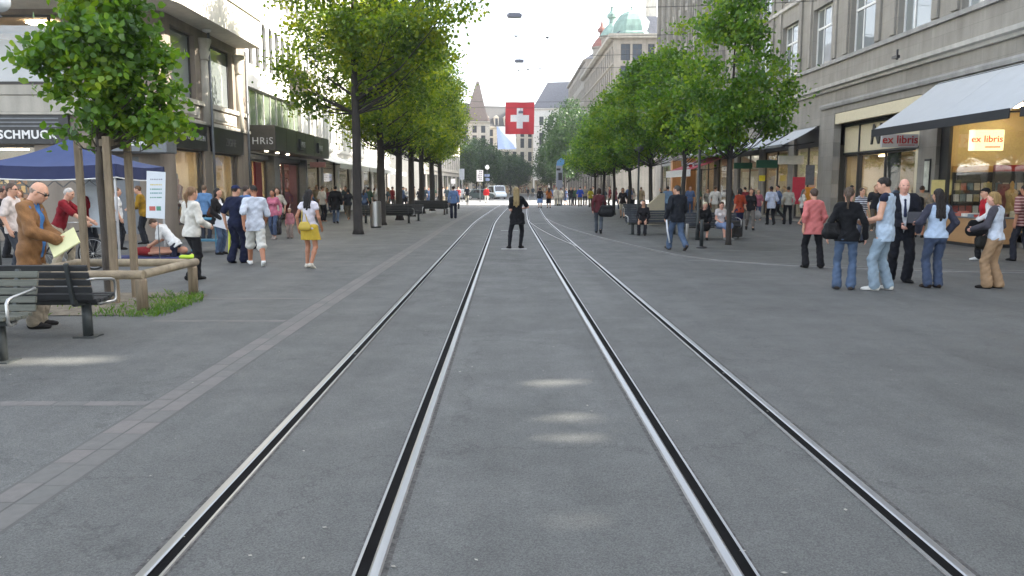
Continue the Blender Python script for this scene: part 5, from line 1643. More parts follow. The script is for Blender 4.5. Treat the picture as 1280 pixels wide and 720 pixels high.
# ------------------------------------------------------------------ ground, kerbs, rails
def asphalt(name, base, fine=0.35, tint=(1, 1, 1), patch=0.18, specks=0.25):
    m = bpy.data.materials.new(name)
    nt, N, L, b = nodes_of(m)
    tc = N.new('ShaderNodeTexCoord')
    def noise(s, d=5, r=.6, vec=None):
        n = N.new('ShaderNodeTexNoise'); n.inputs['Scale'].default_value = s; n.inputs['Detail'].default_value = d; n.inputs['Roughness'].default_value = r
        L.new(vec or tc.outputs['Object'], n.inputs['Vector']); return n
    def ramp(src, p0, p1, c0, c1):
        r = N.new('ShaderNodeValToRGB'); r.color_ramp.elements[0].position = p0; r.color_ramp.elements[1].position = p1
        r.color_ramp.elements[0].color = (c0, c0, c0, 1); r.color_ramp.elements[1].color = (c1, c1, c1, 1)
        L.new(src, r.inputs['Fac']); return r.outputs['Color']
    def mul(a, bb, f=1.0):
        x = N.new('ShaderNodeMix'); x.data_type = 'RGBA'; x.blend_type = 'MULTIPLY'; x.inputs['Factor'].default_value = f
        L.new(a, x.inputs['A']); L.new(bb, x.inputs['B']); return x.outputs['Result']
    rgb = N.new('ShaderNodeRGB'); rgb.outputs[0].default_value = (base * tint[0], base * tint[1], base * tint[2], 1)
    big = ramp(noise(0.22, 6, .6).outputs['Fac'], .3, .7, 1 - patch, 1 + patch * .6)
    mp = N.new('ShaderNodeMapping'); mp.inputs['Scale'].default_value = (1.6, 0.10, 1); L.new(tc.outputs['Object'], mp.inputs['Vector'])
    lane = ramp(noise(1.0, 5, .6, mp.outputs[0]).outputs['Fac'], .32, .68, .86, 1.10)
    mid = ramp(noise(5, 6, .7).outputs['Fac'], .3, .7, .90, 1.08)
    v = N.new('ShaderNodeTexVoronoi'); v.inputs['Scale'].default_value = 150; L.new(tc.outputs['Object'], v.inputs['Vector'])
    grain = ramp(v.outputs['Color'], .1, .95, 1 - fine, 1 + fine)
    v2 = N.new('ShaderNodeTexVoronoi'); v2.inputs['Scale'].default_value = 3.4; L.new(tc.outputs['Object'], v2.inputs['Vector'])
    spot = ramp(v2.outputs['Distance'], .030, .045, 1 + specks, 1.0)
    c = mul(mul(mul(mul(mul(rgb.outputs[0], big), lane), mid), grain), spot)
    v3 = N.new('ShaderNodeTexVoronoi'); v3.feature = 'DISTANCE_TO_EDGE'; v3.inputs['Scale'].default_value = 0.32
    wd = N.new('ShaderNodeVectorMath'); wd.operation = 'ADD'; nw = noise(1.7, 5, .7); L.new(nw.outputs['Color'], wd.inputs[0]); L.new(tc.outputs['Object'], wd.inputs[1]); L.new(wd.outputs[0], v3.inputs['Vector'])
    c = mul(c, ramp(v3.outputs['Distance'], .0, .006, .72, 1.0))
    c = mul(c, ramp(noise(2.3, 3, .5).outputs['Fac'], .62, .74, 1.0, .86))
    L.new(c, b.inputs['Base Color'])
    rr = ramp(noise(1.3, 4).outputs['Fac'], .3, .7, .62, .86); L.new(rr, b.inputs['Roughness'])
    b.inputs['Specular IOR Level'].default_value = 0.35
    bp = N.new('ShaderNodeBump'); bp.inputs['Strength'].default_value = 0.55; bp.inputs['Distance'].default_value = 0.006
    L.new(v.outputs['Distance'], bp.inputs['Height']); L.new(bp.outputs['Normal'], b.inputs['Normal'])
    MATS[name] = m
    return m


ROAD = asphalt('asphalt', 0.107, tint=(.975, 1.0, .945))
WALK = asphalt('pavement_asphalt', 0.112, tint=(.975, 1.0, .945), patch=.24)
STRIP = asphalt('fresh_asphalt', 0.078, tint=(1, 1.02, 1.05))


def sheet(name, pts_l, pts_r, z, m, kind='structure'):
    vs, fs = [], []
    for a, b in zip(pts_l, pts_r): vs += [(a[0], a[1], z), (b[0], b[1], z)]
    for i in range(len(pts_l) - 1): fs.append((2 * i, 2 * i + 1, 2 * i + 3, 2 * i + 2))
    o = MB().add(vs, fs).build(name, m, fix=False)
    tag(o, kind=kind)
    return o


g = MB(); g.add([(-1200, -300, -.012), (1200, -300, -.012), (1200, 2000, -.012), (-1200, 2000, -.012)], [(0, 1, 2, 3)])
tag(g.build('ground', asphalt('far_ground', 0.10)), kind='structure')
ys = [-6, 0, 10, 20, 30, 36, 44, 52, 60, 70, 80, 90, 105, 125, 150, 180, 230]
sx = street_x
sheet('road', [(-2.6 + sx(y), y) for y in ys], [(4.4 + sx(y), y) for y in ys], 0.0, ROAD)
sheet('pavement', [(-40, y) for y in ys], [(-2.6 + sx(y), y) for y in ys], 0.0, WALK)
sheet('plaza', [(4.4 + sx(y), y) for y in ys], [(40, y) for y in ys], 0.0, asphalt('plaza_asphalt', 0.112, tint=(.975, 1.0, .945), patch=.2))

# gutter of flat pavers
def paver_mat():
    m = bpy.data.materials.new('gutter_pavers')
    nt, N, L, b = nodes_of(m)
    tc = N.new('ShaderNodeTexCoord')
    ge = N.new('ShaderNodeNewGeometry')
    cr = N.new('ShaderNodeValToRGB'); cr.color_ramp.elements[0].color = (0.112, 0.112, 0.104, 1); cr.color_ramp.elements[1].color = (0.135, 0.134, 0.124, 1)
    L.new(ge.outputs['Random Per Island'], cr.inputs['Fac'])
    x = cr.color_ramp.elements.new(.93); x.color = (0.15, 0.138, 0.128, 1)
    nz = N.new('ShaderNodeTexNoise'); nz.inputs['Scale'].default_value = 14; nz.inputs['Detail'].default_value = 6; L.new(tc.outputs['Object'], nz.inputs['Vector'])
    c2 = N.new('ShaderNodeValToRGB'); c2.color_ramp.elements[0].color = (.75, .75, .75, 1); c2.color_ramp.elements[1].color = (1.15, 1.15, 1.15, 1); L.new(nz.outputs['Fac'], c2.inputs['Fac'])
    mx = N.new('ShaderNodeMix'); mx.data_type = 'RGBA'; mx.blend_type = 'MULTIPLY'; mx.inputs['Factor'].default_value = 1
    L.new(cr.outputs['Color'], mx.inputs['A']); L.new(c2.outputs['Color'], mx.inputs['B']); L.new(mx.outputs['Result'], b.inputs['Base Color'])
    b.inputs['Roughness'].default_value = .8
    return m


PAVER = paver_mat()
mb = MB()
r2 = random.Random(3)
for row in (-2.86, -2.70):
    y = -1.0
    while y < 66:
        ln = r2.uniform(.24, .36)
        x = row + sx(y)
        h = .0016 + r2.uniform(0, .0012)
        mb.add([(x + .004, y + .004, h), (x + .150, y + .004, h), (x + .150, y + ln - .004, h), (x + .004, y + ln - .004, h)], [(0, 1, 2, 3)])
        y += ln
for yy, x0 in ((6.2, -8.5), (10.2, -4.6), (12.3, -5), (18.5, -6), (24.0, -6)):
    x = x0
    while x < -2.9:
        ln = r2.uniform(.24, .36); h = .0012 + r2.uniform(0, .0008)
        mb.add([(x, yy, h), (min(x + ln - .008, -2.88), yy, h), (min(x + ln - .008, -2.88), yy + .13, h), (x, yy + .13, h)], [(0, 1, 2, 3)])
        x += ln
tag(mb.build('gutter', PAVER, fix=False), kind='structure')
mb = MB()
vs, fs = [], []
yy = [-1 + i * .5 for i in range(140)]
for y in yy: vs += [(-2.87 + sx(y) - .012, y, .0008), (-2.54 + sx(y) + .012, y, .0008)]
for i in range(len(yy) - 1): fs.append((2 * i, 2 * i + 1, 2 * i + 3, 2 * i + 2))
mb.add(vs, fs); tag(mb.build('gutter_joint', mat('joint_dark', (0.088, 0.088, 0.082), .9)), kind='structure')

# tram rails
def rail_steel():
    m = bpy.data.materials.new('rail_steel')
    nt, N, L, b = nodes_of(m)
    tc = N.new('ShaderNodeTexCoord'); mp = N.new('ShaderNodeMapping'); mp.inputs['Scale'].default_value = (60, .7, 1); L.new(tc.outputs['Object'], mp.inputs['Vector'])
    nz = N.new('ShaderNodeTexNoise'); nz.inputs['Scale'].default_value = 1; nz.inputs['Detail'].default_value = 5; L.new(mp.outputs[0], nz.inputs['Vector'])
    cr = N.new('ShaderNodeValToRGB'); cr.color_ramp.elements[0].color = (.22, .225, .23, 1); cr.color_ramp.elements[1].color = (.46, .47, .47, 1); L.new(nz.outputs['Fac'], cr.inputs['Fac'])
    L.new(cr.outputs['Color'], b.inputs['Base Color']); b.inputs['Metallic'].default_value = 1
    c2 = N.new('ShaderNodeValToRGB'); c2.color_ramp.elements[0].color = (.30, .30, .30, 1); c2.color_ramp.elements[1].color = (.50, .50, .50, 1); L.new(nz.outputs['Fac'], c2.inputs['Fac'])
    L.new(c2.outputs['Color'], b.inputs['Roughness'])
    return m


RAIL = rail_steel()
GROOVE = mat('rail_groove', (0.006, 0.006, 0.006), 1.0, var=.4, spec=0.12)
LIP = mat('rail_lip', (0.26, 0.255, 0.25), .5, metal=.5, var=.3)
SEAL = mat('rail_sealing', (0.075, 0.073, 0.068), .9, var=.75, scale=26, bump=.8)


def rail(path, side, head=.062, dim=False):
    """grooved rail along a path; side=+1 puts the groove to the right of the running head"""
    # cross-section strips: (x0,z0,x1,z1,material)
    h = .011
    sec = [(-.062, .0008, -.034, .002, 3), (-.034, .002, -.026, h, 2), (-.026, h, .012, h + .001, 0), (.012, h + .001, .022, h - .003, 0), (.022, h - .003, .026, .003, 1), (.026, .003, .076, .003, 1), (.076, .003, .077, .009, 1), (.077, .009, .091, .009, 0), (.091, .009, .095, .002, 2), (.095, .002, .107, .001, 3)]
    mb = MB()
    P = [Vector((p[0], p[1], 0)) for p in path]
    nr = []
    for i in range(len(P)):
        t = (P[min(i + 1, len(P) - 1)] - P[max(i - 1, 0)]).normalized(); nr.append(Vector((t.y, -t.x, 0)))
    for x0, z0, x1, z1, m in sec:
        mb.cur = m
        vs, fs = [], []
        for p, n_ in zip(P, nr):
            a = p + n_ * (x0 * side); b = p + n_ * (x1 * side)
            vs += [(a.x, a.y, z0), (b.x, b.y, z1)]
        for i in range(len(P) - 1): fs.append((2 * i, 2 * i + 1, 2 * i + 3, 2 * i + 2) if side > 0 else (2 * i, 2 * i + 2, 2 * i + 3, 2 * i + 1))
        mb.add(vs, fs)
    o = mb.build('tram_rail', [LIP if dim else RAIL, GROOVE, LIP, SEAL], fix=False)
    tag(o, kind='structure')


yy = [-2 + i * 2.0 for i in range(15)] + [28 + i * 1.5 for i in range(90)]
for x, s in ((-1.625, 1), (-.600, -1), (1.030, 1), (2.050, -1)):
    rail([(x + sx(y), y) for y in yy], s)
# turnout branching towards the right
def bez(p0, p1, p2, p3, n=40):
    out = []
    for i in range(n + 1):
        t = i / n
        out.append(tuple((1 - t) ** 3 * p0[k] + 3 * t * (1 - t) ** 2 * p1[k] + 3 * t * t * (1 - t) * p2[k] + t ** 3 * p3[k] for k in (0, 1)))
    return out


rail(bez((1.08, 44), (1.15, 36), (1.5, 29), (2.05, 23.4)), -1, dim=True)
rail(bez((2.15, 45), (2.25, 36), (2.9, 28), (4.3, 20.5))[:] + bez((4.3, 20.5), (5.2, 17.5), (7.2, 16.2), (14, 15.6))[1:], 1, dim=True)
tag(MB().add([(1.1, 38.1, .006), (2.0, 38.1, .006), (2.0, 38.25, .006), (1.1, 38.25, .006)], [(0, 1, 2, 3)]).build('switch_plate', LIP), kind='structure')
# painted marks under and behind the woman in black
PAINT = mat('road_paint', (0.40, 0.40, 0.39), .7, var=.3, scale=14)
for (px, py, w) in ((642.5, 311.2, .72), (637, 288, .7)):
    p = G(px, py)
    tag(MB().add([(p.x - w / 2, p.y - .1, .0015), (p.x + w / 2, p.y - .1, .0015), (p.x + w / 2, p.y + .1, .0015), (p.x - w / 2, p.y + .1, .0015)], [(0, 1, 2, 3)]).build('road_marking', PAINT), kind='structure')
sheet('crossing', [(-40, 77.5), (-40, 106.5)], [(60, 77.5), (60, 106.5)], .0035, asphalt('crossing_sun_pale', 0.27, tint=(1, .99, .95)))  # pale sheet brightens the sunlit band; sun put into the colour
# zebra lines at the crossing and an old saw-cut line in the plaza
for yv in (70.5, 106.5):
    tag(MB().add([(-6, yv, .006), (10, yv, .006), (10, yv + .5, .006), (-6, yv + .5, .006)], [(0, 1, 2, 3)]).build('stop_line', PAINT), kind='structure')
for a, b in (((4.3, 18.9), (9.5, 16.6)), ((5.0, 22.3), (10.2, 20.2)), ((9.5, 16.6), (14.3, 16.2))):
    A, B = Vector((*a, .0012)), Vector((*b, .0012)); t = (B - A).normalized(); n_ = Vector((t.y, -t.x, 0)) * .035
    tag(MB().add([A - n_, B - n_, B + n_, A + n_], [(0, 1, 2, 3)]).build('seam_line', mat('seam_pale', (0.19, 0.19, 0.185), .7, var=.3)), kind='structure')
# manhole lids
# bits of litter and petals
mb = MB(); r3 = random.Random(5)
for i in range(260):
    y = 3.2 + 22 * r3.random() ** 1.7; x = r3.uniform(-7, 10)
    s = r3.uniform(.006, .019); a = r3.uniform(0, 6.28)
    c_, s_ = math.cos(a) * s, math.sin(a) * s
    mb.add([(x - c_, y - s_, .006), (x + s_ * .6, y - c_ * .6, .007), (x + c_, y + s_, .008), (x - s_ * .6, y + c_ * .6, .007)], [(0, 1, 2, 3)])
tag(mb.build('litter', mat('litter_pale', (0.28, 0.27, 0.23), .8, var=.5), fix=False), 'tiny pale petals and bits of litter scattered on the asphalt', 'litter', kind='stuff')
# ------------------------------------------------------------------ street furniture and props
WOOD_DK = mat('dark_bench_wood', (0.020, 0.021, 0.022), .55, var=.35, scale=4, stretch=(.6, 8, 8), bump=.3)
WOOD_GN = mat('weathered_bench_wood', (0.105, 0.110, 0.088), .65, var=.3, scale=4, stretch=(.6, 8, 8), bump=.4)
WOOD_ST = mat('weathered_timber', (0.24, 0.185, 0.12), .8, var=.35, scale=5, stretch=(4, 4, .5), bump=.6)
WOOD_RL = mat('round_rail_timber', (0.30, 0.245, 0.165), .75, var=.3, scale=5, bump=.4)
IRON = mat('grey_cast_iron', (0.055, 0.062, 0.062), .5, metal=.4, var=.2)
STEEL_P = mat('satin_steel_tube', (0.46, 0.46, 0.45), .35, metal=.9, var=.06)


def bench(label, loc, rz, L_=2.4, wood=WOOD_DK, group=None, arms=('L', 'R'), lo=False):
    """slatted bench facing -Y in its own frame, length along X"""
    b = thing('bench', label, 'bench', loc, rz, group)
    mb = MB()
    for i in range(5): # seat slats
        y = -.46 + i * .098
        mb.obox((0, y, .435 + .012 * abs(i - 2.6)), (L_, .082, .038), (R(-4), 0, 0))
    mb.build('seat', wood, b, bevel=0 if lo else .008)
    mb = MB()
    for i in range(5):
        z = .50 + i * .083
        mb.obox((0, .035 + i * .022, z), (L_, .030, .070), (R(-15), 0, 0))
    mb.build('backrest', wood, b, bevel=0 if lo else .008)
    mb = MB(); mb.bx(-L_ / 2 + .05, L_ / 2 - .05, -.30, -.22, .37, .41); mb.build('stretcher', IRON, b)
    for s in (-1, 1):
        x = s * (L_ / 2 - .22)
        mb = MB()
        mb.tube([(x, -.22, .012), (x, -.22, .40)], .055, 12)
        mb.bx(x - .12, x + .12, -.34, -.10, .001, .014)
        mb.build('leg', IRON, b)
        mb = MB()
        mb.prism([(-.47, .385), (.02, .385), (.07, .42), (.17, .88), (.13, .89), (.02, .47), (-.03, .41), (-.47, .41)], x - .02, x + .02, 'X')
        mb.build('bracket', IRON, b)
    for s, nm in ((-1, 'L'), (1, 'R')):
        if nm not in arms: continue
        x = s * (L_ / 2 + .012)
        mb = MB(); mb.tube([(x - s * .05, .09, .70), (x, .02, .70), (x, -.36, .66), (x, -.42, .645), (x, -.45, .61), (x, -.45, .44), (x, -.44, .41), (x, -.40, .395), (x - s * .08, -.2, .395)], .017, 8)
        mb.build('armrest', STEEL_P, b)
    return b


# the two near benches stand back to back
bench('grey-green slatted bench facing the camera, cut off by the left edge', (-6.0, 8.05, 0), R(0), 2.4, WOOD_GN, 'benches by the fenced tree', ('R',))
bench('black slatted bench seen from behind, just in front of the wooden tree fence', (-5.84, 8.95, 0), R(180), 2.4, WOOD_DK, 'benches by the fenced tree', ('L', 'R'))
for (x, y, rz, lb) in [(-5.75, 38.3, 180, 'long black bench just behind the steel litter bin'), (-5.6, 41.6, 0, 'black bench behind the first one, facing it between two trunks'),
                       (-4.95, 50.0, 180, 'black bench farther up the left row, with people behind it'), (-4.95, 52.6, 0, 'farthest black bench in the left row')]:
    bench(lb, (x, y, 0), R(rz), 2.5, WOOD_DK, 'black benches in the left row', lo=True)
for (x, y, rz, lb) in [(6.75, 27.0, 0, 'dark bench with a steel armrest where the old woman in black sits'), (5.35, 29.6, 5, 'dark bench behind the walking man in the dark jacket'),
                       (7.0, 41.5, 0, 'black bench farther back in the right row, behind the woman with a bag')]:
    bench(lb, (x, y, 0), R(rz), 2.0, mat('dark_blue_bench', (0.03, 0.036, 0.046), .5, var=.3), 'dark benches in the right row', lo=True)

# wooden fence round the young tree
FX0, FX1, FY0, FY1 = -6.80, -5.03, 10.95, 12.75
fn = thing('wooden_fence', 'low fence of round timber posts and rails around the young tree', 'fence', ((FX0 + FX1) / 2, (FY0 + FY1) / 2, 0))
cx, cy = (FX0 + FX1) / 2, (FY0 + FY1) / 2
for x, y in ((FX0, FY0), (FX1, FY0), (FX0, FY1), (FX1, FY1)):
    mb = MB(); mb.lathe([(.075, 0), (.075, .44), (.068, .47)], (x - cx, y - cy, 0), 12); mb.build('post', WOOD_ST, fn)
z = .525
for a, b in (((FX0 - .12, FY0), (FX1 + .03, FY0)), ((FX1, FY0 + .06), (FX1, FY1 + .15)), ((FX1 - .07, FY1), (FX0 - .1, FY1)), ((FX0, FY1 - .07), (FX0, FY0 + .07))):
    mb = MB(); mb.tube([(a[0] - cx, a[1] - cy, z), (b[0] - cx, b[1] - cy, z)], .062, 12); mb.build('rail', WOOD_RL, fn)
st = thing('tree_stakes', 'three square timber stakes joined by boards holding the young tree upright', 'tree stake', (-6.0, 12.1, 0))
sk = [(-6.62, 12.55), (-5.72, 11.62), (-5.72, 12.25)]
for x, y in sk:
    mb = MB(); mb.obox((x + 6.0, y - 12.1, 1.22), (.10, .10, 2.44), (0, 0, .2)); mb.build('stake', WOOD_ST, st, bevel=.012)
for (a, b) in ((0, 1), (1, 2), (0, 2)):
    A, B = Vector((sk[a][0] + 6, sk[a][1] - 12.1, 2.36)), Vector((sk[b][0] + 6, sk[b][1] - 12.1, 2.36))
    d = B - A
    mb = MB(); mb.obox((A + B) / 2 + Vector((0, 0, .002 * a)), (d.length + .1, .03, .10), (0, 0, math.atan2(d.y, d.x))); mb.build('board', WOOD_ST, st)
# soil and grass in the pit
so = MB(); pts = []
for i in range(28):
    a = 2 * PI * i / 28
    q = 1 / max(abs(math.cos(a)), abs(math.sin(a))) ** .8
    pts.append((-5.85 + 1.10 * math.cos(a) * q, 11.85 + 1.18 * math.sin(a) * q, .010 + .0))
so.add(pts + [(-5.85, 11.85, .055)], [(i, (i + 1) % 28, 28) for i in range(28)], True)
tag(so.build('soil', mat('pit_soil', (0.17, 0.145, 0.105), .95, var=.4, scale=7, bump=.8, bscale=30)), kind='structure')
gr = np.random.default_rng(9)
n = 5200
px_ = gr.uniform(-6.75, -4.62, n); py_ = gr.uniform(10.55, 13.0, n)
dens = np.clip((px_ + 5.75) * 1.1, .03, 1) * np.clip(1.35 - np.abs(py_ - 11.55) * .75, .1, 1) * (0.5 + 0.5 * (np.sin(px_ * 5.3 + 1) * np.sin(py_ * 4.1) > -.25))
edge = px_ < -4.62 - np.clip(py_ - 12.0, 0, 2) * .35
keep = (gr.random(n) < dens) & edge
px_, py_ = px_[keep], py_[keep]; n = len(px_)
hh = gr.uniform(.03, .10, n); a = gr.uniform(0, 6.28, n); w = .007
bx_, by_ = np.cos(a), np.sin(a); ln = gr.uniform(.02, .09, n)
V = np.stack([np.stack([px_ - bx_ * w, py_ - by_ * w, np.zeros(n)], 1), np.stack([px_ + bx_ * w, py_ + by_ * w, np.zeros(n)], 1),
              np.stack([px_ + bx_ * w * .6 - by_ * ln * .4, py_ + by_ * w * .6 + bx_ * ln * .4, hh * .7], 1), np.stack([px_ - by_ * ln, py_ + bx_ * ln, hh], 1)], 1).reshape(-1, 3)
Q = (np.arange(n) * 4)[:, None] + np.array([0, 1, 2, 3])[None]
gm = leaf_material('grass_blades', (0.04, 0.10, 0.012), (0.075, 0.17, 0.018), (0.12, 0.2, 0.03), .35)
tag(link('grass', np_mesh('grass', V, Q, gm, False)), 'tufts of fresh grass growing in the tree pit', 'grass', kind='stuff')

# litter bin
p = G(470, 284.5)
bn = thing('litter_bin', 'brushed steel cylindrical litter bin with a slanted top beside the plane tree', 'litter bin', (p.x, p.y, 0), R(-20))
mb = MB(); nn = 28
vs, fs = [], []
for i in range(nn):
    a = 2 * PI * i / nn
    vs += [(.235 * math.cos(a), .235 * math.sin(a), .06), (.235 * math.cos(a), .235 * math.sin(a), 1.02 + .12 * math.cos(a + .5))]
for i in range(nn):
    j = (i + 1) % nn
    fs.append((2 * i, 2 * j, 2 * j + 1, 2 * i + 1))
mb.add(vs, fs, True); mb.add([vs[2 * i + 1] for i in range(nn)], [tuple(range(nn))]); mb.build('body', STEEL, bn)
mb = MB(); mb.lathe([(.21, 0), (.21, .06)], (0, 0, 0), 24); mb.build('base', DARK_MET, bn)
mb = MB(); mb.tube([(.20 * math.cos(a) * 0 + .10 * math.cos(a), .10 * math.sin(a), 1.035 + .06 * math.cos(a + .5)) for a in [2 * PI * i / 16 for i in range(17)]], .012, 6); mb.build('opening', DARK_MET, bn)

# bollards and small posts on the right
for (px, py, h, r, lb) in [(858.5, 305, .62, .05, 'short pale bollard, left of the pair near the walking man'), (876.5, 310, .80, .055, 'short grey bollard on a round foot, right of the pair'), (806.7, 289, .78, .045, 'thin dark bollard standing alone by the right row of trees')]:
    p = G(px, py)
    b = thing('bollard', lb, 'bollard', (p.x, p.y, 0))
    mb = MB(); mb.lathe([(r, .0), (r, h - .03), (r * .8, h)], n=12); mb.build('post', mat('bollard_pale', (0.27, 0.26, 0.24), .6) if px < 870 and px > 850 else IRON, b)
    if px > 870:
        mb = MB(); mb.lathe([(.16, .001), (.15, .03), (r, .06)], n=14); mb.build('foot', DARK_MET, b)

# hanging street lamps over the tracks and their span wires
WIRE = mat('span_wire', (0.03, 0.03, 0.03), .5)
def span(y, z, xl, xr, label, sag=.35):
    mb = MB(); n = 14
    mb.tube([(xl + (xr - xl) * i / n, y, z - sag * 4 * (i / n) * (1 - i / n)) for i in range(n + 1)], .015, 5)
    tag(mb.build('span_wire', WIRE), label, 'wire', 'span wires across the street')
LAMP_BODY = mat('lamp_housing', (0.16, 0.17, 0.22), .5)
for (px, py, Y, w, lb, lw) in [(643, 19, 39.0, .74, 'nearest and largest hanging street lamp, high over the tracks', 'span wire carrying the nearest hanging lamp'), (649, 76, 55.0, .66, 'second hanging street lamp, above the flag', 'span wire carrying the second hanging lamp'),
                         (651, 140, 66.0, .40, 'small hanging lamp in front of the white cross of the flag', 'span wire carrying the lamp in front of the flag')]:
    p = AY(px, py, Y)
    t = thing('hanging_lamp', lb, 'street lamp', p, 0, 'hanging street lamps')
    mb = MB(); mb.prism([(-w / 2, 0), (-w * .42, -.11), (w * .42, -.11), (w / 2, 0), (w * .35, .09), (-w * .35, .09)], -.14, .14, 'Y'); mb.build('housing', LAMP_BODY, t, bevel=.02)
    mb = MB(); mb.bx(-w * .36, w * .36, -.11, .11, -.125, -.111); mb.build('diffuser', WHITE_P, t)
    mb = MB(); mb.tube([(0, 0, .09), (0, 0, .32)], .014, 6); mb.build('hanger', DARK_MET, t)
    span(Y, p.z + .32 + .35, -11.6, 14.6, lw)
for Y, z, lb in ((25.0, 9.2, 'thin span wire crossing the street nearest the camera'), (46, 10.4, 'thin span wire between the nearest two hanging lamps')):
    span(Y, z, -11.0, 14.6, lb)
for (px, py, Y, lb) in [(645, 45, 46, 'small wire clamp hanging left on the span wire'), (684, 47, 46, 'small wire clamp hanging right on the span wire'), (648.5, 88, 58, 'small wire clamp below the second lamp, left of three'),
                        (660, 87, 58, 'small wire clamp below the second lamp, middle of three'), (675, 86, 58, 'small wire clamp below the second lamp, right of three')]:
    p = AY(px, py, Y)
    mb = MB(); mb.prism([(-.16, .05), (0, -.06), (.16, .05), (0, .03)], -.03, .03, 'Y'); mb.tube([(0, 0, -.03), (0, 0, -.11)], .03, 6)
    o = mb.build('wire_clamp', DARK_MET, loc=p); tag(o, lb, 'wire clamp', 'wire clamps over the tracks')
span(58, AY(660, 86, 58).z + .36, -11.6, 14.6, 'span wire carrying the three small clamps')

# flags on a span wire
def waving(w, h, seed, amp=.10):
    n, m = 14, 14
    pts = [[Vector((w * (i / n - .5), amp * math.sin(i * .55 + seed + j * .16) * (.25 + .75 * (1 - j / m)), h * (j / m - .5))) for i in range(n + 1)] for j in range(m + 1)]
    return pts, n, m


def flag(name, label, c, w, h, seed, pick, mats, skew=0.0):
    t = thing(name, label, 'flag', c)
    mb = MB()
    pts, n, m = waving(w, h, seed)
    N_ = 28
    def P(u, v):
        return Vector((w * (u - .5) + skew * (v - 1) * w, .15 * math.sin(u * 8.5 + seed + v * 2.2) * (.25 + .75 * (1 - v)), h * (v - .5)))
    for th in (0, .012):
        vs = [P(i / N_, j / N_) + Vector((0, th, 0)) for j in range(N_ + 1) for i in range(N_ + 1)]
        o = mb.n
        mb.cur = 0
        mb.add(vs, [], True)
        for j in range(N_):
            for i in range(N_):
                f = [j * (N_ + 1) + i, j * (N_ + 1) + i + 1, (j + 1) * (N_ + 1) + i + 1, (j + 1) * (N_ + 1) + i]
                mb.f.append([o + q for q in (f if th == 0 else f[::-1])]); mb.mi.append(pick((i + .5) / N_, (j + .5) / N_)); mb.sm.append(True)
    mb.build('cloth', mats, t, fix=False)
    mb = MB(); mb.tube([(-w / 2 - .05, 0, h / 2 + .02), (w / 2 + .05, 0, h / 2 + .02)], .02, 6); mb.build('pole', WHITE_P, t)
    for s_ in (-1, 1):
        mb = MB(); mb.tube([(s_ * w * .42, 0, h / 2 + .03), (s_ * w * .40, 0, h / 2 + .40)], .012, 5); mb.build('rope', WIRE, t)
    return t


F_RED = mat('flag_red', (0.50, 0.045, 0.06), .8, var=.06); F_WHITE = mat('flag_white', (0.72, 0.72, 0.74), .8, var=.04); F_BLUE = mat('flag_blue', (0.33, 0.42, 0.66), .8, var=.05)
def swiss(u, v):
    x, y = abs(u - .5), abs(v - .5)
    return 1 if (x < .10 and y < .335) or (y < .10 and x < .335) else 0
c = AY(650, 148, 72)
flag('swiss_flag', 'square red flag with a white cross hanging over the street', c, 2.55, 2.75, .4, swiss, [F_RED, F_WHITE], .015)
span(72, c.z + 1.42 + .35, -11.6, 14.6, 'span wire from which the red flag hangs')
c = AY(632.5, 172.5, 98)
flag('canton_flag', 'white and blue diagonally divided flag hanging behind the red one', c, 2.25, 2.65, 1.4, lambda u, v: 1 if v < 1.08 - u * 1.05 else 0, [F_WHITE, F_BLUE], -.06)
span(98, c.z + 1.36 + .35, -11.0, 14.6, 'span wire from which the white and blue flag hangs')

# globe lamp at the upper left edge
p = AY(-1, 2, 13.5)
gl = thing('globe_lamp', 'white globe street lamp at the top left corner', 'street lamp', (p.x - .35, p.y, 0))
mb = MB(); mb.tube([(0, 0, 0), (0, 0, p.z - .45)], .05, 10); mb.tube([(0, 0, p.z - .5), (.05, 0, p.z - .3), (.35, 0, p.z - .22)], .03, 8); mb.build('pole', IRON, gl)
mb = MB(); mb.ball((.35, 0, p.z), .165, 24, 14); mb.build('globe', mat('opal_globe', (0.72, 0.76, 0.78), .15, var=.02), gl)

# blue pavilion tent
tn = thing('pavilion_tent', 'blue pop-up pavilion tent in front of the jewellery shop', 'tent', (-10.15, 19.0, 0))
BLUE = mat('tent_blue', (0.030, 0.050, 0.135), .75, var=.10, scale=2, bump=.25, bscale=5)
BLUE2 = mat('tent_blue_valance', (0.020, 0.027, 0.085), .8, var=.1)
hx, hy, ze, za = 1.58, 1.25, 2.22, 2.86
mb = MB()
N_ = 8
for k, (A, B) in enumerate((((-hx, -hy), (hx, -hy)), ((hx, -hy), (hx, hy)), ((hx, hy), (-hx, hy)), ((-hx, hy), (-hx, -hy)))):
    vs, fs = [], []
    for j in range(N_ + 1):
        s = j / N_
        zz = ze + (za - ze) * s - .10 * math.sin(PI * s)
        for i in range(N_ + 1):
            t_ = i / N_
            x = (A[0] + (B[0] - A[0]) * t_) * (1 - s) * 1.0; y = (A[1] + (B[1] - A[1]) * t_) * (1 - s)
            vs.append((x, y, zz - .06 * math.sin(PI * t_) * (1 - s)))
    for j in range(N_):
        for i in range(N_): fs.append((j * (N_ + 1) + i, j * (N_ + 1) + i + 1, (j + 1) * (N_ + 1) + i + 1, (j + 1) * (N_ + 1) + i))
    mb.add(vs, fs, True)
mb.build('roof', BLUE, tn, fix=False)
mb = MB()
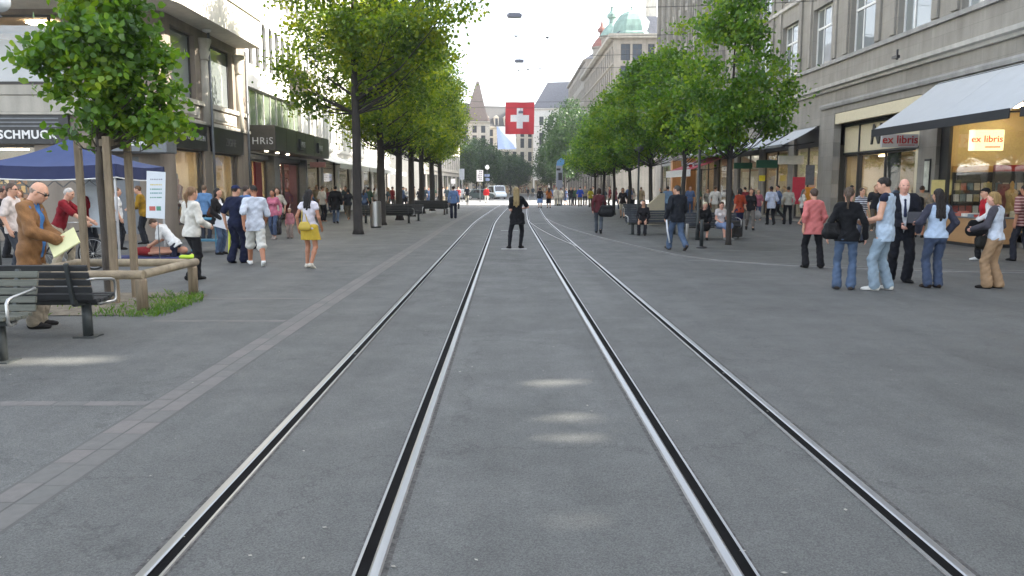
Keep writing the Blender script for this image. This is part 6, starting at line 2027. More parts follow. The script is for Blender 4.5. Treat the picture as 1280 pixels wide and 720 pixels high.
for A, B in (((-hx, -hy), (hx, -hy)), ((hx, -hy), (hx, hy)), ((hx, hy), (-hx, hy)), ((-hx, hy), (-hx, -hy))):
    n = 16; vs, fs = [], []
    for i in range(n + 1):
        t_ = i / n; x = A[0] + (B[0] - A[0]) * t_; y = A[1] + (B[1] - A[1]) * t_
        o = .02 * math.sin(i * 1.9); z0 = ze - .06 * math.sin(PI * t_)
        vs += [(x * 1.004 + o * (A[0] == B[0]), y * 1.004 + o * (A[1] == B[1]), z0 + .01), (x * 1.006 + 1.3 * o * (A[0] == B[0]), y * 1.006 + 1.3 * o * (A[1] == B[1]), z0 - .27)]
    for i in range(n): fs.append((2 * i, 2 * i + 2, 2 * i + 3, 2 * i + 1))
    mb.add(vs, fs, True)
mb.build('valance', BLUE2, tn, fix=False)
mb = MB()
for A, B in (((-hx, -hy), (hx, -hy)), ((hx, -hy), (hx, hy))):
    n = 16
    mb.tube([((A[0] + (B[0] - A[0]) * i / n) * 1.008, (A[1] + (B[1] - A[1]) * i / n) * 1.008, ze - .06 * math.sin(PI * i / n) - .285) for i in range(n + 1)], .016, 6)
mb.build('hem', WHITE_P, tn)
for x in (-hx + .05, hx - .05):
    for y in (-hy + .05, hy - .05):
        mb = MB(); mb.bx(x - .02, x + .02, y - .02, y + .02, 0, ze - .02); mb.build('leg', mat('tent_leg', (0.5, 0.5, 0.5), .4, metal=.5), tn)
mb = MB()
for i in range(8):
    x0 = -hx + .05 + (2 * hx - .1) * i / 8; x1 = x0 + (2 * hx - .1) / 8
    mb.tube([(x0, -hy + .06, 1.72 if i % 2 else 2.02), (x1, -hy + .06, 2.02 if i % 2 else 1.72)], .012, 5); mb.tube([(x0, -hy + .075, 2.02 if i % 2 else 1.72), (x1, -hy + .075, 1.72 if i % 2 else 2.02)], .012, 5)
mb.build('lattice', GREY_MET, tn)
mb = MB(); mb.tube([(0, 0, 1.9), (0, 0, za - .02)], .02, 6); mb.build('centre_pole', GREY_MET, tn)

# poster board on a pole
p = G(200, 338)
pb = thing('poster_board', 'white poster board with coloured lines of print on a thin pole beside the tent', 'poster board', (p.x, p.y, 0), R(6))
mb = MB(); mb.tube([(0, .04, 0), (0, .04, 1.9)], .010, 6); mb.bx(-.2, .2, -.1, .2, .001, .02); mb.build('pole', GREY_MET, pb)
mb = MB(); mb.obox((.0, 0, 1.56), (.37, .02, .96), (0, R(4), 0)); mb.build('board', mat('poster_white', (0.70, 0.74, 0.78), .5, var=.03), pb, bevel=.004)
mr = random.Random(4)
cols = [(0.25, 0.25, 0.3), (0.6, 0.5, 0.1), (0.1, 0.3, 0.2), (0.1, 0.3, 0.3), (0.12, 0.3, 0.22), (0.5, 0.12, 0.1), (0.1, 0.25, 0.35)]
for i, zz in enumerate((1.88, 1.77, 1.68, 1.60, 1.51)):
    c_ = cols[i]
    mb = MB(); sh_ = (zz - 1.56) * math.tan(R(4))
    for k in range(7):
        x = -.11 + k * .034 + sh_
        if k * .034 < .24: mb.bx(x, x + mr.uniform(.018, .03), -.0125, -.0105, zz - .012, zz + .012)
    mb.build('print', mat('print_%d' % i, c_, .6), pb)
for i, (x0, x1, c_) in enumerate(((-.12, -.0, cols[5]), (.02, .11, cols[2]))):
    mb = MB(); mb.bx(x0 - .02, x1 - .02, -.0125, -.0105, 1.24, 1.33); mb.build('print_block', mat('printb_%d' % i, c_, .6), pb)
# white info boards below the tent
t = thing('info_board', 'tall white information board standing under the blue tent', 'board', (-9.9, 19.6, 0), R(4))
mb = MB(); mb.bx(-.32, .32, 0, .04, .75, 2.05); mb.build('panel', mat('board_white', (0.66, 0.72, 0.78), .5, var=.04), t, bevel=.01)
mb = MB(); mb.bx(-.29, -.25, .041, .09, .0, 1.9); mb.bx(.25, .29, .041, .09, .0, 1.9); mb.build('frame', GREY_MET, t)
# blue table/trolley behind the tree stakes
t = thing('folding_table', 'blue folding trolley table behind the tree stakes', 'table', (-8.0, 21.4, 0), 0)
mb = MB(); mb.bx(-.35, .35, -.3, .3, .86, .91); mb.bx(-.33, .33, -.28, .28, .3, .34); mb.build('tabletop', mat('trolley_blue', (0.05, 0.22, 0.34), .5), t, bevel=.008)
for sx_ in (-1, 1):
    for sy in (-1, 1):
        mb = MB(); mb.bx(sx_ * .32 - .015, sx_ * .32 + .015, sy * .27 - .015, sy * .27 + .015, 0, .855); mb.build('leg', mat('trolley_blue', '#000000'), t)
# training mat, dummy and hi-vis vest on the ground
t = MB(); t.bx(-.95, .95, -.35, .35, .006, .03); o = t.build('training_mat', mat('mat_blue', (0.04, 0.05, 0.16), .8), loc=(-8.75, 19.7, 0)); tag(o, 'dark blue mat on the ground in front of the kneeling person', 'mat')
pr = [cone((-.15, 0, .13), (.35, 0, .13), .15, .13, ((0, 0, 1), .75)), cone((.45, 0, .14), (.5, 0, .15), .06, .06), ell((.62, 0, .15), (.11, .085, .095)), cone((.38, -.18, .13), (-.1, -.26, .09), .05, .035), cone((.38, .18, .13), (-.1, .26, .09), .05, .035)]
V, Q = sdf_mesh(pr, .016, .03)
dm = link('training_dummy', np_mesh('torso', V, Q, mat('dummy_skin', '#b08068', .6)), None, (-8.6, 19.72, .03)); tag(dm, 'first aid training dummy lying on its back on the blue mat', 'dummy')
V, Q = sdf_mesh([cone((-.2, 0, .13), (-.55, .0, .12), .165, .13, ((0, 0, 1), .75))], .016, .03)
link('red_shorts', np_mesh('shorts', V, Q, cloth('#8a2a2c')), dm)
V, Q = sdf_mesh([cone((-.18, 0, .06), (.2, .02, .05), .1, .08, ((0, 0, 1), .5)), cone((.0, .08, .08), (.22, -.06, .06), .07, .05, ((0, 0, 1), .6))], .014, .03)
o = link('safety_vest', np_mesh('vest', V, Q, mat('hivis', (0.45, 0.62, 0.04), .7, bump=.8, bscale=14)), None, (-7.6, 19.2, .0)); tag(o, 'crumpled yellow-green safety vest lying on the ground by the kneeling person', 'vest')


# bicycle
def torus(mb, c, r, t, n=36, m=8):
    vs, fs = [], []
    for i in range(n):
        a = 2 * PI * i / n
        for k in range(m):
            b = 2 * PI * k / m
            vs.append((c[0] + (r + t * math.cos(b)) * math.cos(a), c[1] + t * math.sin(b), c[2] + (r + t * math.cos(b)) * math.sin(a)))
    for i in range(n):
        for k in range(m): fs.append((i * m + k, ((i + 1) % n) * m + k, ((i + 1) % n) * m + (k + 1) % m, i * m + (k + 1) % m))
    mb.add(vs, fs, True)


def bicycle(label, loc, rz, lo=False):
    b = thing('bicycle', label, 'bicycle', loc, rz)
    BL = mat('bike_black', (0.018, 0.018, 0.02), .35)
    for x in (-.52, .52):
        mb = MB(); torus(mb, (x, 0, .34), .32, .02); w = mb.build('wheel', mat('tyre', (0.02, 0.02, 0.02), .8), b)
        mb = MB(); torus(mb, (x, 0, .34), .295, .008); mb.lathe([(.02, -.05), (.02, .05)], (x, 0, .34), 10, axis='Y')
        for i in range(14):
            a = 2 * PI * i / 14; mb.tube([(x, .02 * (-1) ** i, .34), (x + .29 * math.cos(a), 0, .34 + .29 * math.sin(a))], .0022, 4)
        mb.build('rim', STEEL_P, w)
    mb = MB()
    for a, c_ in (((-.10, .28), (.36, .76)), ((-.10, .28), (-.26, .82)), ((-.24, .76), (.34, .82)), ((-.10, .28), (-.52, .34)), ((-.52, .34), (-.24, .74)), ((.34, .90), (.40, .70)), ((.40, .70), (.52, .34))):
        mb.tube([(a[0], 0, a[1]), (c_[0], 0, c_[1])], .016, 8)
    mb.build('frame', BL, b)
    mb = MB(); mb.tube([(.34, 0, .90), (.33, 0, .98)], .014, 6); mb.tube([(.20, -.29, 1.0), (.30, -.22, 1.0), (.36, 0, .99), (.30, .22, 1.0), (.20, .29, 1.0)], .013, 8); mb.build('handlebar', STEEL_P, b)
    mb = MB(); mb.ball((-.28, 0, .88), (.13, .075, .035)); mb.build('saddle', BL, b)
    mb = MB(); mb.lathe([(.09, -.006), (.09, .006)], (-.10, -.05, .28), 20, axis='Y'); mb.tube([(-.10, -.06, .28), (-.02, -.06, .14)], .01, 6); mb.tube([(-.10, .06, .28), (-.18, .06, .42)], .01, 6); mb.bx(-.06, .02, -.15, -.06, .125, .145); mb.bx(-.22, -.14, .06, .15, .41, .43); mb.build('crank', STEEL_P, b)
    mb = MB(); mb.tube([(-.52, .02, .70), (-.30, .05, .70), (-.86, .05, .70), (-.86, -.05, .70), (-.30, -.05, .70)], .007, 5); mb.tube([(-.6, .05, .7), (-.52, .03, .36)], .006, 5); mb.tube([(-.6, -.05, .7), (-.52, -.03, .36)], .006, 5); mb.build('rack', DARK_MET, b)
    return b


p = G(118, 337)
bicycle('black city bicycle straddled by the man in the red polo shirt', (p.x - .52 + .02, p.y, 0), R(-4))
p = G(584, 256.5)
bicycle('bicycle ridden across the sunlit crossing far away', (p.x, p.y, 0), R(100))

# book counter in front of the bookshop
t = thing('book_counter', 'tan counter with rounded front and books on top before the bookshop window', 'counter', (14.0, 24.3, 0), -PI / 2)
def rr_(o, zz): return None
mb = MB(); pl = [(-1.55, .55)] + [(-1.55 + .5 - .5 * math.cos(a), -.05 - .5 * math.sin(a)) for a in [PI / 2 * i / 6 for i in range(7)]] + [(1.55 - .5 + .5 * math.sin(a), -.05 - .5 * math.cos(a)) for a in [PI / 2 * i / 6 for i in range(7)]] + [(1.55, .55)]
mb.prism(pl, .10, .82, 'Z'); mb.build('front', mat('tan_wood', (0.38, 0.21, 0.09), .5, var=.12, scale=3, stretch=(.4, .4, 3)), t)
mb = MB(); mb.prism([(x * .97, y * .95) for x, y in pl], .001, .099, 'Z'); mb.build('plinth', DARK_MET, t)
mb = MB(); mb.prism([(x * 1.02, y * 1.04) for x, y in pl], .821, .86, 'Z'); mb.build('top', GREY_MET, t)
rb = random.Random(8)
bc = ['#c8b8a0', '#d8d4c8', '#a83a32', '#4a6a7a', '#b8a070', '#e0dcd4', '#7a8a92', '#b46a5a']
k = 0
for i in range(9):
    for j in range(2):
        u = -1.25 + i * .31; v = -.35 + j * .38
        w, d, h = rb.uniform(.17, .23), rb.uniform(.24, .3), rb.uniform(.04, .13)
        wp = Vector((14.0, 24.3, 0)) + Matrix.Rotation(-PI / 2, 3, 'Z') @ Vector((u, v, 0))
        mb = MB(); mb.bx(-w / 2, w / 2, -d / 2, d / 2, 0, h)
        cn = rb.choice(bc)
        o = mb.build('book_stack', mat('book_' + cn[1:], cn, .5, var=.1), loc=(wp.x, wp.y, .862), rot=(0, 0, -PI / 2 + rb.uniform(-.12, .12)))
        tag(o, 'low stack of books lying on the tan counter before the bookshop', 'books', 'book stacks on the counter')
        k += 1
# book racks inside the shop window
for i, (xx, yy, lb) in enumerate([(15.72, 26.85, 'dark rack of face-out books behind the bookshop glass, left one'), (16.25, 25.4, 'red-topped shelf of books inside the bookshop, right one')]):
    t = thing('book_rack', lb, 'bookshelf', (xx, yy, .32), R(-24))
    mb = MB(); mb.bx(-.75, -.71, 0, .4, 0, 1.9); mb.bx(.71, .75, 0, .4, 0, 1.9); mb.bx(-.71, .71, .36, .4, 0, 1.9)
    for s_ in range(5): mb.bx(-.71, .71, .02, .36, .1 + s_ * .38, .13 + s_ * .38)
    mb.build('case', FRAME_D, t)
    mb = MB(); mb.bx(-.75, .75, 0, .4, 1.902, 2.1); mb.build('header', mat('rack_header_%d' % i, (0.55, 0.30, 0.08) if i == 0 else (0.36, 0.02, 0.02), .5), t)
    for s_ in range(4):
        for q in range(7):
            cn = rb.choice(bc)
            mb = MB(); mb.obox((-.6 + q * .2, .16, .13 + s_ * .38 + .15), (.165, .03, .25), (R(-18), 0, 0)); mb.build('book', mat('book_' + cn[1:], cn, .5), t)

# traffic signs, pylon and far poles
def post_sign(name, label, px, py_b, Y, pyt, w, h, facem, extra=None, pole=.035, two=None):
    p = AY(px, 240, Y); top = AY(px, pyt, Y).z
    t = thing(name, label, 'traffic sign', (p.x, Y, 0))
    mb = MB(); mb.tube([(0, .03, 0), (0, .03, top)], pole, 8); mb.build('pole', GREY_MET, t)
    mb = MB(); mb.bx(-w / 2, w / 2, -.02, -.001, top - h, top); mb.build('plate', facem, t)
    if extra: extra(t, top)
    return t


def specks(t, top):
    mb = MB(); rs_ = random.Random(2)
    for i in range(3):
        for j in range(5):
            if rs_.random() < .8: mb.bx(-.24 + i * .17, -.24 + i * .17 + .11, -.026, -.0205, top - .2 - j * .22, top - .2 - j * .22 + .10)
    mb.build('print', DARK_MET, t)
post_sign('direction_sign', 'white street sign with dark print on a pole at the crossing', 600, 252, 92, 212.5, .74, 1.3, mat('sign_white', (0.66, 0.64, 0.64), .4), specks)
post_sign('traffic_sign', 'grey back of a tall rectangular sign left of the white one', 577.5, 251, 88, 211, .55, 1.15, mat('sign_back', (0.3, 0.33, 0.38), .4, metal=.4))
post_sign('traffic_sign', 'small white square sign low on a pole at the left of the crossing', 566.5, 252, 92, 223.5, .5, .55, mat('sign_white', (.66, .64, .64), .4))
# lamp post with street name plates
p = AY(609, 240, 98); t = thing('lamp_post', 'old lamp post with a white lantern and two blue plates beyond the crossing', 'street lamp', (p.x, 98, 0))
zt = AY(609, 212, 98).z
mb = MB(); mb.tube([(0, 0, 0), (0, 0, zt)], [.07, .04], 8); mb.build('pole', DARK_MET, t)
mb = MB(); mb.lathe([(.05, 0), (.2, .12), (.24, .35), (.06, .55)], (0, 0, zt), 12); mb.build('lantern', WHITE_P, t)
mb = MB(); mb.bx(-.32, .32, -.08, -.05, zt - .85, zt - .55); mb.bx(-.2, .3, -.08, -.05, zt - 1.35, zt - 1.0); mb.build('name_plates', mat('plate_blue', (0.16, 0.2, 0.3), .5), t)
# shop pylon
p = AY(699, 240, 76); t = thing('shop_pylon', 'slim blue and white pylon sign among the right trees', 'sign', (p.x, 76, 0))
zt = AY(699, 197, 76).z
mb = MB(); mb.bx(-.30, .30, -.1, .1, 0, zt - .75); mb.build('panel', mat('pylon_grey', (0.26, 0.28, 0.33), .4, var=.1), t, bevel=.02)
mb = MB(); mb.prism([(-.30, zt - .749), (.42, zt - .749), (.46, zt - .2), (.2, zt), (-.2, zt - .3)], -.09, .09, 'Y'); mb.build('cap', mat('pylon_blue', (0.10, 0.27, 0.50), .4), t)
mb = MB(); mb.bx(-.1, .25, -.115, -.1005, zt - 2.1, zt - 1.4); mb.bx(-.28, .1, -.115, -.1005, zt - 1.2, zt - 1.0); mb.build('mark', DARK_MET, t)
# slim lamp posts of the right row
for (px, py, ptop, lb) in [(871.5, 300, 150, 'slim grey lamp post between the two nearest trees of the right row'), (797, 281, 190, 'slim dark post to the left of the cream wind screen')]:
    p = G(px, py); zt = AY(px, ptop, p.y).z
    t = thing('lamp_post', lb, 'street lamp', p)
    mb = MB(); mb.tube([(0, 0, 0), (0, 0, .5), (0, 0, zt)], [.075, .05, .045], 10); mb.build('pole', IRON, t)
    mb = MB(); mb.lathe([(.06, 0), (.2, .1), (.2, .3), (.05, .36)], (0, 0, zt), 14); mb.build('lantern', GREY_MET, t)
# cream wind screen beside the third tree
p = G(819, 282)
t = thing('wind_screen', 'cream wind screen panel of a pavement cafe between the right trees', 'screen', (p.x, p.y, 0), R(35))
mb = MB(); mb.prism([(-.5, .04), (.55, .04), (.55, 1.45), (.3, 1.45), (-.5, .95)], -.03, .03, 'Y'); mb.build('panel', mat('screen_cream', (0.60, 0.54, 0.40), .6, var=.06), t)
mb = MB(); mb.bx(-.52, .57, -.08, .08, .001, .039); mb.build('foot', GREY_MET, t)
# black suitcase by the bench
p = G(917.5, 298)
t = thing('suitcase', 'black rolling suitcase standing at the end of the bench', 'suitcase', p, R(10))
mb = MB(); mb.bx(-.25, .25, -.14, .14, .05, .60); mb.build('body', mat('suitcase_black', (0.02, 0.02, 0.022), .6), t, bevel=.05)
mb = MB(); mb.tube([(-.12, .1, .58), (-.12, .1, .72), (.12, .1, .72), (.12, .1, .58)], .012, 6); mb.build('handle', GREY_MET, t)
for s_ in (-1, 1):
    mb = MB(); mb.lathe([(.045, -.02), (.045, .02)], (s_ * .2, .1, .046), 12, axis='X'); mb.build('wheel', DARK_MET, t)


# parked cars far up the street
def car(label, loc, rz, paint, van=False):
    t = thing('parked_car', label, 'car', loc, rz, 'cars parked at the end of the street')
    L2, W2 = 2.1, .85
    h = 1.95 if van else 1.45
    prof = [(-L2, .35), (-L2, .75), (-L2 + .12, .85), (-1.45 if not van else -L2 + .15, .92), (-1.0 if not van else -L2 + .3, h - .04), (-.7, h), (.5 if not van else .9, h), (.85 if not van else 1.15, h - .06), (1.35 if not van else 1.55, .95), (L2 - .25, .85), (L2, .68), (L2, .35), (1.75, .22), (-1.75, .22)]
    mb = MB(); mb.prism(prof, -W2, W2, 'Y'); mb.build('body', paint, t, bevel=.06)
    gm = mat('car_glass', (0.02, 0.025, 0.03), .05, spec=.9)
    mb = MB()
    zb = .95
    for s in (-1, 1):
        y = s * (W2 + .003)
        mb.add([(-.9 if not van else -1.4, y, zb), (1.15, y, zb), (.78, y, h - .12), (-.72 if not van else -1.35, y, h - .12)], [(0, 1, 2, 3)])
    x0 = L2 if False else None
    p1, p2 = Vector((prof[8][0], 0, prof[8][1])), Vector((prof[7][0], 0, prof[7][1])); n_ = Vector((p2.z - p1.z, 0, p1.x - p2.x)).normalized() * .004
    if n_.x < 0: n_ = -n_
    mb.add([p1 + n_ + Vector((-.02, -W2 + .1, .03)), p1 + n_ + Vector((-.02, W2 - .1, .03)), p2 + n_ + Vector((.02, W2 - .14, -.02)), p2 + n_ + Vector((.02, -W2 + .14, -.02))], [(0, 1, 2, 3)])
    mb.build('windows', gm, t, fix=False)
    for x in (-1.3, 1.3):
        for s in (-1, 1):
            mb = MB(); mb.lathe([(.2, -.1), (.31, -.09), (.31, .09), (.2, .1)], (x, s * (W2 - .08), .312), 18, axis='Y'); w = mb.build('wheel', mat('tyre', (.02, .02, .02), .8), t)
            mb = MB(); mb.lathe([(.19, -.012), (.19, .012)], (x, s * (W2 + .012), .312), 14, axis='Y'); mb.build('rim', STEEL_P, w)
    for s in (-1, 1):
        mb = MB(); mb.ball((L2 - .06, s * .58, .68), (.1, .17, .09), 10, 6); mb.build('headlight', WHITE_P, t)
    for s in (-1, 1):
        mb = MB(); mb.bx(-L2 - .01, -L2 + .04, s * .62 - .14, s * .62 + .14, .66, .80); mb.build('tail_light', mat('tail_red', (0.3, 0.01, 0.01), .3), t)
    mb = MB(); mb.bx(L2 - .005, L2 + .012, -.26, .26, .42, .53); mb.build('number_plate', WHITE_P, t)
    return t


def paint(n, c): return mat('car_paint_' + n, c, .3, var=.03, coat=.6)
for (px, Y, rz, c, van, lb) in [(573, 122, 96, ('silver', (0.5, 0.5, 0.5)), False, 'silver car at the left end of the far parked row'), (590, 116, 20, ('palegrey', (0.45, 0.5, 0.55)), False, 'pale blue-grey car parked behind the tall white sign'), (598, 113, 12, ('dark', (0.03, 0.05, 0.05)), False, 'dark car parked sideways beside the red shirt'),
                                (612, 122, -75, ('white', (0.62, 0.64, 0.64)), False, 'white car facing the camera behind the red shirt'), (621, 120, -70, ('whitevan', (0.6, 0.68, 0.74)), True, 'pale blue van at the right end of the parked row')]:
    p = AY(px, 245, Y)
    car(lb, (p.x, Y, 0), R(rz), paint(*c), van)
# ------------------------------------------------------------------ the people
def held(name, label, cat, mesh_build, loc, rot=(0, 0, 0)):
    o = mesh_build(name)
    o.location = loc; o.rotation_euler = rot
    return tag(o, label, cat)


def box_item(sx_, sy_, sz_, m, bevel=.01):
    def f(name):
        mb = MB(); mb.bx(-sx_ / 2, sx_ / 2, -sy_ / 2, sy_ / 2, -sz_ / 2, sz_ / 2)
        return mb.build(name, m, bevel=bevel)
    return f


def soft_bag(label, loc, w, d, h, m, strap_to=None, rz=0, name='shoulder_bag'):
    V, Q = sdf_mesh([cone((-w * .3, 0, -h * .2), (w * .3, 0, -h * .2), h * .36, h * .36, ((0, 1, 0), min(.9, d / (h * .72)))), cone((-w * .25, 0, h * .15), (w * .25, 0, h * .15), h * .26, h * .26, ((0, 1, 0), min(.9, d / (h * .7))))], .014, .04)
    o = link(name, np_mesh('bag', V, Q, m), None, loc, (0, 0, rz))
    tag(o, label, 'bag')
    if strap_to is not None:
        inv = Matrix.Rotation(-rz, 3, 'Z')
        e = inv @ (Vector(strap_to) - Vector(loc))
        mb = MB(); mb.tube([(-w * .3, 0, h * .25), e * .6 + Vector((-.02, 0, 0)), e, e * .6 + Vector((.03, .02, 0)), (w * .3, 0, h * .25)], .012, 6); mb.build('strap', m, o)
    return o


JEAN = mat('denim_mid', (0.062, 0.098, 0.165), .85, var=.35, scale=5, bump=.3, bscale=60)
JEAN_L = mat('denim_light', (0.23, 0.30, 0.36), .85, var=.3, scale=5, bump=.3, bscale=60)
JEAN_D = mat('denim_dark', (0.04, 0.06, 0.11), .85, var=.3, scale=5, bump=.3, bscale=60)
BLK = '#17171a'
WHT = '#d6d6d4'
tr = lambda c, **k: dict(kind='trousers', col=c, **k)
# ---- left side
GL = 'people near the blue tent'
a = person(47, 409, -78, 'bald man in brown suede jacket and sunglasses reading a yellow folder behind the bench', GL, h=1.83, sex='m', hair='fringe', haircol='8a7a6c', skin='fair', fat=.004, glasses=True,
           top=dict(col='#3f6fa6', sleeve=1, hem=-.1), jacket=dict(name='jacket', col=mat('brown_suede', (0.20, 0.092, 0.028), .8, var=.3, scale=8, bump=.4), sleeve=1, loose=.014, hem=-.22, hemw=.015, open=(.05, .085)),
           bottom=tr('#8a8172', leg=.01), shoes='#1c1a1a', hl=(.10, .28, -.38), hr=(-.02, .30, -.36), head=(-4, -26), lean=3, elbl=(-.7, -.6, -.5), elbr=(.7, -.6, -.5))
w = (a['wrist'][1][0] + a['wrist'][-1][0]) / 2
mb = MB(); mb.bx(-.175, .175, -.006, .006, -.13, .13); mb.bx(-.17, .17, -.012, -.0061, -.125, .12)
o = mb.build('paper_folder', mat('folder_yellow', (0.66, 0.65, 0.36), .6, var=.05), loc=w + Vector((.12, -.10, -.03)), rot=(R(-38), R(-32), R(12))); tag(o, 'pale yellow folder held open by the bald man in the brown jacket', 'folder')
person(22, 345, -85, 'man with glasses in a pale shirt standing just behind the bald man', GL, lod=1, h=1.80, hair='short', haircol='4a3a30', glasses=True, top=dict(col='#c8bcb4', sleeve=.4), bottom=tr('#33363c'))
p = G(118, 337)
a = person(0, 0, -80, 'grey-haired man in a red polo shirt straddling the black bicycle', GL, loc=(p.x - .62, p.y, 0), lod=1, h=1.78, hair='short', haircol='b8b2aa', top=dict(col='#7a1620', sleeve=.45, hem=-.14), bottom=tr('#a89c86', leg=.008), lean=20, head=(-10, 4),
           fl=(-.20, .05, .085, 8, 0), fr=(.20, -.12, .085, -8, 0), hl=(-.02, .42, -.36), hr=(.02, .42, -.36), pel=(0, -.06, .90))
person(113, 322, -95, 'dark-haired man in a dark top leaning beside the white information board', GL, lod=1, h=1.78, hair='short', haircol='14110f', skin='tan', top=dict(col='#8a1c28', sleeve=.5), bottom=tr('#23252c'), lean=8)
person(150, 312, -60, 'person in a white shirt and dark trousers behind the tree stakes', GL, lod=1, h=1.72, hair='short', haircol='5a4632', top=dict(col=WHT, sleeve=.4), bottom=tr('#1c1d22'))
person(182, 305, 100, 'man in a mustard shirt bending over the blue trolley table', GL, lod=1, h=1.78, hair='short', haircol='5a4028', top=dict(col='#8a6a1c', sleeve=1), bottom=tr('#22242a'), lean=10, hl=(0, .3, -.35), hr=(0, .3, -.35))
p = G(205, 322)
person(0, 0, 95, 'kneeling person in a white shirt leaning over the training dummy', GL, loc=(p.x + .15, p.y, 0), lod=1, h=1.74, hair='short', haircol='4a3626', top=dict(col=WHT, sleeve=.4), bottom=tr('#1e2030'), pel=(0, -.12, .36), lean=38,
       fl=(-.12, -.50, .07, 0, 60), fr=(.12, -.50, .07, 0, 60), kneel=(0, 1, -.3), kneer=(0, 1, -.3), hl=(.08, .25, -.42), hr=(-.08, .25, -.42), head=(0, -20))
person(8, 322, -70, 'person in a dark jacket under the tent, at the left edge', GL, lod=1, h=1.7, hair='short', haircol='3a2a20', top=dict(col='#3a3434', sleeve=1), bottom=tr('#2a2a2e'))
person(30, 308, 170, 'woman with a tan top under the blue tent, facing the street', GL, lod=1, sex='f', h=1.66, hair='bob', haircol='6a4a2c', top=dict(col='#a8845a', sleeve=.4), bottom=tr('#3a3630'))
# walkers left of the tracks
GW = 'people walking on the left pavement'
a = person(243, 351, -35, 'fair-haired woman in a white jacket and black trousers walking past the timber fence', GW, sex='f', h=1.74, hair='pony', haircol='7a5f45', top=dict(name='jacket', col='#d2cec4', sleeve=1, loose=.024, hem=-.10), bottom=tr(BLK, leg=.002, flare=.006),
           shoes='#141414', **dict(STROLL, hl=(-.02, .24, -.36), hr=(.04, .22, -.38)))
a = person(258, 300, 0, 'man in blue shirt with brown shoulder bag, half hidden behind the white jacket', GW, lod=1, h=1.8, hair='short', haircol='6a5644', top=dict(col='#5f82a8', sleeve=.5), bottom=tr('#2c3038'))
soft_bag('brown leather shoulder bag on the man in the blue shirt', a['pel'] + Vector((.30, -.1, -.02)), .30, .14, .34, cloth('#4a2a1a', 'leather'), a['sh'][1] + Vector((0, 0, .06)))
a = person(275, 318, -100, 'dark-haired woman in a black jacket and jeans holding a white card', GW, sex='f', lod=1, h=1.70, hair='bob', haircol='1a1512', top=dict(col=WHT, sleeve=1), jacket=dict(col='#1c1a1a', sleeve=1, open=(.05, .08), hem=-.14), bottom=tr(JEAN), hl=(-.02, .16, -.44), hr=(.02, .18, -.44))
held('white_card', 'large white printed card held low by the dark-haired woman', 'card', box_item(.52, .012, .34, mat('card_white', (.72, .74, .78), .5, var=.03), .003), a['pel'] + Vector((.22, -.24, -.06)), (0, R(14), R(-10)))
a = person(297, 329, -25, 'paramedic in navy uniform and cap with a yellow stripe down the trousers', GW, h=1.78, hair='crop', haircol='2a2018', cap='#1a2448', top=dict(col='#1a2038', sleeve=.45, hem=-.06, loose=.02), bottom=tr('#171c33', leg=.014, flare=.016, loose=.016), shoes='#101012',
           **dict(STROLL, fl=(-.09, -.10, .10, 5, 10), fr=(.09, .10, .085, -5, 0)))
V, Q = sdf_mesh([cone((-.185, .0, .82), (-.16, -.085, .15), .035, .032, ((1, 0, 0), .6))], .012, .01)
link('yellow_stripe', np_mesh('yellow_stripe', V, Q, mat('stripe_yellow', (0.62, 0.66, 0.06), .6)), a['root'])
person(309, 312, -40, 'man in a blue shirt walking just behind the paramedic', GW, lod=1, h=1.80, hair='short', haircol='3a2c22', top=dict(col='#4e6c98', sleeve=.4), bottom=tr('#2c3440'), **WALK_A)
person(321, 332, 25, 'man in a white T-shirt and white shorts striding away in white trainers', GW, h=1.80, skin='tan', hair='crop', haircol='15100d', fat=.012, top=dict(col='#c2c8d2', sleeve=.5, hem=-.16, loose=.017, flare=.012), bottom=dict(kind='shorts', col='#c9c8c0', len=.56, loose=.02, flare=.03, leg=.01), shoes='#d8d8d4',
       **dict(WALK_A, fl=(-.09, .30, .09, 4, -10), fr=(.10, -.30, .12, -4, 30)))
person(343, 299, 172, 'smiling woman in a pink top and dark jeans walking towards the camera', GW, sex='f', lod=1, h=1.66, skin='tan', hair='long', haircol='1d1410', top=dict(col='#b5687a', sleeve=1), bottom=dict(kind='trousers', col=JEAN_D, len=.86), shoes='#8a8078', **STROLL)
person(349, 293, 170, 'woman in a cream top close behind the woman in pink', GW, sex='f', lod=1, h=1.72, hair='long', haircol='4a3424', top=dict(col='#bdb4a4', sleeve=.5), bottom=tr('#3c3a3c'), **STROLL)
person(363, 298, 175, 'small child in a pink jacket and sun hat', GW, sex='k', lod=1, h=1.0, hair='short', haircol='8a6a48', cap='#b8a090', top=dict(col='#a56f72', sleeve=1, loose=.03), bottom=tr('#8a7a70', leg=.02))
a = person(388, 335, -12, 'dark-haired woman in a white top and yellow skirt walking away', GW, sex='f', h=1.69, skin='tan', hair='long', haircol='15100e', top=dict(col='#cfcbd2', sleeve=.12, hem=-.06, loose=.012), bottom=dict(kind='skirt', col=mat('yellow_skirt', (0.55, 0.38, 0.035), .8, var=.2, bump=.4), len=.30, flare=.04, waist=.06), shoes='#c8c2b4',
           **dict(STROLL, fl=(-.10, .06, .085, 6, 0), fr=(.12, -.20, .12, -8, 22)))
soft_bag('small yellow bag on the hip of the woman in the yellow skirt', a['pel'] + Vector((-.05, -.17, .03)), .22, .09, .20, mat('yellow_bag', (0.50, 0.36, 0.05), .5), a['sh'][-1] + Vector((0, 0, .06)))
person(362, 262, 160, 'woman in a grey top in the doorway under the black canopy', GW, sex='f', lod=2, h=1.64, hair='bob', haircol='3a281c', top=dict(col='#77706c', sleeve=.4), bottom=tr('#2c2a2c'))
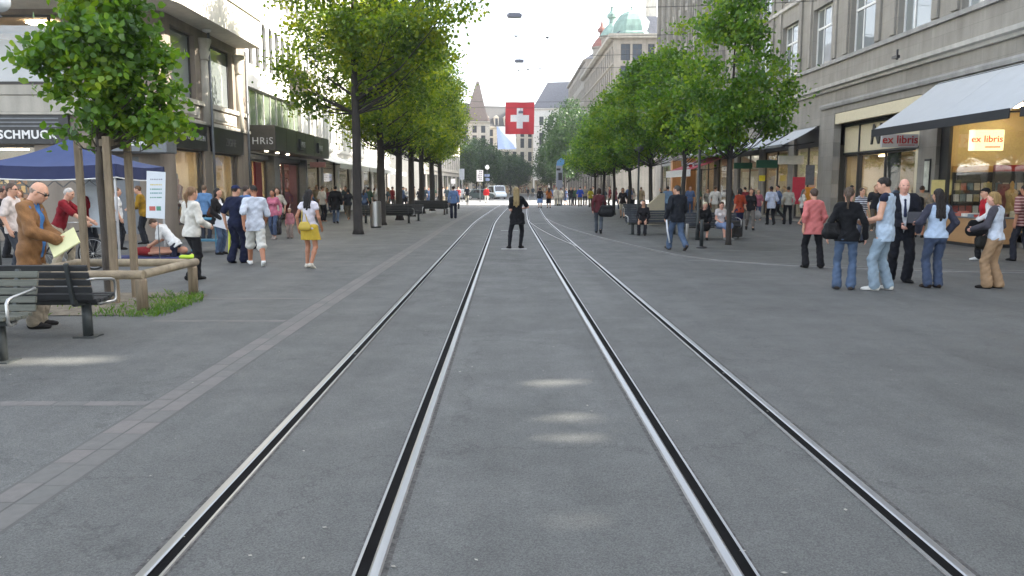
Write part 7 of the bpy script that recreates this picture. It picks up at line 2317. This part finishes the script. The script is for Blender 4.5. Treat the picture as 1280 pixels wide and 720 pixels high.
a = person(420, 279, 6, 'man in a long black coat and jeans walking away towards the shops', GW, lod=1, h=1.80, hair='short', haircol='1c1612', top=dict(name='coat', col='#18181b', sleeve=1, loose=.035, hem=-.30, hemw=.03), bottom=tr(JEAN), **STROLL)
held('paper_bag', 'small white paper bag in the hand of the man in the black coat', 'bag', box_item(.13, .06, .26, mat('card_white', (.72, .74, .78), .5), .01), a['wrist'][1][0] + Vector((.02, 0, -.2)))
a = person(567, 273, 6, 'man in a blue shirt with a dark briefcase standing at the edge of the tracks', GW, lod=1, h=1.80, hair='short', haircol='241a14', top=dict(col='#6a84b0', sleeve=1), bottom=tr('#1a1e30', leg=.012))
held('briefcase', 'dark briefcase in the hand of the man in the blue shirt by the tracks', 'bag', box_item(.10, .38, .30, mat('case_dark', (.02, .02, .025), .5), .02), a['wrist'][1][0] + Vector((.03, 0, -.24)))
# woman in the middle
a = person(645, 310.5, 4, 'long-haired blonde woman in a black dress and leggings standing in the middle of the tracks', 'people on the tracks', sex='f', h=1.74, hair='verylong', haircol='8a7750', skin='pink', top=dict(name='dress', col='#101013', sleeve=.38, loose=.02, hem=-.24, hemw=.035), bottom=dict(kind='leggings', col='#15151a', loose=.006), shoes='#131316',
           fl=(-.19, -.03, .085, 14, 0), fr=(.13, .06, .085, -30, 0), pel=(.03, 0, .92), roll=-2, twist=8, hl=(.05, .20, -.36), hr=(.01, .26, -.28), fat=.012, elbl=(-.3, -1, 0), elbr=(.9, -.4, -.5), head=(-14, 4))
# far walkers around the crossing
GF = 'people at the sunlit crossing'
a = person(675, 260, 0, 'woman in a black top and pale blue skirt at the edge of the sunlit crossing', GF, sex='f', lod=2, h=1.70, hair='bob', haircol='1a1410', top=dict(col=BLK, sleeve=1), bottom=dict(kind='skirt', col='#7c9ad0', len=.5, flare=.08), **STROLL)
a = person(686, 260, 8, 'woman in an orange top with a dark bag near the sunlit crossing', GF, sex='f', lod=2, h=1.72, hair='long', haircol='24140c', top=dict(col='#a8642c', sleeve=.5), bottom=dict(kind='skirt', col='#23252c', len=.55, flare=.04), **STROLL)
person(695.5, 257, 2, 'man in a cream coat, left of the pair in cream walking away', GF, lod=2, h=1.80, hair='short', haircol='8a7a66', top=dict(col='#c8c0b0', sleeve=1, hem=-.25, hemw=.03), bottom=tr('#b8b0a0'), **WALK_A)
person(701, 257, -4, 'woman in a cream jacket, right of the pair in cream walking away', GF, sex='f', lod=2, h=1.70, hair='short', haircol='4a3a2a', top=dict(col='#cfc8b8', sleeve=1, hem=-.2), bottom=tr('#c8c2b4'), **WALK_B)
person(713.5, 257, 175, 'person in black and white with a pale bag, right of the cream pair', GF, lod=2, h=1.76, hair='short', haircol='1a1410', top=dict(col='#2a2a2c', sleeve=1), bottom=tr('#3c3c40'), **STROLL)
person(725, 258, 0, 'man in a bright blue shirt and khaki trousers', GF, lod=2, h=1.78, hair='short', haircol='241a14', top=dict(col='#2f4ea8', sleeve=.5), bottom=tr('#7a705c'), **STROLL)
person(738, 259, 0, 'person in a yellow top among the right trees', GF, lod=2, h=1.66, sex='f', hair='bob', haircol='4a3424', top=dict(col='#a8a02c', sleeve=.4), bottom=tr('#4a463c'), **STROLL)
person(608, 254, 0, 'man in a red shirt and white trousers by the parked cars', GF, lod=2, h=1.78, hair='short', haircol='4a3a2a', top=dict(col='#b01c22', sleeve=1), bottom=tr('#d0ccc4'))
p = G(584, 256.5)
person(0, 0, 10, 'cyclist in a dark top riding away over the sunlit crossing', GF, loc=(p.x, p.y - .1, .25), lod=2, h=1.76, hair='short', haircol='2a2018', top=dict(col='#1c2026', sleeve=.5), bottom=tr('#b8b4a4'), pel=(0, -.2, .80), lean=22, fl=(-.1, .0, .15, 0, 10), fr=(.1, .05, .32, 0, 0), hl=(0, .45, -.34), hr=(0, .45, -.34))
# ---- right side
GRR = 'people on the right pavement'
a = person(748, 291.5, -8, 'woman in a dark red top and jeans walking away with a large black bag', GRR, sex='f', lod=1, h=1.72, hair='bob', haircol='2a1a14', top=dict(col='#54262a', sleeve=1), bottom=tr('#4a5058'), **WALK_A)
soft_bag('large black shoulder bag of the woman in dark red', a['pel'] + Vector((.28, -.12, -.02)), .52, .22, .46, cloth('#121214', 'leather'), a['sh'][1] + Vector((0, 0, .06)))
person(778, 272.5, 170, 'woman in a dark top and pale shorts under the right trees', GRR, sex='f', lod=1, h=1.70, hair='bob', haircol='3a2a20', top=dict(col='#2a2426', sleeve=.45), bottom=dict(kind='shorts', col='#a8a090', len=.45), **STROLL)
a = person(846, 313, 18, 'grey-haired man in a dark jacket and jeans walking away with a rolled paper', GRR, h=1.80, hair='short', haircol='3c3833', top=dict(name='jacket', col='#1d2026', sleeve=1, loose=.028, hem=-.16), bottom=tr(JEAN, leg=.006), shoes='#3a3430', fat=.01, head=(30, 0),
           **dict(WALK_A, hl=(-.10, .10, -.50)))
wp, wd = a['wrist'][-1]
mb = MB(); mb.tube([(0, 0, .12), (.05, .02, -.30), (.12, .03, -.62)], .022, 8)
tag(mb.build('rolled_paper', mat('card_white', (.72, .74, .78), .5), loc=wp + Vector((0, 0, -.08))), 'white rolled paper carried by the man in the dark jacket', 'paper')
p = G(836, 300)
person(0, 0, 165, 'person in black seated on the bench behind the walking man', GRR, loc=(4.95, 29.15, 0), lod=1, h=1.66, sex='f', hair='short', haircol='241814', top=dict(col='#1a181c', sleeve=1), bottom=tr('#1a1a20'), **SIT)
a = person(0, 0, 165, 'old white-haired woman in a long black dress sitting on the dark bench', GRR, loc=(6.55, 26.62, 0), lod=1, sex='f', h=1.64, skin='pink', hair='short', haircol='cfc6a8', top=dict(col='#141416', sleeve=1, loose=.022), bottom=dict(kind='skirt', col='#131315', len=.62, flare=.05), **dict(SIT, hr=(.02, .26, -.38), head=(20, -10)))
person(0, 0, 200, 'woman in a white top and pale blue skirt sitting beside the old woman', GRR, loc=(7.08, 26.62, 0), lod=1, sex='f', h=1.66, skin='pink', hair='short', haircol='4a3022', top=dict(col='#d2cac8', sleeve=.2), bottom=dict(kind='skirt', col='#7a8cb0', len=.45, flare=.02), shoes='#7a7a76', **dict(SIT, head=(-20, -15)))
person(923, 292, 20, 'woman in an orange top and dark blue skirt behind the bench', GRR, sex='f', lod=1, h=1.70, hair='bob', haircol='15100e', top=dict(col='#9a4028', sleeve=.4), bottom=dict(kind='skirt', col='#1c2040', len=.6, flare=.03))
a = person(937, 287.5, 172, 'woman in a black patterned top and grey trousers walking towards the camera', GRR, sex='f', lod=1, h=1.70, hair='bob', haircol='3a2018', top=dict(col='#242225', sleeve=.8), bottom=tr('#6a645f', len=.85), **WALK_A)
soft_bag('white and black shopping bag held by the woman in the patterned top', a['wrist'][-1][0] + Vector((.05, 0, -.22)), .30, .12, .34, cloth('#9a9896'), None, name='shopping_bag')
person(963, 281, 6, 'man in a white T-shirt and black trousers seen from behind', GRR, lod=1, h=1.78, skin='dark', hair='crop', haircol='0f0c0b', top=dict(col='#b8c0d4', sleeve=.5, loose=.024, hem=-.18), bottom=tr('#16171c'), **STROLL)
person(984, 280.5, -10, 'man in a beige shirt and black trousers seen from behind', GRR, lod=1, h=1.76, skin='tan', hair='short', haircol='0f0c0b', top=dict(col='#a39f94', sleeve=.9, hem=-.04), bottom=tr('#16171c'), fl=(-.14, 0, .085, 8, 0), fr=(.14, 0, .085, -8, 0))
person(834, 273, 4, 'man in a light blue shirt beside the orange columns', GRR, lod=1, h=1.78, hair='short', haircol='2a2018', top=dict(col='#7f9cc0', sleeve=.5), bottom=tr('#4c5c78'))
GP = 'group of people talking in front of the bookshop'
person(1014, 335, 4, 'woman in a coral jacket and black trousers walking away beside the grey pillar', GP, sex='f', h=1.71, hair='short', haircol='4a3a30', fat=.015, top=dict(name='jacket', col=mat('coral_cloth', (0.52, 0.145, 0.135), .8, var=.12, bump=.4), sleeve=.72, loose=.026, hem=-.18, hemw=.02), bottom=tr('#141418', flare=.02),
       **dict(STROLL, fl=(-.12, .02, .085, 6, 0), fr=(.16, -.10, .09, -30, 5)))
a = person(1055, 362, -18, 'woman in a black top and flared blue jeans with a ponytail, seen from behind', GP, sex='f', h=1.73, hair='pony', haircol='4f4236', top=dict(col='#121316', sleeve=1, loose=.02, hem=-.10), bottom=tr(JEAN, leg=-.004, flare=.03), shoes='#3a3430', skin='pink',
           hl=(-.14, .02, -.50), hr=(.14, .02, -.50), head=(-10, -6), fl=(-.12, .02, .085, 10, 0), fr=(.10, -.02, .085, -14, 0))
soft_bag('black shoulder bag of the woman with the ponytail', a['pel'] + Vector((-.26, -.02, .10)), .24, .10, .30, cloth('#101012', 'leather'), a['sh'][-1] + Vector((-.02, 0, .06)))
a = person(1102, 363, 50, 'tall young man in a sleeveless pale blue shirt, faded jeans and white trainers', GP, h=1.90, hair='short', haircol='1f1712', skin='fair', top=dict(col='#aebfd0', sleeve=0, loose=.018, hem=-.17, strap=False), bottom=tr(JEAN_L, leg=.004, flare=.018, loose=.012, waist=.04), shoes='#cfcdc6',
           hl=(.02, .27, -.34), hr=(-.01, .28, -.36), head=(12, -14), fl=(-.12, .08, .085, 10, 0), fr=(.12, -.06, .085, -14, 0), elbr=(.5, -.9, -.3))
V, Q = sdf_mesh([cone((-.19, -.01, 1.41), (-.13, -.015, 1.44), .066, .066), cone((.19, -.01, 1.41), (.13, -.015, 1.44), .066, .066)], .012, .02)
link('dark_shoulder_trim', np_mesh('shoulder_trim', V * (1.90 / 1.75), Q, cloth('#1e2236')), a['root'])
w = (a['wrist'][1][0] + a['wrist'][-1][0]) / 2
held('white_bag', 'small white paper in the hands of the young man in the sleeveless shirt', 'paper', box_item(.20, .03, .16, mat('card_white', (.72, .74, .78), .5), .008), w + Vector((-.06, .06, .02)), (0, .2, .5))
a = person(1123, 352.5, 172, 'balding man in a dark suit, white shirt and tie facing the camera', GP, h=1.88, hair='fringe', haircol='6a5f55', skin='pink', top=dict(col='#dadbdd', sleeve=0, hem=-.1, loose=.008, neckr=.06), tie='#2a3048', jacket=dict(name='suit_jacket', col='#191b24', sleeve=1, loose=.02, hem=-.22, hemw=.015, open=(-.012, .085), neckr=.066),
           bottom=tr('#17181f', leg=.012, flare=.014), shoes='#0e0e10', hl=(.05, .26, -.36), hr=(-.08, .20, -.42), head=(-6, -2), fl=(-.10, .06, .085, 12, 0), fr=(.12, -.06, .085, -14, 0))
held('black_folder', 'black folder held by the man in the dark suit', 'folder', box_item(.30, .03, .24, mat('case_dark', (.02, .02, .025), .5), .006), a['wrist'][-1][0] + Vector((-.02, -.07, .06)), (R(-35), 0, R(-20)))
held('paper_sheet', 'white paper sheet between the suited man and the dark-haired woman', 'paper', box_item(.16, .006, .28, mat('card_white', (.72, .74, .78), .5), 0), a['wrist'][-1][0] + Vector((.18, -.10, .10)), (R(-20), R(-25), R(25)))
person(1166, 360, 2, 'long-haired dark woman in a pale blue shirt with grey sleeves, seen from behind', GP, sex='f', h=1.70, hair='verylong', haircol='1d1613', top=dict(col='#b4c6dc', sleeve=1, sleeve_col='#3a3b48', loose=.018, hem=-.04), bottom=tr(JEAN_D, leg=.004, flare=.016, waist=.06), shoes='#2a211c',
       hl=(-.07, .20, -.40), hr=(.09, .12, -.45), elbl=(-.8, -.8, 0), elbr=(.8, -.8, 0), fl=(-.10, 0, .085, 8, 0), fr=(.10, .02, .085, -8, 0), fat=.01)
a = person(1240, 360.5, 40, 'blonde person in a white shirt with grey sleeves and tan trousers at the right', GP, sex='f', h=1.66, hair='bob', haircol='8f7447', top=dict(col='#c4ccd8', sleeve=1, sleeve_col='#45434a', loose=.016, hem=-.06), bottom=tr(mat('tan_cotton', (0.33, 0.21, 0.115), .85, var=.2, bump=.4), leg=.012, flare=.03), shoes='#1a1614', skin='pink',
           hl=(-.02, .30, -.34), hr=(.02, .16, -.46), head=(14, -10), lean=3, fl=(-.11, .05, .085, 8, 0), fr=(.11, -.06, .085, -12, 0))
soft_bag('small black bag on the hip of the blonde person', a['pel'] + Vector((-.20, .02, -.08)), .18, .10, .24, cloth('#15140f', 'leather'), a['pel'] + Vector((-.1, 0, .12)))
a = person(1148, 297, -35, 'man in a beige shirt with a black backpack strap by the shop entrance', GP, lod=1, h=1.80, hair='short', haircol='2a1a12', skin='tan', top=dict(col='#8f8577', sleeve=.5), bottom=tr('#4a4640', len=.6), lean=8, head=(0, -15), hl=(0, .26, -.36), hr=(0, .26, -.36))
V, Q = sdf_mesh([cone((0, -.2, 1.28), (0, -.2, 1.0), .13, .15, ((0, 1, 0), .6))], .016, .03)
o = link('backpack', np_mesh('backpack', V, Q, cloth('#14141a')), None, a['root'].location, a['root'].rotation_euler); tag(o, 'black backpack on the man in beige by the shop entrance', 'bag')
person(1074, 303, -160, 'woman in a navy and white striped top behind the woman with the ponytail', GP, sex='f', lod=1, h=1.70, hair='short', haircol='3a2a22', top=dict(col=stripes('navy_stripes', '#c8cad0', '#1a1d33', .055), sleeve=.6), bottom=tr('#4a4f5c'))
person(1228, 325, 75, 'person in a red vest and black trousers behind the blonde one', GP, lod=1, h=1.72, hair='short', haircol='15100e', cap='#141418', top=dict(col='#c8c4c2', sleeve=1, loose=.012), jacket=dict(name='vest', col='#9a1420', sleeve=0, loose=.014, hem=-.1), bottom=tr('#131316'), shoes='#b8b8b4', hl=(-.05, .22, -.42), **{k: v for k, v in STROLL.items() if k not in ('hl',)})
soft_bag('black jacket and bag carried by the person in the red vest', G(1224, 325) + Vector((-.2, -.15, .80)), .44, .16, .40, cloth('#101012'), None, name='carried_jacket')
a = person(1276, 327, 8, 'man in a red striped shirt with a dark backpack, cut by the right edge', GP, lod=1, h=1.80, hair='short', haircol='12100e', skin='tan', top=dict(col=stripes('red_stripes', '#a08078', '#5a1c20', .07), sleeve=.5), bottom=tr('#23242c'), **STROLL)
V, Q = sdf_mesh([cone((0, -.2, 1.30), (0, -.2, 1.02), .13, .15, ((0, 1, 0), .6)), cone((-.12, -.05, 1.40), (-.13, .09, 1.2), .02, .02), cone((.12, -.05, 1.40), (.13, .09, 1.2), .02, .02)], .016, .03)
o = link('backpack', np_mesh('backpack', V, Q, cloth('#1a1d2a')), None, a['root'].location, a['root'].rotation_euler); tag(o, 'dark blue backpack on the man in the red striped shirt', 'bag')
person(1130, 292, 150, 'person with dark hair looking at goods in the entrance beneath the sign', GP, lod=2, h=1.74, hair='short', haircol='1a1410', top=dict(col='#3a3c44', sleeve=1), bottom=tr('#23252c'))

# ---- background crowd: a few built figures, copied with their own clothes
rc = random.Random(12)
hairs = ['1a1410', '3a2a20', '5a4632', '8a7048', '241a14', '6a625a']
tops = [('#c8c4be', 'white'), ('#2a2c32', 'black'), ('#7a2a30', 'dark red'), ('#54688c', 'blue'), ('#8a8478', 'grey'), ('#a8947a', 'beige'), ('#44525a', 'slate'), ('#9a5a66', 'pink'), ('#3c5444', 'green')]
bots = [('#1c1d22', 'black'), ('#3a4a66', 'denim'), ('#5c564c', 'brown'), ('#8f8674', 'khaki')]
base = [('crowd_man_walk', dict(sex='m', lod=3, hair='short', top=dict(sleeve=1, col='#888888'), bottom=tr('#222222'), **WALK_A), 'man'), ('crowd_woman_walk', dict(sex='f', lod=3, hair='bob', top=dict(sleeve=.5, col='#888888'), bottom=tr('#222222'), **WALK_B), 'woman'),
        ('crowd_man_stand', dict(sex='m', lod=3, hair='short', top=dict(sleeve=.45, col='#888888'), bottom=tr('#222222')), 'man'), ('crowd_woman_skirt', dict(sex='f', lod=3, hair='long', top=dict(sleeve=.4, col='#888888'), bottom=dict(kind='skirt', len=.5, col='#222222'), **STROLL), 'woman')]
spots = [(404, 277, 'beneath the black canopy, left of the black coat'), (397, 271, 'before the glowing shop window by the canopy'), (436, 275, 'just left of the nearest plane trunk'), (433, 268, 'behind the walker left of the plane trunk'),
         (456, 271, 'just right of the nearest plane trunk'), (461, 268, 'left above the litter bin'), (468, 262, 'directly behind the litter bin'), (474, 266, 'right behind the litter bin'), (486, 268, 'between the second and third left trunks'), (491, 263, 'behind the long black bench, left part'),
         (497, 262, 'behind the middle of the long black bench'), (504, 261, 'behind the right part of the long black bench'), (508, 258, 'left of the fourth trunk of the left row'), (518, 259, 'right of the fourth trunk of the left row'), (524, 257, 'among the farther left trunks'), (531, 257, 'behind the farther left bench'),
         (536, 256, 'at the left end of the farther bench'), (542, 255, 'close to the sixth left trunk'), (549, 254, 'left of the sunlit crossing'), (554, 255, 'at the left edge of the sunlit crossing'), (559, 256, 'left of the man with the briefcase'), (573, 254, 'right of the man with the briefcase'),
         (410, 268, 'in the entrance below the small red sign'), (387, 272, 'in front of the dark red shop wall'), (444, 262, 'behind the nearest plane trunk, far off'),
         (634, 247, 'left of the blonde woman, far beyond the crossing'), (660, 247, 'right of the blonde woman, far beyond the crossing'), (666, 246, 'farther right of the blonde woman, in the far shade'), (708, 256, 'between the cream pair and the right trees'), (718, 257, 'left of the man in bright blue'),
         (731, 257, 'right of the man in bright blue'), (742, 258, 'left of the woman with the large bag'), (755, 259, 'right of the woman with the large bag'), (762, 260, 'under the fifth right tree'), (769, 262, 'left of the woman in pale shorts'), (786, 263, 'right of the woman in pale shorts'),
         (791, 262, 'beside the slim dark post'), (801, 264, 'between the slim dark post and the next trunk'), (826, 266, 'left of the man in light blue'), (851, 268, 'behind the grey-haired man with the paper'), (862, 269, 'under the red awning, left'), (873, 270, 'under the red awning, middle'),
         (884, 270, 'under the red awning, right'), (893, 275, 'behind the two seated women'), (913, 273, 'left of the woman in orange'), (930, 275, 'behind the woman in orange'), (947, 276, 'behind the woman in the patterned top'), (972, 275, 'between the two men seen from behind'), (1002, 281, 'in front of the red poster'),
         (1062, 287, 'in the entrance beneath the cream fascia'), (1092, 289, 'behind the tall young man'), (623, 247, 'right of the parked van'), (690, 249, 'far beyond the woman in orange'), (703, 248, 'far beyond the cream pair')]
hands_ = 'left'
for i, (px, py, where) in enumerate(spots):
    k, S, who = base[(i * 7 + 3) % 4] if i % 5 else base[2]
    c, cn = tops[(i * 5 + i // 4) % len(tops)]; b_, bn_ = bots[(i * 3 + i // 3) % len(bots)]
    S2 = dict(S); S2['top'] = dict(S['top'], col=c); S2['bottom'] = dict(S['bottom'], col=b_)
    nm = {'trousers': 'trousers', 'skirt': 'skirt'}[S['bottom']['kind']]
    person(px, py, rc.choice([0, 180, 20, -30, 90, -90, 170]) + rc.uniform(-15, 15), '%s in %s top, %s %s, %s' % (who, cn, bn_, nm, where), 'background passers-by', key=k,
           h=rc.uniform(1.72, 1.86) if who == 'man' else rc.uniform(1.62, 1.74), haircol=rc.choice(hairs), **S2)
# ------------------------------------------------------------------ daylight
w = bpy.data.worlds.new('World'); SC.world = w
w.use_nodes = True
nt = w.node_tree
sky = nt.nodes.new('ShaderNodeTexSky')
sky.sky_type = 'NISHITA'; sky.sun_disc = False
sky.sun_elevation = SUN_EL; sky.sun_rotation = SUN_AZ
sky.air_density = 1.0; sky.dust_density = 2.2; sky.ozone_density = 1.0
bg = nt.nodes['Background']
hs = nt.nodes.new('ShaderNodeHueSaturation'); hs.inputs['Saturation'].default_value = 0.45   # hazy, washed-out sky
nt.links.new(sky.outputs['Color'], hs.inputs['Color']); nt.links.new(hs.outputs['Color'], bg.inputs['Color'])
bg.inputs['Strength'].default_value = 0.15
sd = bpy.data.lights.new('sun', 'SUN'); sd.energy = 4.0; sd.angle = R(0.5); sd.color = (1.0, 0.93, 0.82)
so_ = bpy.data.objects.new('sun', sd); COL.objects.link(so_)
s = Vector((math.sin(SUN_AZ) * math.cos(SUN_EL), math.cos(SUN_AZ) * math.cos(SUN_EL), math.sin(SUN_EL)))
so_.rotation_euler = (-s).to_track_quat('-Z', 'Y').to_euler()
so_.location = (30, 30, 60)
vs_ = SC.view_settings
vs_.view_transform = 'Standard'; vs_.look = 'None'; vs_.gamma = 1.0; vs_.use_curve_mapping = False
vs_.exposure = 2.32
# thin summer haze between the houses
mb = MB(); mb.bx(-160, 160, -60, 420, -1.2, 75)
hm_ = bpy.data.materials.new('haze_air'); hm_.use_nodes = True
hn = hm_.node_tree; hn.nodes.remove(hn.nodes['Principled BSDF'])
pv = hn.nodes.new('ShaderNodeVolumePrincipled'); pv.inputs['Color'].default_value = (0.93, 0.95, 1.0, 1); pv.inputs['Density'].default_value = 0.0005; pv.inputs['Anisotropy'].default_value = 0.4
hn.links.new(pv.outputs['Volume'], hn.nodes['Material Output'].inputs['Volume'])
tag(mb.build('haze', hm_), 'thin bright haze in the air along the whole street', 'haze', kind='stuff')
SC.render.engine = 'CYCLES'
SC.cycles.use_denoising = True
SC.cycles.max_bounces = 8; SC.cycles.transparent_max_bounces = 16
SC.cycles.diffuse_bounces = 4; SC.cycles.glossy_bounces = 3
SC.cycles.sample_clamp_indirect = 6.0
SC.cycles.use_adaptive_sampling = True
